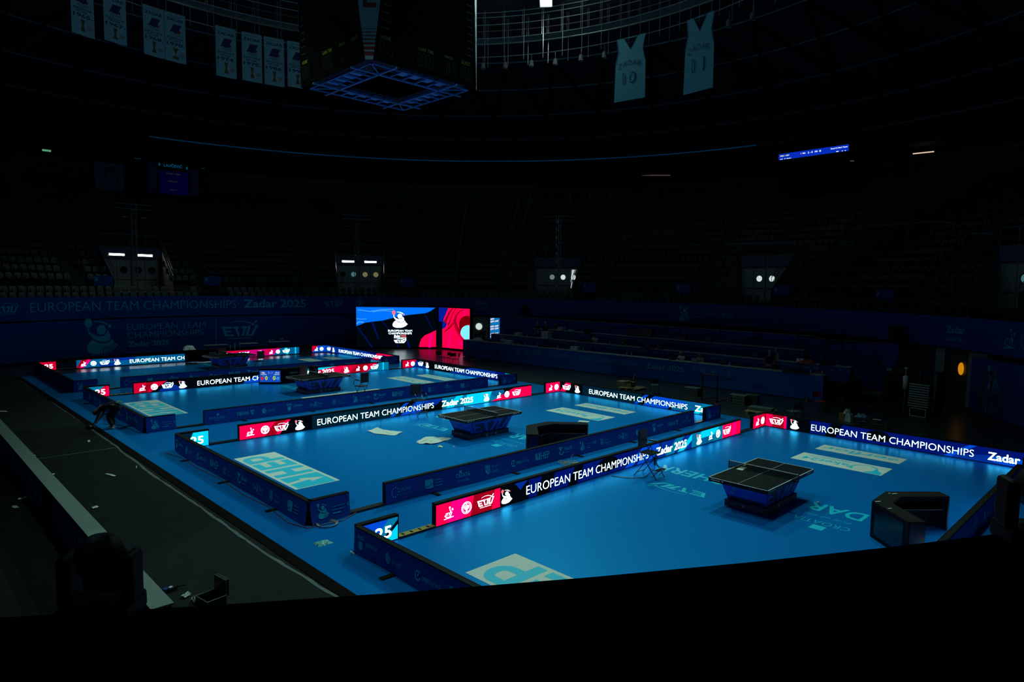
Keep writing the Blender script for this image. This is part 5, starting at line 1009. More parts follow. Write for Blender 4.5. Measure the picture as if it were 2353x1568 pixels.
sheet_px([(26, 1165), (38, 1163), (44, 1168), (30, 1169)], 'crumpled scrap on the floor left of the barrier', .04, 16)
sheet_px([(0, 945), (14, 945), (18, 947), (0, 947)], 'thin pale batten at the left picture edge', .02, 17)
sheet_px([(312, 1074), (314, 1071), (315, 1072), (313, 1078)], 'small tan stick on the black floor covering', .02, 18)
b = MB(); lump(b, (-9.55, 5.02, 0), .16, .13, .05, mat('clear_wrap', (.12, .42, .42), .3), seed=21); tag(b.build('plastic_wrap'), 'greenish crumpled plastic wrap on the blue walkway', 'plastic wrap')
b = MB(); cc = G(752, 1206)
for k in range(4): 
    r = .19 + .015 * k; pts = [(cc.x + r * cos(a * pi / 12) * (1 + .03 * sin(3 * a + k)), cc.y + r * sin(a * pi / 12), .012 + .008 * k) for a in range(25)]; b.path(pts, .007, mat('cable_grey', (.35, .36, .30), .6), 5)
tag(b.build('cable_coil'), 'coiled grey cable lying on the blue walkway below the board corner', 'cable')
# cables along the board bottoms
b = MB(); b.path([(-9.62, 14.9, .01), (-9.45, 14.0, .012), (-9.5, 12.5, .012), (-9.42, 11, .01), (-9.5, 9.2, .012), (-9.42, 8, .01), (-9.56, 6.6, .012), (-9.4, 6.0, .012), (-8.6, 5.9, .012), (-8.1, 6.12, .03)], .009, mat('cable_red', (.25, .02, .02), .5), 5); tag(b.build('cable'), 'thin red cable along the left board foot of the second court', 'cable')
b = MB(); b.path([(-10.0, 20.9, .01), (-9.6, 20.3, .012), (-9.5, 19.2, .012), (-9.45, 18.5, .012), (-9.2, 18.1, .012)], .009, M_PLA, 5); tag(b.build('cable'), 'black cable behind the bending man along the third board', 'cable')
# tangle of wires with a yellow plug
b = MB(); c0 = G(1305, 1066); q = _r.Random(8); mw = mat('wire_pale', (.38, .36, .26), .6)
for k in range(7):
    x0_, y0_ = c0.x + q.uniform(-.25, .3), c0.y + q.uniform(-.12, .12); r1, r2 = q.uniform(.10, .34), q.uniform(.06, .16); ph = q.uniform(0, 6)
    b.path([(x0_ + r1 * cos(t * .5 + ph), y0_ + r2 * sin(t * .5 + ph), .012 + .05 * abs(sin(t * .4 + k))) for t in range(11 + k % 3)], .006, mw, 4)
for dx, dz in ((.35, .22), (-.3, .15), (.15, .12)): b.path([(c0.x + dx * .3, c0.y, .01), (c0.x + dx * .6, c0.y + .05, dz * .8), (c0.x + dx, c0.y + .08, dz)], .006, mw, 4)
tag(b.build('wire_tangle'), 'tangle of pale wires lying between the nearest and second court', 'wires', kind=None)
c1_ = G(1322, 1067); b = MB(); b.box((c1_.x, c1_.y, .025), (.22, .07, .04), mat('plug_yellow', (.62, .35, .02), .5), -.4); tag(b.build('power_plug'), 'yellow plug block at the end of the pale wire tangle', 'plug')
b = MB(); b.lathe((1.02, -1.02, .001), [(.001, .001), (.03, .001), (.035, .03), (.02, .034), (.001, .034)], M_PAPER, 10); tag(b.build('tape_roll'), 'tiny pale tape roll on the floor beside the nearest table', 'tape roll')
# ================================================================ big video screen at the back
def wall_plane(pa, pb):        # vertical plane through two floor points: gives pixel -> (u, z) and (u, z, off) -> point
    a, b_ = Vector((pa[0], pa[1], 0)), Vector((pb[0], pb[1], 0)); d = (b_ - a).normalized(); n_ = Vector((d.y, -d.x, 0)); n_ = n_ if n_.dot(CAM - a) > 0 else -n_
    def uv(px, py): r = ray(px, py); t = (a - CAM).dot(n_) / r.dot(n_); p = CAM + r * t; return ((p - a).dot(d), p.z)
    return uv, (lambda u, v, off=0: (a.x + d.x * u + n_.x * off, a.y + d.y * u + n_.y * off, v)), (b_ - a).length, d, n_
def px_poly(A, uv, pts, m, lay=1): return A.poly([uv(*p) for p in pts], m, lay)
def soft(pts, n=3):      # rounds a pixel polygon (Chaikin)
    for _ in range(n): pts = [q for i in range(len(pts)) for q in ((pts[i][0] * .75 + pts[(i + 1) % len(pts)][0] * .25, pts[i][1] * .75 + pts[(i + 1) % len(pts)][1] * .25), (pts[i][0] * .25 + pts[(i + 1) % len(pts)][0] * .75, pts[i][1] * .25 + pts[(i + 1) % len(pts)][1] * .75))]
    return pts
uv, W3, L3, d3, n3 = wall_plane((12.52, 40.34), (17.85, 36.45))
root = empty('video_wall', (0, 0, 0), 0, 'large lit video wall with the event emblem on blue and black at the back', 'video wall')
zt3 = uv(900, 706.5)[1]; zb3 = .12
b = MB(); m_ = W3(L3 / 2, 0); b.box((m_[0] - n3.x * .2, m_[1] - n3.y * .2, zt3 / 2 + .02), (L3 + .06, .34, zt3 + .04), M_BLK, atan2(d3.y, d3.x)); b.build('cabinet', root)
A = Art(.004); A.rect(0, zb3, L3, zt3, E_BLK, 0)
E_BL2 = glow('led_bright_blue', lin(0, 110, 245), 1.1); E_DNAV = glow('led_deep_blue', lin(0, 18, 90)); E_RB = glow('led_royal', lin(0, 30, 150)); E_SHINE = glow('led_shine', lin(70, 165, 255), 1.1)
u0, z0_ = uv(819, 750); pts = [uv(*p) for p in ((819, 750), (838, 742), (860, 739), (879, 737), (908, 729.5), (925, 726.5), (940, 724), (978, 720), (990, 715), (1000, 707.5))]; pts = [(max(0, u), min(v, zt3)) for u, v in pts]
A.poly([(0, zt3)] + pts + [(pts[-1][0], zt3)], E_BL2, 1)
for st_, w_ in (([(822, 712), (850, 716), (875, 712), (905, 711)], .06), ([(855, 717), (880, 714), (905, 716)], .05), ([(819, 732), (830, 734), (842, 733)], .05), ([(819, 744), (826, 740), (836, 741)], .09)): A.stroke([uv(*p) for p in st_], w_, E_SHINE, 2)
for q in ([(853, 741), (858, 740), (870, 778), (868, 779)], [(820, 752), (823, 752), (858, 799), (854, 799)], [(877, 738), (879, 737.5), (894, 757), (892, 757)], [(934, 782), (938, 782), (944, 799), (938, 799)], [(974, 723), (977, 723), (997, 760), (994, 757)], [(911, 790), (913, 790), (917, 798), (914, 798)]): px_poly(A, uv, q, E_DNAV, 1)
rp = [uv(*p) for p in ((1002, 759), (990, 765), (976, 771), (969, 778), (965, 787), (962.8, 799.5), (1002, 801))]; A.poly([(min(u, L3), max(v, zb3)) for u, v in rp], E_RED, 1); px_poly(A, uv, [(988, 768), (993, 767), (990, 799), (984, 799)], E_PINK, 2)
def place(A, B, uv, x0, y0, x1, y1, bw=1.0, bh=1.0, lay=2): (ua, va), (ub, vb) = uv(x0, y1), uv(x1, y0); A.put(B, ua, va, (vb - va) / bh, (ub - ua) / bw, lay); return A
place(A, champ(E_WHITE, E_SALMON, E_BLK, 0), uv, 901, 713.6, 937.5, 753.5)
(ua, va), (ub, vb) = uv(892, 762.4), uv(947, 758.2); A.text('EUROPEAN TEAM', ua, va, vb - va, E_WHITE, 3, width=ub - ua)
(ua, va), (ub, vb) = uv(893, 768.5), uv(946, 764.4); A.text('CHAMPIONSHIPS', ua, va, vb - va, E_WHITE, 3, width=ub - ua)
(ua, va), (ub, vb) = uv(905, 774.6), uv(920, 770.2); A.text('Zadar', ua, va, vb - va, E_WHITE, 3, width=ub - ua, bold=True)
(ua, va), (ub, vb) = uv(921, 774.4), uv(933.5, 770.2); A.text('2025', ua, va, vb - va, E_SALMON, 3, width=ub - ua, bold=True)
(ua, va), (ub, vb) = uv(905, 777), uv(933.5, 776.3); A.rect(ua, va, ub, vb, E_WHITE, 3); place(A, ettu(E_WHITE, 0), uv, 905, 778, 934, 789, 1.97, 1.0, 3)
MB().art(A, lambda u, v, off: W3(u, v, off + .002)).build('screen', root)
uv, W4, L4, d4, n4 = wall_plane((17.92, 36.35), (18.42, 32.98))
root = empty('video_wall', (0, 0, 0), 0, 'narrower lit video wall with red drapery picture to the right of the emblem screen', 'video wall'); zt4 = 3.42
b = MB(); m_ = W4(L4 / 2, 0); b.box((m_[0] - n4.x * .2, m_[1] - n4.y * .2, zt4 / 2 + .02), (L4 + .06, .34, zt4 + .04), M_BLK, atan2(d4.y, d4.x)); b.build('cabinet', root)
A = Art(.004); A.rect(0, .12, L4, zt4, E_RED, 0); cl = lambda pts: [(min(max(u, 0), L4), min(max(v, .12), zt4)) for u, v in [uv(*p) for p in pts]]
A.poly(cl([(1000, 706), (1030, 708), (1019, 735), (1028, 742), (1024, 752), (1016, 757), (1000, 757)]), E_RB, 1)
E_MAR = glow('led_maroon', lin(120, 0, 10))
A.poly(cl([(1000, 738.5), (1016.5, 740), (1016.5, 803), (1000, 802)]), E_BLK, 2)
for st_, w0, w1, m_ in (([(1041, 708), (1033, 718), (1027, 730), (1022, 742)], .10, .34, E_DRED), ([(1048, 709), (1040, 722), (1035, 736), (1030, 748)], .06, .10, E_MAR), ([(1066, 712), (1056, 716), (1049, 726), (1046, 738), (1050, 752), (1058, 766)], .05, .30, E_DRED), ([(1047, 722), (1043, 740), (1047, 756), (1055, 770), (1066, 784), (1078, 796)], .05, .08, E_MAR),
        ([(1042, 742), (1036, 750), (1028, 758), (1020, 764)], .22, .08, E_DRED), ([(1070, 712), (1068, 720), (1066, 726)], .06, .04, E_PINK), ([(1036, 758), (1033, 776), (1032, 796)], .05, .16, E_PINK), ([(1052, 780), (1062, 792), (1074, 804)], .05, .20, E_PINK), ([(1034, 712), (1027, 724), (1020, 738)], .04, .06, E_PINK)):
    A.stroke(cl(st_), w0, m_, 2, taper=w1)
A.poly(cl(soft([(1054, 744), (1060, 730), (1070, 726), (1081, 726), (1081, 748), (1066, 752), (1058, 764)])), E_MAR, 2); A.poly(cl(soft([(1057, 768), (1061, 754), (1070, 748), (1082, 747), (1082, 792), (1068, 781)])), E_ICE, 3)
MB().art(A, lambda u, v, off: W4(u, v, off + .002)).build('screen', root)
# ================================================================ doors and doorway at floor level
root = empty('door_6', (0, 0, 0), kind='structure'); b = MB(); b.ring(27.2, 0, 27.2, 2.55, 40.9, 35.1 + 2.5, M_DOOR, 4); b.ring(27.18, .95, 27.18, 1.05, 40.3, 38.0, M_BLK, 3); b.build('door_leaf', root)
A = Art(.004); A.ell(0, 0, .29, .29, E_PORT, 1, 26); MB().art(A, lambda u, v, off: pol(27.17 - off, 39.35 - math.degrees(u / 27.2), 1.72 + v)).build('porthole', root)
root = empty('door_7', (0, 0, 0), kind='structure'); A = Art(.004); L = radians(2.55) * 27.2; E_BD = glow('backdrop_blue', lin(15, 115, 185)); E_BW = glow('backdrop_white', lin(215, 210, 225)); E_BF = glow('backdrop_floor', lin(190, 170, 160))
A.rect(0, 0, L, 2.5, E_BD, 0); A.poly([(0, 0), (L * .5, .55), (L, .55), (L, 0)], E_BF, 1)
for r in range(8):
    for c in range(2):
        if r in (2, 5): continue
        v0 = .78 + .215 * r + .05 * c
        if v0 + .2 < 2.5: A.poly([(L * (.02 + .32 * c), v0), (L * (.28 + .32 * c), v0 + .07), (L * (.28 + .32 * c), v0 + .20), (L * (.02 + .32 * c), v0 + .13)], E_BW, 2)
for r in range(4): A.rect(L * .83, .85 + .42 * r, L, 1.05 + .42 * r, E_BW, 1)
MB().art(A, lambda u, v, off: pol(27.28 - off, 37.3 - math.degrees(u / 27.2), v)).build('lit_backdrop', root)
b = MB(); b.ring(27.1, 0, 27.1, 2.6, 37.5, 37.25, M_BLK, 2); b.ring(27.1, 2.5, 27.1, 2.6, 37.4, 34.6, M_BLK, 3); b.build('door_frame', root)
root = empty('door_8', (0, 0, 0), kind='structure'); b = MB(); b.ring(27.3, 0, 27.3, 2.6, -41.3, -43.9, mat('door_brown', (.05, .045, .03), .6), 3); b.ring(27.26, .98, 27.26, 1.06, -41.7, -43.6, M_BLK, 3); b.build('door_leaf', root)
A = Art(.004); A.ell(0, 0, .20, .30, glow('porthole_orange', lin(200, 130, 10)), 1, 26); MB().art(A, lambda u, v, off: pol(27.25 - off, -43.0 - math.degrees(u / 27.2), 1.75 + v)).build('porthole', root)
for a0, a1 in ((-39.3, -40.6), (-44.0, -45.2), (-45.3, -46.6)): b = MB(); b.ring(27.24, 0, 27.24, 2.62, a0, a1, M_DOOR, 2); b.build('door_leaf' if a0 < -45 else 'door_jamb', root)
b = MB(); b.ring(27.2, .95, 27.2, 1.02, -45.4, -46.2, M_BLK, 2); b.build('push_bar', root)
# ================================================================ press desks in three rows
M_DFR = mat('desk_cloth_blue', (0.0, 0.11, 0.45), 0.75, noise=.08, nscale=1.5, spec=.15); M_DFR2 = mat('desk_cloth_navy', (0.0, 0.06, 0.27), 0.75, noise=.08, nscale=1.5, spec=.15)
rows = [((15.72, 30.6), (16.93, 4.9), 1.25, 0, M_DFR), ((18.2, 30.2), (18.2, 4.15), 1.62, .87, M_DFR2), ((20.4, 27.8), (20.4, 7.3), 2.08, 1.30, M_DFR2)]
PL = []
for k, (pa, pb, zt_, zf, m_) in enumerate(rows):
    uv, WW, LL, dd, nn = wall_plane(pa, pb); PL.append((uv, WW, LL, dd, nn, zt_))
    A = Art(.004)
    if k == 0:
        for (x0, x1, y0, y1, kind) in ((1260, 1476, 822, 0, 't'), (1484, 1572, 850, 0, 'z')):
            ua, ub = uv(x0, y0)[0], uv(x1, y0)[0]; A.text('EUROPEAN TEAM CHAMPIONSHIPS' if kind == 't' else 'Zadar 2025', ua, .66, .30, M_BANL, 1, width=ub - ua, bold=kind == 'z')
        for x, y, f in ((1184, 800, ittf), (1205, 805, disc), (1630, 858, disc), (1665, 862, ittf)): A.put(f(M_BANL, 0), uv(x, y)[0], .62, .42)
        for x, y in ((1224, 808), (1592, 853)): A.put(ettu(M_BANL, 0), uv(x, y)[0], .66, .40)
        A.ell(LL - 3.2, .35, .35, .16, M_BANP, 1); A.stroke([(LL - 7, .75), (LL - 5.6, .7), (LL - 4.6, .55)], .1, M_BANP, 1); A.stroke([(2, .4), (3.4, .6), (5.0, .4)], .04, M_BANP, 1); A.stroke([(16.8, .9), (18, 1.0), (19.2, .85)], .04, M_BANP, 1)
    else:
        u = .7
        while u < LL - 4: A.text('EUROPEAN TEAM CHAMPIONSHIPS', u, zt_ - .24, .13, M_BANL, 1, width=2.3); A.text('Zadar 2025', u + 2.45, zt_ - .24, .13, M_BANL, 1, width=.85, bold=True); A.put(ettu(M_BANL, 0, False), u + 3.75, zt_ - .27, .16); A.put(disc(M_BANL, 0), u + 4.25, zt_ - .27, .18); A.put(ittf(M_BANL, 0), u + 4.65, zt_ - .27, .18); u += 5.15
    root = empty('press_desk', (0, 0, 0), 0, ['long blue draped press desk in the front row, large lettering', 'long navy draped press desk in the middle row on its riser', 'long navy draped press desk in the back row before the curtain'][k], 'desk')
    b = MB(); b.grid(lambda s, t: WW(s * LL, zf + t * (zt_ - zf - .03), -.01 - .012 * sin(s * LL * 2.1) * (1 - t)), int(LL * 3), 3, m_)
    c1, c2 = WW(0, 0, -.02), WW(0, 0, -.55); c3, c4 = WW(LL, 0, -.02), WW(LL, 0, -.55)
    for p, q in ((c1, c2), (c3, c4)): b.add([(p[0], p[1], zf), (q[0], q[1], zf), (q[0], q[1], zt_ - .03), (p[0], p[1], zt_ - .03)], [(0, 1, 2, 3)], m_)
    b.art(A, lambda u, v, off: WW(u, v, off + .012)); b.build('desk_cloth', root)
    b = MB(); mm = WW(LL / 2, 0, -.29); b.box((mm[0], mm[1], zt_ - .015), (LL, .60, .03), M_DESKTOP, atan2(dd.y, dd.x)); b.build('desk_top', root)
for pts, h, lab in (([(17.00, 5.0), (15.80, 30.4), (18.08, 30.4), (18.08, 5.0)], .45, 'front'), ([(18.12, 4.2), (18.12, 30.3), (20.28, 30.3), (20.28, 4.2)], .87, 'middle'), ([(20.32, 7.2), (20.32, 27.9), (22.0, 27.9), (22.0, 7.2)], 1.30, 'back')):
    b = MB(); b.prism(pts, -.02, h - .004, M_BLK); tag(b.build('riser_platform'), f'black riser platform under the {lab} press desk row', 'platform')
def on_desk(k, px, py):
    p = G(px, py, PL[k][5]); uv, WW, LL, dd, nn, z = PL[k]; a = Vector(WW(0, 0)); rel = Vector((p.x, p.y, 0)) - a; u = min(max(rel.dot(dd), .1), LL - .1); o = min(max(-rel.dot(nn), .10), .48); q = WW(u, z, -o); return q, atan2(dd.y, dd.x)
M_BOXW = mat('box_white', (.42, .52, .50), .6); M_BOT = mat('bottle_clear', (.25, .45, .5), .15); M_YELL = mat('item_yellow', (.30, .28, .03), .6)
def bottle(k, px, py, lab):
    q, a = on_desk(k, px, py); b = MB(); b.lathe(q, [(.001, .001), (.033, .001), (.034, .15), (.014, .20), (.014, .23), (.001, .23)], M_BOT, 8); tag(b.build('water_bottle'), lab, 'bottle')
def carton(k, px, py, w_, d_, h, m_, lab, name='carton', cat='box'):
    q, a = on_desk(k, px, py); b = MB(); b.box((q[0], q[1], q[2] + h / 2 + .001), (w_, d_, h), m_, a); 
    if h > .15: b.box((q[0], q[1], q[2] + h + .004), (w_ * .96, d_ * .96, .006), M_CW, a); b.box((q[0] - .0, q[1], q[2] + h * .75), (w_ * .25, d_ + .004, .03), M_BLK, a)
    tag(b.build(name), lab, cat)
for px, py, lab in ((1220, 792, 'leftmost water bottle on the front press desk'), (1244, 795, 'water bottle right of the yellow item on the front desk'), (1287, 800, 'lone water bottle before the white carton pair'), (1342, 806, 'water bottle beside the right carton on the front desk'), (1440, 817, 'left one of two close water bottles on the front desk'), (1451, 818, 'right one of two close water bottles on the front desk'), (1673, 842, 'thin water bottle in front of the standing dark person'), (1854, 862, 'water bottle left of the red chair at the desk end'), (1893, 865, 'water bottle at the very end of the front desk')): bottle(0, px, py, lab)
for px, py, lab in ((1188, 771, 'white bottle beside the carton on the middle desk'), (1216, 773, 'dark bottle next to the standing pair on the middle desk'), (1401, 792, 'white cup on the middle press desk'), (1851, 838, 'bottle by the red bag on the middle desk')): bottle(1, px, py, lab)
carton(0, 1188, 788, .55, .35, .22, M_BOXW, 'left white carton on the front press desk'); carton(0, 1326, 804, .55, .35, .22, M_BOXW, 'right white carton on the front press desk'); carton(0, 1208, 790, .35, .2, .06, M_YELL, 'yellow packet on the front press desk', 'packet', 'packet'); carton(0, 1358, 808, .14, .1, .04, M_YELL, 'small pale yellow thing on the front press desk', 'snack', 'snack'); carton(0, 1897, 868, .08, .08, .10, M_YELL, 'yellow cup at the end of the front press desk', 'cup', 'cup')
carton(1, 1198, 771, .5, .35, .22, M_BOXW, 'white carton at the left end of the middle press desk'); carton(1, 1254, 779, .62, .45, .52, M_BOXW, 'big pale cardboard box on the middle press desk'); carton(1, 1475, 802, .9, .3, .03, M_RED, 'flat orange folder on the middle press desk', 'folder', 'folder')
carton(2, 1290, 760, .5, .35, .25, M_BOXW, 'white carton at the left end of the back press desk'); carton(2, 1312, 762, .5, .3, .12, M_BOXW, 'folded white cloth on the back press desk', 'folded_cloth', 'cloth')
carton(1, 1816, 838, .35, .25, .20, M_PAPER, 'small white box beside the red bag', 'carton', 'box')
def laptop(k, px, py, lab, m_=None):
    q, a = on_desk(k, px, py); b = MB(); r = empty('laptop', q, a, lab, 'laptop'); b.box((0, 0, .011), (.34, .24, .02), M_PLA); b.build('keyboard', r); b = MB(); b.box((0, .10 if False else -.12, .13), (.34, .015, .22), m_ or M_PLA); b.build('lid', r)
laptop(0, 1545, 827, 'open black laptop in front of the man in the white shirt'); laptop(0, 1598, 833, 'open greyish laptop beside the man in the striped shirt', M_GREY); laptop(0, 1146, 784, 'black laptop of the grey haired man at the left desk end'); laptop(0, 1665, 838, 'flat dark laptop on the front desk', None)
laptop(1, 1492, 800, 'black laptop left of centre on the middle press desk'); laptop(1, 1518, 803, 'dark camera bag shaped laptop on the middle press desk'); laptop(1, 1737, 822, 'dark laptop with white stickers on the middle press desk')
for px, py, w_, h, lab in ((1352, 765, .5, .25, 'dark bag left of centre on the back press desk'), (1478, 771, 1.1, .5, 'bulky black equipment case on the back press desk'), (1508, 773, .9, .55, 'taller black equipment case on the back press desk'), (1575, 781, .5, .3, 'dark round bag on the back press desk'), (1628, 786, .45, .30, 'framed dark monitor on the back press desk')):
    q, a = on_desk(2, px, py); b = MB(); b.box((q[0], q[1], q[2] + h / 2), (w_, .35, h), M_PLA, a)
    if 'monitor' in lab: 
        for s in (-1, 1): b.box((q[0] - .19 , q[1] + s * .21, q[2] + h / 2), (.02, .03, h), M_GREY)
        b.box((q[0] - .19, q[1], q[2] + h), (.02, .45, .03), M_GREY)
    tag(b.build('equipment_case'), lab, 'case')
for k_, px, py, lab, rx in ((0, 1268, 796, 'dark jacket flung over the front desk edge', .5), (0, 1700, 842, 'dark low heap on the front press desk', .4), (0, 1825, 858, 'black jacket heap near the end of the front desk', .7), (1, 1345, 786, 'dark jacket on the middle press desk', .5), (1, 1888, 842, 'round dark bag at the right end of the middle desk', .35)):
    q, a = on_desk(k_, px, py); b = MB(); lump(b, (q[0], q[1], q[2]), .22, rx, .16 if rx > .36 else .28, M_CB, seed=int(px)); tag(b.build('jacket_heap'), lab, 'jacket' if 'jacket' in lab else 'bag')
q, a = on_desk(1, 1836, 838); b = MB(); lump(b, (q[0], q[1], q[2]), .2, .42, .22, M_RED, seed=77); tag(b.build('red_bag'), 'slumped red bag on the middle press desk', 'bag')
for k_, px, py, w_, lab in ((2, 1500, 777, .8, 'white papers before the black cases on the back desk'), (1, 1385, 790, .7, 'loose white papers before the seated woman'), (2, 1570, 783, .4, 'pale papers on the back desk right of the cases'), (1, 1445, 796, .5, 'white papers in front of the dark haired seated person'), (2, 1390, 768, .6, 'white sheets at the left of the back desk'), (0, 1690, 843, .8, 'pale papers on the front desk beyond the trolley')):
    q, a = on_desk(k_, px, py); b = MB(); b.box((q[0], q[1], q[2] + .004), (w_, .22, .006), M_CW, a); tag(b.build('papers'), lab, 'papers')
# blue curtain and railings behind
cur = MB(); n_ = 150
def curt(u, v):
    y = 33.6 - u * 30.4; x = 22.3 + .10 * sin(u * 60) + .05 * sin(u * 143) + .12 * (1 - v) * sin(u * 17); top = 2.72 - (.22 * sin(pi * (u - .82) / .18) if u > .82 else 0); return (x, y, .10 + v * (top - .10))
cur.grid(curt, n_, 8, mat('curtain_blue', (0.0, 0.075, 0.38), .85, noise=.1, nscale=2, spec=.1)); tag(cur.build('curtain'), 'long draped blue curtain closing off the press area', 'curtain')
cb = MB(); cb.tube((22.3, 33.6, 2.75), (22.3, 7.4, 2.75), .03, M_GREY, 6); cb.tube((22.3, 7.4, 2.62), (22.3, 3.3, 2.60), .02, M_GREY, 6)
for y in (33, 26, 19, 12, 6, 3.3): cb.tube((22.42, y, 0), (22.42, y, 2.75), .025, M_BLK, 6)
tag(cb.build('curtain_rail'), 'thin pale rail carrying the blue curtain', 'rail')
rb = MB()
for y0, y1, z in ((27.5, 16, 2.9), (15.5, 5.9, 2.9)):
    for zz in (z - .02, z - .5): rb.tube((21.95, y0, zz), (21.95, y1, zz), .025, M_BLK, 6)
    y = y0
    while y >= y1 - .1: rb.tube((21.95, y, 1.30), (21.95, y, z), .03, M_BLK, 6); y -= (y0 - y1) / 4
rb.tube((21.95, 5.9, 2.88), (19.8, 5.9, 2.88), .025, M_BLK, 6); rb.tube((19.8, 5.9, .88), (19.8, 5.9, 2.88), .03, M_BLK, 6)
tag(rb.build('guard_rail'), 'black guard rail along the rear of the press risers', 'rail')
rb = MB(); P0, P1 = (20.3, 3.9), (18.3, 3.3); rb.path([(19.9, 6.0, 2.0), (19.9, 3.4, 2.0)], .03, M_BLK, 6); rb.tube((19.9, 3.4, 0.42), (19.9, 3.4, 2.0), .03, M_BLK, 6); rb.tube((19.9, 6.0, .42), (19.9, 6.0, 2.0), .03, M_BLK, 6); tag(rb.build('guard_rail'), 'short black rail at the stair end of the press risers', 'rail')
# speakers on the curtain top ledge
for px, py, w_, h_, lab in ((1206, 712, .5, .75, 'black loudspeaker before the fascia left of the middle'), (2060, 770, .62, .95, 'black loudspeaker standing before the fascia at the right')):
    p = cyl(px, py, 26.4); b = MB(); b.box(p, (.45, w_, h_), M_BLK, radians(math.degrees(atan2(p.y - HC.y, p.x - HC.x)))); b.tube((p.x, p.y, -.03), (p.x, p.y, p.z - h_ / 2), .04, M_BLK, 6); b.box((p.x, p.y, -.01), (.7, .7, .04), M_BLK); tag(b.build('loudspeaker'), lab, 'loudspeaker')
# ================================================================ people
import bmesh
def skin_mesh(chains, mt, name, parent, lv=1, base=None):
    """chains: lists of (x, y, z, r); first points may coincide to join limbs"""
    vs, es, rs, idx = [], [], [], {}
    for ch in chains:
        prev = None
        for x, y, z, r in ch:
            k = (round(x, 3), round(y, 3), round(z, 3))
            if k not in idx: idx[k] = len(vs); vs.append((x, y, z)); rs.append(r)
            i = idx[k]
            if prev is not None and prev != i: es.append((prev, i))
            prev = i
    me = bpy.data.meshes.new('t'); me.from_pydata(vs, es, []); o = bpy.data.objects.new('t', me); COL.objects.link(o)
    md = o.modifiers.new('s', 'SKIN'); md.use_smooth_shade = True; sk = me.skin_vertices[0].data
    for i, r in enumerate(rs): sk[i].radius = (r, r)
    sk[0].use_root = True
    if lv: sb = o.modifiers.new('u', 'SUBSURF'); sb.levels = lv; sb.render_levels = lv
    dg = bpy.context.evaluated_depsgraph_get(); dg.update(); nm = bpy.data.meshes.new_from_object(o.evaluated_get(dg)); bpy.data.objects.remove(o); bpy.data.meshes.remove(me)
    nm.materials.clear(); nm.materials.append(mt); nm.name = name
    for p in nm.polygons: p.use_smooth = True
    ob = bpy.data.objects.new(name, nm); COL.objects.link(ob); ob.parent = parent; return ob
def fingers(w, d, side, curl=.3):
    """w: wrist point, d: direction down the hand, side: across the palm; returns finger chains"""
    w, d, s = Vector(w), Vector(d).normalized(), Vector(side).normalized(); n_ = d.cross(s); out = []; palm = w + d * .085; out.append([(*w, .024), (*(w + d * .045), .030), (*palm, .030)])
    for i, (o, l) in enumerate(((-.030, .066), (-.010, .076), (.010, .072), (.030, .056))):
        a = palm + s * o * .8; k1 = a + d * l * .45 + n_ * curl * .01; k2 = k1 + (d + n_ * curl).normalized() * l * .35; k3 = k2 + (d + n_ * curl * 2).normalized() * l * .3
        out.append([(*palm, .030), (*(a + d * .01), .010), (*k1, .009), (*k2, .0085), (*k3, .0075)])
    t = w + d * .03 - s * .02; out.append([(*(w + d * .045), .030), (*(t - s * .018 + d * .02), .0115), (*(t - s * .035 + d * .045), .0095), (*(t - s * .04 + d * .062), .0085)])
    return out
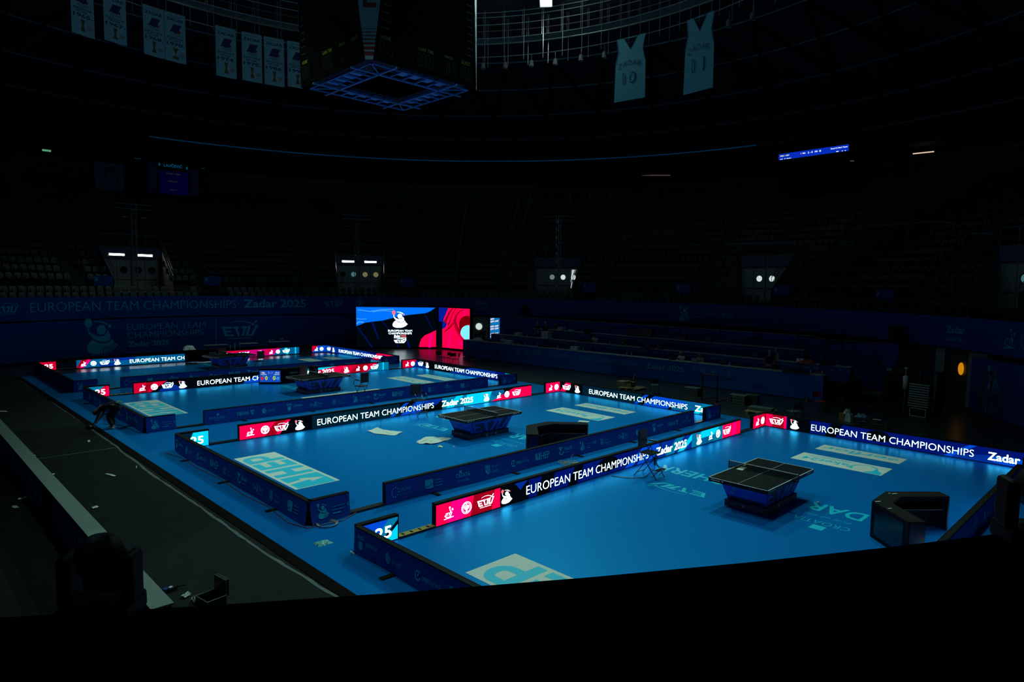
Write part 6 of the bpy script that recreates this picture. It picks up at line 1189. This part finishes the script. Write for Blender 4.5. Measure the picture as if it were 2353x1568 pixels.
def person(loc, rz, label, J, shirt, trouser, hair, skin=M_SKIN, shoe=None, sleeve='short', hair_on=True, hands=True, long_hair=False, K=1.12):
    """J: joint positions in a local frame, facing +x"""
    root = empty('person', loc, rz, label, 'person'); g = lambda n: tuple(J[n]); V = Vector
    pel, ch, nk, hd = V(J['pelvis']), V(J['chest']), V(J['neck']), V(J['head']); up_h = (hd - nk).normalized()
    body = [[(*pel, .12), (*pel.lerp(ch, .5), .115), (*ch, .135), (*nk.lerp(ch, .25), .075), (*nk, .055), (*(nk + up_h * .07), .05), (*(hd - up_h * .03), .078), (*(hd + up_h * .045), .088), (*(hd + up_h * .10), .06)]]
    fwd = V(J.get('face', (1, 0, 0))).normalized(); sd = up_h.cross(fwd).normalized()
    for s in ('l', 'r'):
        sh, el, wr = V(J['sh_' + s]), V(J['el_' + s]), V(J['wr_' + s]); hp, kn, an, to = V(J['hip_' + s]), V(J['kn_' + s]), V(J['an_' + s]), V(J['to_' + s])
        body.append([(*ch, .135), (*sh, .055), (*sh.lerp(el, .5), .047), (*el, .038), (*el.lerp(wr, .4), .036), (*wr, .024)])
        dd = (wr - el).normalized(); across = (V((0, 1, 0)) if abs(dd.y) < .8 else V((1, 0, 0))); across = (across - dd * across.dot(dd)).normalized() * (1 if s == 'l' else -1)
        if hands: body += fingers(wr, dd if 'hd_' + s not in J else V(J['hd_' + s]), across, .5)
        body.append([(*pel, .12), (*hp, .085), (*hp.lerp(kn, .5), .072), (*kn, .054), (*kn.lerp(an, .4), .053), (*an, .035), (*to, .028)])
    body = [[(x, y, z, r * (K if r > .03 else 1.0)) for x, y, z, r in c] for c in body]; skin_mesh(body, skin, 'body', root)
    # clothes follow the limbs a little wider
    sl = [[(*(pel + (ch - pel) * .05), .135), (*pel.lerp(ch, .5), .132), (*ch, .152), (*nk.lerp(ch, .30), .088)]]
    for s in ('l', 'r'):
        sh, el, wr = V(J['sh_' + s]), V(J['el_' + s]), V(J['wr_' + s]); e = sh.lerp(el, .62) if sleeve == 'short' else el
        c_ = [(*ch, .152), (*sh, .072), (*e, .062 if sleeve == 'short' else .052)]
        if sleeve == 'long': c_.append((*el.lerp(wr, .95), .038))
        sl.append(c_)
    skin_mesh([[(x, y, z, r * K) for x, y, z, r in c] for c in sl], shirt, 'shirt', root)
    tr = [[(*pel, .137), (*(pel + (ch - pel) * .12), .132)]]
    for s in ('l', 'r'):
        hp, kn, an = V(J['hip_' + s]), V(J['kn_' + s]), V(J['an_' + s]); tr.append([(*pel, .137), (*hp, .098), (*hp.lerp(kn, .5), .084), (*kn, .066), (*kn.lerp(an, .5), .060), (*kn.lerp(an, .93), .052)])
    skin_mesh([[(x, y, z, r * K) for x, y, z, r in c] for c in tr], trouser, 'trousers', root)
    for s in ('l', 'r'):
        an, to = V(J['an_' + s]), V(J['to_' + s]); heel = an - (to - an).normalized() * .06; z_ = min(an.z, to.z) - .035
        b = MB(); b.ball(((an.x + to.x) / 2, (an.y + to.y) / 2, max(.03, z_ + .03)), .055, shoe or M_CB, 10, (2.5, .85, .8)); b.build('shoe', root)
    # face and hair
    b = MB(); hc = hd + up_h * .04
    for s in (-1, 1): b.ball(hc + fwd * .080 + sd * s * .032 + up_h * .005, .011, M_CW, 8); b.ball(hc + fwd * .090 + sd * s * .032 + up_h * .005, .005, M_HAIR, 6)
    b.build('eyes', root); b = MB(); b.ball(hc + fwd * .094 - up_h * .02, .014, skin, 8, (1, 1, 1.3)); b.build('nose', root); b = MB(); b.ball(hc + fwd * .082 - up_h * .052, .018, M_RED, 8, (.5, 1.2, .4)); b.build('mouth', root)
    b = MB(); [b.ball(hc + sd * s * .088 - fwd * .005, .020, skin, 8, (.8, .5, 1.2)) for s in (-1, 1)]; b.build('ears', root)
    if hair_on: b = MB(); c_ = hc - fwd * .018 + up_h * .030; b.ball(c_, .098, hair, 12, (1, 1, .95)); (b.ball(c_ - up_h * .10 - fwd * .03, .075, hair, 10) if long_hair else None); b.build('hair', root)
    else: b = MB(); b.ball(hc - fwd * .045 - up_h * .01, .070, hair, 10); b.build('hair', root)
    return root
def stand_J(h=1.0, arm=0.0):
    J = dict(pelvis=(0, 0, .95 * h), chest=(0, 0, 1.30 * h), neck=(0, 0, 1.48 * h), head=(.02, 0, 1.62 * h))
    for s, q in (('l', 1), ('r', -1)):
        J['sh_' + s] = (0, q * .19, 1.40 * h); J['el_' + s] = (.02 + arm * .1, q * .25, 1.12 * h); J['wr_' + s] = (.10 + arm * .2, q * .22, .90 * h + arm * .15); J['hip_' + s] = (0, q * .09, .90 * h); J['kn_' + s] = (.03, q * .10, .50 * h); J['an_' + s] = (0, q * .11, .09); J['to_' + s] = (.14, q * .12, .04)
    return J
def sit_J(reach=.35, lean=.06, chin=False):
    J = dict(pelvis=(0, 0, .52), chest=(lean, 0, .86), neck=(lean * 1.6, 0, 1.04), head=(lean * 2 + .03, 0, 1.17))
    for s, q in (('l', 1), ('r', -1)):
        J['sh_' + s] = (lean * 1.2, q * .19, .96); J['el_' + s] = (.20, q * .25, .76); J['wr_' + s] = (.20 + reach * .5, q * .14, .80); J['hip_' + s] = (.03, q * .10, .50); J['kn_' + s] = (.45, q * .12, .50); J['an_' + s] = (.42, q * .12, .09); J['to_' + s] = (.56, q * .12, .04)
    if chin: J['el_r'] = (.24, -.16, .80); J['wr_r'] = (.17, -.06, .97)
    return J
# the man bending over the black strip: local +x towards his hands
JB = dict(pelvis=(-.22, 0, .84), chest=(.16, 0, .86), neck=(.40, 0, .74), head=(.50, 0, .62), face=(.35, 0, -1))
for s, q in (('l', 1), ('r', -1)):
    JB['sh_' + s] = (.30, q * .17, .76); JB['el_' + s] = (.36, q * .17, .50); JB['wr_' + s] = (.52, q * .09, .26); JB['hd_' + s] = (.5, 0, -.6); JB['hip_' + s] = (-.24, q * .09, .80); JB['kn_' + s] = (.06 if s == 'l' else .0, q * .11, .47); JB['an_' + s] = (-.10 if s == 'l' else -.02, q * .12, .09); JB['to_' + s] = (.04 if s == 'l' else .12, q * .12, .045)
pb_ = Vector((-9.95, 19.95, 0)); hb = Vector((-10.5, 20.4, 0)); ang = atan2(hb.y - pb_.y, hb.x - pb_.x)
person(pb_, ang, 'person in black t-shirt and dark jeans bending down to the black floor strip', JB, M_CB, M_JEAN, M_HAIR, mat('skin_tan', (.34, .15, .09), .6), M_PAPER, K=1.28)
b = MB(); hp_ = pb_ + Vector((cos(ang), sin(ang), 0)) * .72; b.lathe((hp_.x, hp_.y, .0), [(.001, .0), (.11, .0), (.12, .05), (.07, .10), (.05, .10), (.04, .02), (.001, .02)], M_PLA, 14); b.box((hp_.x, hp_.y, .05), (.28, .12, .08), M_PLA, ang); tag(b.build('tape_tool'), 'black tape roller under the hands of the bending person', 'tool')
b = MB(); c_ = pb_ + Vector((cos(ang), sin(ang), 0)) * -.30; lump(b, (c_.x, c_.y, .955), .11, .10, .07, mat('cloth_greenwhite', (.22, .34, .28), .8), seed=12); tag(b.build('rag'), 'pale greenish rag tucked at the waist of the bending person', 'cloth')
deskp = [((17.45, 12.98, .45), pi - .2, sit_J(), M_CW, M_CB, M_HAIRG, 'person in a white shirt seated at the front desk behind a laptop', False, False), ((17.50, 11.78, .45), pi - .1, sit_J(.3, .1, True), mat('cloth_stripe', (.26, .34, .26), .8, noise=.6, nscale=22), M_CB, M_HAIRG, 'person in a striped shirt resting chin on hand at the front desk', True, False),
    ((16.80, 27.14, .50), pi + .1, sit_J(.7, .14), M_CW, M_CB, M_HAIRG, 'grey haired person in a pale shirt reaching over the left desk end', True, False), ((19.2, 20.76, .87), pi, sit_J(.4), M_CW, M_CB, M_HAIR, 'dark haired person in a white top seated at the middle desk', True, True),
    ((19.2, 18.24, .87), pi, sit_J(.2, .12, True), M_CB, M_CB, M_HAIR, 'dark haired person in black seated at the middle desk behind papers', True, True), ((21.35, 26.18, 1.30), pi, sit_J(.2), M_CB, M_CB, M_HAIR, 'dim person seated at the left end of the back desk', True, False)]
for loc, rz, J, sh, tr, hr, lab, ho, lh in deskp:
    person(loc, rz, lab, J, sh, tr, hr, hair_on=ho, long_hair=lh)
    b = MB(); x, y, z = loc; c_, s_ = cos(rz), sin(rz); b.box((x, y, z + .42), (.42, .42, .04), M_PLA, rz); b.box((x - .22 * c_, y - .22 * s_, z + .68), (.03, .40, .35), M_PLA, rz)
    for i in (-1, 1):
        for j in (-1, 1): b.tube((x + (.19 * i) * c_ - .19 * j * s_, y + .19 * i * s_ + .19 * j * c_, z), (x + (.19 * i) * c_ - .19 * j * s_, y + .19 * i * s_ + .19 * j * c_, z + .42), .014, M_PLA, 5)
    tag(b.build('desk_chair'), 'black chair under the ' + lab.replace('person ', 'sitter ')[:70].rsplit(' ', 1)[0], 'chair')
person((19.2, 26.2, .87), pi - .5, 'standing person in black, left one of the pair behind the pale box', stand_J(1.08, .3), M_CB, M_CB, M_HAIRG)
person((19.25, 25.45, .87), pi + .3, 'standing person in black, broad, right one of the pair behind the pale box', stand_J(1.08, .6), M_CB, M_CB, M_HAIRG)
person((17.6, 7.92, .45), pi * .0 + .2, 'standing person in a black shirt seen from behind between two desk rows', stand_J(1.0), M_CB, M_CB, M_HAIRG, mat('skin_tan', (.34, .15, .09), .6))
person((19.1, 8.0, .87), pi - .9, 'person in a green top leaning on the middle desk behind the standing person', sit_J(.8, .1), M_CG, M_CB, M_HAIRG)
person((21.9, 35.2, 0), -2.2, 'dark silhouette standing beside the porthole door at the screen edge', stand_J(.95), M_CB, M_CB, M_HAIR)
b = MB(); lump(b, (16.35, 29.6, 1.25), .25, .35, .22, M_CW, seed=9); tag(b.build('white_bag'), 'crumpled white bag at the left end of the front desk', 'bag')
# ================================================================ chairs and clutter on the dark floor
def chair(x, y, rz, label, group=None, seat_m=None, zb=-.03):
    root = empty('stacking_chair', (x, y, zb), rz, label, 'chair', group); m_ = seat_m or M_PLA
    b = MB(); b.box((0, 0, .45), (.42, .44, .035), m_); b.build('seat', root, bevel=.01)
    if m_ is not M_RED: m_ = M_PLA
    b = MB(); b.grid(lambda u, v: (-.22 - .05 * (1 - (2 * u - 1) ** 2) - .05 * v, (u - .5) * .44, .60 + .24 * v), 8, 2, m_); b.grid(lambda u, v: (-.235 - .05 * (1 - (2 * u - 1) ** 2) - .05 * v, (u - .5) * .44, .60 + .24 * v), 8, 2, m_); b.build('backrest', root)
    for s in (-1, 1):
        b = MB(); b.path([(.20, s * .21, 0), (.19, s * .20, .44), (-.20, s * .20, .44)], .012, M_PLA, 6); b.build('front_leg', root)
        b = MB(); b.path([(-.24, s * .21, 0), (-.20, s * .20, .44), (-.26, s * .20, .84)], .012, M_PLA, 6); b.build('rear_leg', root)
    return root
M_SEATG = mat('chair_seat_grey', (.05, .07, .065), .6)
chair(12.2, 12.95, pi / 2 + .9, 'black chair holding a yellow tape roll, left of two behind the second court', seat_m=M_PLA); chair(12.5, 11.55, .6, 'grey seated black chair, right of a pair behind the second court', seat_m=M_SEATG)
chair(15.2, 26.6, pi / 2 + .4, 'slim dark chair standing before the front press desk'); chair(12.5, 25.6, .3, 'dark chair on the reflecting floor left of the slim one')
chair(10.9, 3.75, 1.1, 'black chair with pale seat, nearest of the three by the crates', seat_m=M_SEATG); chair(12.3, 4.1, 2.2, 'black chair behind the pale seated one'); chair(14.0, 2.9, -.3, 'barely visible dark chair right of the red one')
chair(14.3, 4.0, -2.0, 'red backed chair standing at the end of the front press desk', seat_m=M_RED); chair(17.6, 5.5, 2.9, 'red backed chair behind the end of the front press desk', seat_m=M_RED, zb=.45)
for i, (px, py, rz) in enumerate(((1012, 834, .4), (1024, 836, 2.0), (1038, 838, 1.2), (1046, 840, 2.6))):
    p = G(px, py); chair(p.x, p.y, rz, ['tipped dark chair at the left of the chair cluster before the screen', 'dark chair second in the cluster before the screen', 'dark chair third in the cluster before the screen', 'rightmost dark chair of the cluster before the screen'][i])
b = MB(); q = G(1448, 878, .48); b.lathe((12.2, 12.95, .47), [(.03, 0), (.06, 0), (.06, .05), (.03, .05)], mat('plug_yellow', (.62, .35, .02), .5), 12); tag(b.build('tape_roll'), 'yellow tape roll on the seat of the left black chair', 'tape roll')
# upright steel trolley
root = empty('rack_trolley', (12.2, 8.1, -.03), .0, 'empty black tube trolley on castors behind the right boards', 'trolley'); x0, x1, y0, y1 = -.35, .9, -.35, .42
b = MB()
for (x, y) in ((-.30, .42), (-.30, -.35)): b.tube((x, y, .14), (x, y, 1.42), .035, M_BLK, 6)
b.tube((-.30, .42, 1.42), (-.30, -.35, 1.42), .035, M_PLA, 6); b.build('upright_frame', root); b = MB()
for p, q in (((-.35, .42), (.9, .42)), ((.9, .42), (.9, -.35)), ((.9, -.35), (-.35, -.35)), ((-.35, -.35), (-.35, .42)), ((.2, .42), (.2, -.35))): b.tube((*p, .16), (*q, .16), .025, M_PLA, 6)
b.build('base_frame', root)
for x, y in ((-.3, .4), (-.3, -.33), (.85, .4), (.85, -.33)): b = MB(); b.tube((x, y - .02, .065), (x, y + .02, .065), .06, M_GREY, 10); b.box((x, y, .12), (.03, .06, .05), M_STEEL); b.build('castor', root)
def crate(x, y, w_, d_, h, rz, m_, lab, lid=True, n=2):
    root = empty('crate', (x, y, -.03), rz, lab, 'crate'); b = MB(); t = .02
    for s in (-1, 1): b.box((s * (w_ / 2 - t / 2), 0, h / 2), (t, d_, h), m_); b.box((0, s * (d_ / 2 - t / 2), h / 2), (w_, t, h), m_)
    b.box((0, 0, t / 2), (w_, d_, t), m_)
    for k in range(1, n + 1): z = h * k / (n + 1); b.box((0, -d_ / 2 - .004, z), (w_, .008, .02), M_BLK); b.box((-w_ / 2 - .004, 0, z), (.008, d_, .02), M_BLK)
    for s in (-1, 1): b.box((s * (w_ / 2), -d_ / 2, h / 2), (.03, .03, h), m_); b.box((s * (w_ / 2), d_ / 2, h / 2), (.03, .03, h), m_)
    b.build('crate_body', root)
    if lid: b = MB(); b.box((0, 0, h + .01), (w_ + .02, d_ + .02, .02), m_); b.build('lid', root)
    return root
M_CRT = mat('crate_grey', (.085, .105, .095), .7); M_CRG = mat('crate_green', (.03, .05, .045), .7)
crate(13.75, 10.1, .50, .75, .36, .05, M_CRT, 'grey stacked crate left of the black trolley'); crate(13.2, 7.35, .50, .75, .40, .1, M_CRT, 'grey crate right of the black trolley'); crate(13.9, 7.0, .45, .55, .38, .2, M_CRG, 'dark open sided crate behind the right grey crate')
crate(12.6, 1.75, .45, .60, .32, .4, M_CRG, 'dark green crate holding rags near the right boards', False); crate(12.1, .95, .42, .55, .28, .3, M_CRG, 'small dark crate holding white papers near the right boards', False)
b = MB(); lump(b, (12.6, 1.75, .12), .2, .25, .32, mat('rag_blue', (.10, .20, .30), .8), seed=31); tag(b.build('rags'), 'bluish rags heaped in the dark green crate', 'rags')
b = MB(); b.box((12.1, .95, .30), (.34, .30, .02), M_PAPER, .4, Matrix.Rotation(.5, 3, 'Y')); tag(b.build('papers'), 'white papers sticking out of the small dark crate', 'papers')
b = MB(); lump(b, (12.85, 2.35, -.02), .20, .20, .55, mat('bag_clear', (.35, .42, .38), .4), seed=33); tag(b.build('plastic_bag'), 'pale plastic bag with rubbish left of the dark crates', 'bag')
b = MB(); b.box((12.75, 2.5, .14), (.24, .22, .32), mat('box_brown', (.20, .10, .03), .7)); tag(b.build('cardboard_box'), 'small brown box under the pale plastic bag', 'box')
# pallet and timber
def plank_pile(x, y, rz, lab, cover):
    root = empty('pallet', (x, y, -.03), rz, lab, 'pallet'); b = MB()
    for k in (-1, 0, 1): b.box((0, k * .42, .05), (1.2, .09, .09), M_WOOD)
    b.build('bearer', root); b = MB()
    for k in range(6): b.box((-.5 + .2 * k, 0, .11), (.13, 1.1, .022), M_WOOD)
    b.build('deck_boards', root)
    if cover: b = MB(); b.box((.1, .02, .19), (.5, 1.0, .10), mat('tile_pack', (.08, .10, .09), .6)); b.build('stacked_sheets', root)
    return root
plank_pile(11.75, 5.55, .15, 'wooden pallet with grey sheets behind the right boards of the nearest court', True); plank_pile(12.75, 13.1, .1, 'raw wooden boards lying under the black chairs', False)
b = MB(); b.box((12.9, 13.6, .22), (.5, .9, .22), M_WOOD, .1); tag(b.build('wooden_box'), 'low open wooden box behind the black chairs', 'box')
# stairs, podium, black cabinet, trays rack
root = empty('steps', (18.6, 3.2, -.03), 0, 'dark folding steps at the end of the press risers', 'steps')
for k in range(4): b = MB(); b.box((.35 * k - .3, 0 - .0, .13 + .2 * k), (.36, 1.0, .03), M_PLA); b.build('tread', root)
for s in (-1, 1): b = MB(); b.tube((-.5, s * .5, .05), (1.0, s * .5, .85), .025, M_PLA, 6); b.tube((.9, s * .5, .0), (.9, s * .5, .8), .025, M_PLA, 6); b.build('stringer', root)
root = empty('low_podium', (19.9, 3.7, -.03), .2, 'low grey podium on legs before the curtain', 'podium'); b = MB(); b.box((0, 0, .26), (1.2, 1.0, .05), M_GREY); b.build('deck', root)
for x in (-.55, .55):
    for y in (-.45, .45): b = MB(); b.tube((x, y, 0), (x, y, .24), .02, M_STEEL, 6); b.build('leg', root)
root = empty('cabinet', (21.35, 2.95, -.03), .15, 'black cabinet with clutter on top before the curtain', 'cabinet'); b = MB(); b.box((0, 0, .66), (.7, 1.0, 1.30), M_BLK2); b.build('cabinet_body', root); b = MB(); b.box((-.355, 0, .66), (.01, .9, 1.1), M_PLA); b.build('cabinet_door', root)
for dx, dy, c, lab in ((0, .35, M_PAPER, 'white item on the black cabinet'), (.05, .1, M_RED, 'reddish packet on the black cabinet'), (-.05, -.25, M_WOOD, 'brown open box on the black cabinet')): b = MB(); b.box((21.35 + dx, 2.95 + dy, 1.35), (.25, .22, .12), c, .3); tag(b.build('packet'), lab, 'packet')
root = empty('tray_rack', (16.5, .60, -.03), -.15, 'rolling case stacked with ten pale trays by the right doors', 'tray rack')
b = MB(); b.box((0, 0, .20), (.50, .62, .38), M_BLK2); b.build('base_case', root); b = MB()
for p, q in (((-.26, -.32), (-.26, .32)), ): b.tube((*p, .02), (*q, .02), .015, M_CW, 5); b.tube((*p, .36), (*q, .36), .015, M_CW, 5); b.tube((*p, .02), (*p, .36), .015, M_CW, 5); b.tube((*q, .02), (*q, .36), .015, M_CW, 5)
b.build('case_trim', root); M_TRAY = mat('tray_pale', (.30, .38, .34), .6)
for k in range(10): b = MB(); b.box((-.02, 0, .46 + .105 * k), (.52, .80, .05), M_TRAY); b.box((-.02, 0, .51 + .105 * k), (.44, .72, .05), M_BLK); b.build('tray', root)
root = empty('tall_rack', (17.4, .45, -.03), -.15, 'tall black open frame cabinet behind the pale trays', 'rack'); b = MB()
for x in (-.35, .35):
    for y in (-.35, .35): b.box((x, y, .95), (.05, .05, 1.9), M_BLK2)
for z in (.06, 1.88): b.box((0, 0, z), (.75, .75, .04), M_BLK2)
b.build('rack_frame', root); b = MB(); b.box((.0, -.34, .95), (.70, .02, 1.8), mat('rack_side', (.05, .065, .065), .4)); b.build('side_panel', root)
b = MB(); b.tube((16.9, 1.35, 0), (16.9, 1.35, 1.95), .03, M_STEEL, 8); b.lathe((16.9, 1.35, 1.05), [(.001, 0), (.10, 0), (.11, .55), (.02, .60), (.001, .6)], M_PAPER, 14); b.box((16.9, 1.35, .0), (.5, .5, .04), M_PLA); b.box((16.9, 1.35, 1.97), (.12, .12, .06), M_CW); tag(b.build('stand_with_roll'), 'metal stand carrying a white cylinder beside the tray rack', 'stand')
M_TRS = mat('truss_dark', (.05, .06, .058), .6)
root = empty('truss_section', (17.75, -1.4, -.03), 0, 'upright grey truss section beside the right wall banner', 'truss'); b = MB()
for dx, dy in ((-.15, -.15), (.15, -.15), (.15, .15), (-.15, .15)): b.tube((dx, dy, 0), (dx + .25, dy - .1, 2.15), .025, M_TRS, 6)
for k in range(9): z = .2 + .22 * k; o = .25 * z / 2.15; b.tube((-.15 + o, -.15, z), (.15 + o, .15, z + .2), .012, M_TRS, 4); b.tube((.15 + o, -.15, z), (-.15 + o, .15, z + .2), .012, M_TRS, 4)
b.build('lattice', root); b = MB(); b.box((0, 0, .02), (.5, .5, .04), M_BLK); b.build('base_plate', root)
b = MB(); lump(b, (18.9, .3, -.02), .55, .4, .18, mat('sheet_brown', (.06, .045, .035), .8), seed=51); tag(b.build('dust_sheet'), 'dark crumpled dust sheet before the right doors', 'sheet')
# tables behind the farthest court
def trestle(x, y, w_, rz, lab, m_=None):
    root = empty('trestle_table', (x, y, -.03), rz, lab, 'table', 'trestle tables behind the farthest court'); b = MB(); b.box((0, 0, .765), (w_, .7, .03), m_ or M_DESKTOP); b.build('table_top', root)
    for sx in (-1, 1):
        for sy in (-1, 1): b = MB(); b.tube((sx * (w_ / 2 - .15), sy * .28, 0), (sx * (w_ / 2 - .15), sy * .28, .75), .018, M_PLA, 5); b.build('leg', root)
    return root
trestle(1.95, 42.1, 1.6, -.15, 'left trestle table behind the farthest boards'); trestle(4.3, 42.0, 1.25, -.1, 'middle pale trestle table behind the farthest boards', M_BOXW); trestle(6.7, 42.1, 1.6, -.15, 'right trestle table carrying bottles behind the farthest boards')
for i, (x, y) in enumerate(((3.0, 42.2), (3.25, 42.0), (2.9, 41.9), (3.4, 42.3), (3.6, 41.9))):
    b = MB(); b.lathe((x, y, -.03), [(.001, 0), (.04, 0), (.045, .55 + .06 * i), (.015, .62 + .06 * i), (.001, .62 + .06 * i)], M_BOT, 8); tag(b.build('glass_stand'), 'thin glassy trophy stand glinting between the trestle tables', 'stand', 'glinting stands between the trestle tables')
for x, lab in ((6.0, 'left small bottle on the right trestle table'), (6.25, 'second small bottle on the right trestle table')): b = MB(); b.lathe((x, 42.15, .75), [(.001, 0), (.035, 0), (.035, .14), (.012, .2), (.001, .2)], M_BOT, 8); tag(b.build('water_bottle'), lab, 'bottle')
for x, lab in ((6.85, 'left tan cup on the right trestle table'), (7.0, 'right tan cup on the right trestle table')): b = MB(); b.lathe((x, 42.1, .75), [(.001, 0), (.04, 0), (.055, .25), (.001, .25)], mat('cup_tan', (.30, .20, .08), .6), 10); tag(b.build('paper_cup'), lab, 'cup')
# ================================================================ left barrier and flight case
root = empty('barrier_wall', (0, 0, 0), 0, 'low barrier wall with white top and blue banner along the lower left', 'barrier'); b = MB(); b.box((-13.41, 8.7, .445), (.24, 12.6 + 9.8 - 9.8, .89), M_BLK); b.box((-13.41, 17.5, .445), (.24, 5, .89), M_BLK); b.build('barrier_core', root)
b = MB(); b.box((-13.41, 11.25, .905), (.30, 17.7, .03), mat('barrier_top', (.20, .25, .22), .6, noise=.1)); b.build('top_cap', root)
M_BB = mat('barrier_banner', (0.0, 0.10, 0.50), .75, spec=.1); M_BBL = mat('barrier_logo', (.03, .62, .80), .75, spec=.1)
A = Art(.003); A.rect(0, .08, 17.6, .86, M_BB, 0, 20); A.text('EUROPEAN TEAM CHAMPIONSHIPS', -2.0 + 0.02, .38, .36, M_BANL, 1, width=6.4) if False else None
A.text('CHAMPIONSHIPS', .6, .38, .34, M_BBL, 1, width=3.9); A.text('Zadar 2025', 5.0, .38, .36, M_BBL, 1, width=4.5, bold=True); A.put(ettu(M_BBL, 0), 12.1, .36, .42, .78)
b = MB(); b.art(A, lambda u, v, off: (-13.535 - off - .008 * sin(u * 1.7), 20.0 - u, v)); b.build('banner_cloth', root)
root = empty('flight_case', (-12.27, 3.78, -.012), .15, 'open black flight case with metal edges at the bottom left', 'case'); M_CS = mat('case_black', (.006, .007, .007), .5); M_CE = mat('case_edge', (.20, .26, .24), .4, metal=.4)
b = MB(); t = .015
for s in (-1, 1): b.box((s * .16, 0, .105), (t, .36, .21), M_CS); b.box((0, s * .18, .105), (.32, t, .21), M_CS)
b.box((0, 0, .01), (.32, .36, .015), M_CS); b.build('case_body', root); b = MB(); E8 = [(-.165, -.19), (.165, -.19), (.165, .19), (-.165, .19)]
for z in (.0, .21):
    for i in range(4): b.tube((*E8[i], z + .005), (*E8[(i + 1) % 4], z + .005), .008, M_CE, 5)
for p in E8: b.tube((*p, 0), (*p, .21), .008, M_CE, 5)
b.build('edge_trim', root); b = MB(); b.box((.19, .0, .33), (.05, .36, .28), M_CS); 
for z in (.20, .47):
    for x in (.165, .215): b.tube((x, -.18, z), (x, .18, z), .007, M_CE, 5)
for y in (-.18, .18):
    for x in (.165, .215): b.tube((x, y, .20), (x, y, .47), .007, M_CE, 5)
b.build('lid', root)
b = MB(); b.box((-12.27, 3.80, .05), (.16, .02, .02), M_WOOD, .4); tag(b.build('drumstick_tool'), 'pale wooden tool lying inside the open flight case', 'tool')
p = G(395, 1357); b = MB(); b.box((p.x, p.y, .03), (.16, .09, .06), M_PLA, .4); b.box((p.x - .1, p.y, .04), (.08, .08, .05), mat('tool_blue', (.01, .03, .25), .5), .4); b.tube((p.x + .08, p.y, .04), (p.x + .22, p.y - .03, .04), .012, M_PLA, 6); b.box((p.x - .02, p.y, .065), (.06, .05, .01), M_PAPER, .4); tag(b.build('hand_tool'), 'blue and black hand tool on the floor beside the barrier end', 'tool')
# ================================================================ moving head lamps on the parapet in front of the camera
M_MH = mat('lamp_black', (.001, .001, .0012), .6, spec=.08)
def moving_head(p, rz, lab, s=1.0, tiltv=.5):
    root = empty('moving_head_lamp', p, rz, lab, 'stage lamp'); 
    b = MB(); b.box((0, 0, .06 * s), (.40 * s, .30 * s, .12 * s), M_MH); b.build('lamp_base', root, bevel=.03 * s)
    for q in (-1, 1): b = MB(); b.box((q * .175 * s, 0, .25 * s), (.07 * s, .18 * s, .30 * s), M_MH); b.build('yoke_arm', root, bevel=.03 * s)
    hq = Matrix.Rotation(tiltv, 3, 'X').to_quaternion(); b = MB(); b.lathe((.02 * s, 0, .34 * s), [(.001, -.18 * s), (.09 * s, -.17 * s), (.13 * s, -.09 * s), (.135 * s, .04 * s), (.12 * s, .12 * s), (.07 * s, .17 * s), (.001, .18 * s)], M_MH, 28, hq); b.build('lamp_head', root)
    b = MB(); b.lathe((.02 * s, 0, .34 * s), [(.001, .181 * s), (.075 * s, .172 * s)], mat('lens_dark', (.003, .004, .006), .4), 20, hq); b.build('lens', root)
    return root
pl = G(243, 1418, 4.245); dl = Vector((FW.x, FW.y, 0)).normalized(); rzl = atan2(RT.y, RT.x)
moving_head(Vector((pl.x, pl.y, 4.25)) - dl * .02, rzl + .1, 'dark moving head lamp on the parapet at the lower left', .62, .55)
pr = G(2372, 1250, 4.245); moving_head(Vector((pr.x, pr.y, 4.25)) - dl * .03, rzl - .2, 'dark moving head lamp on the parapet at the right edge', .82, 1.4)
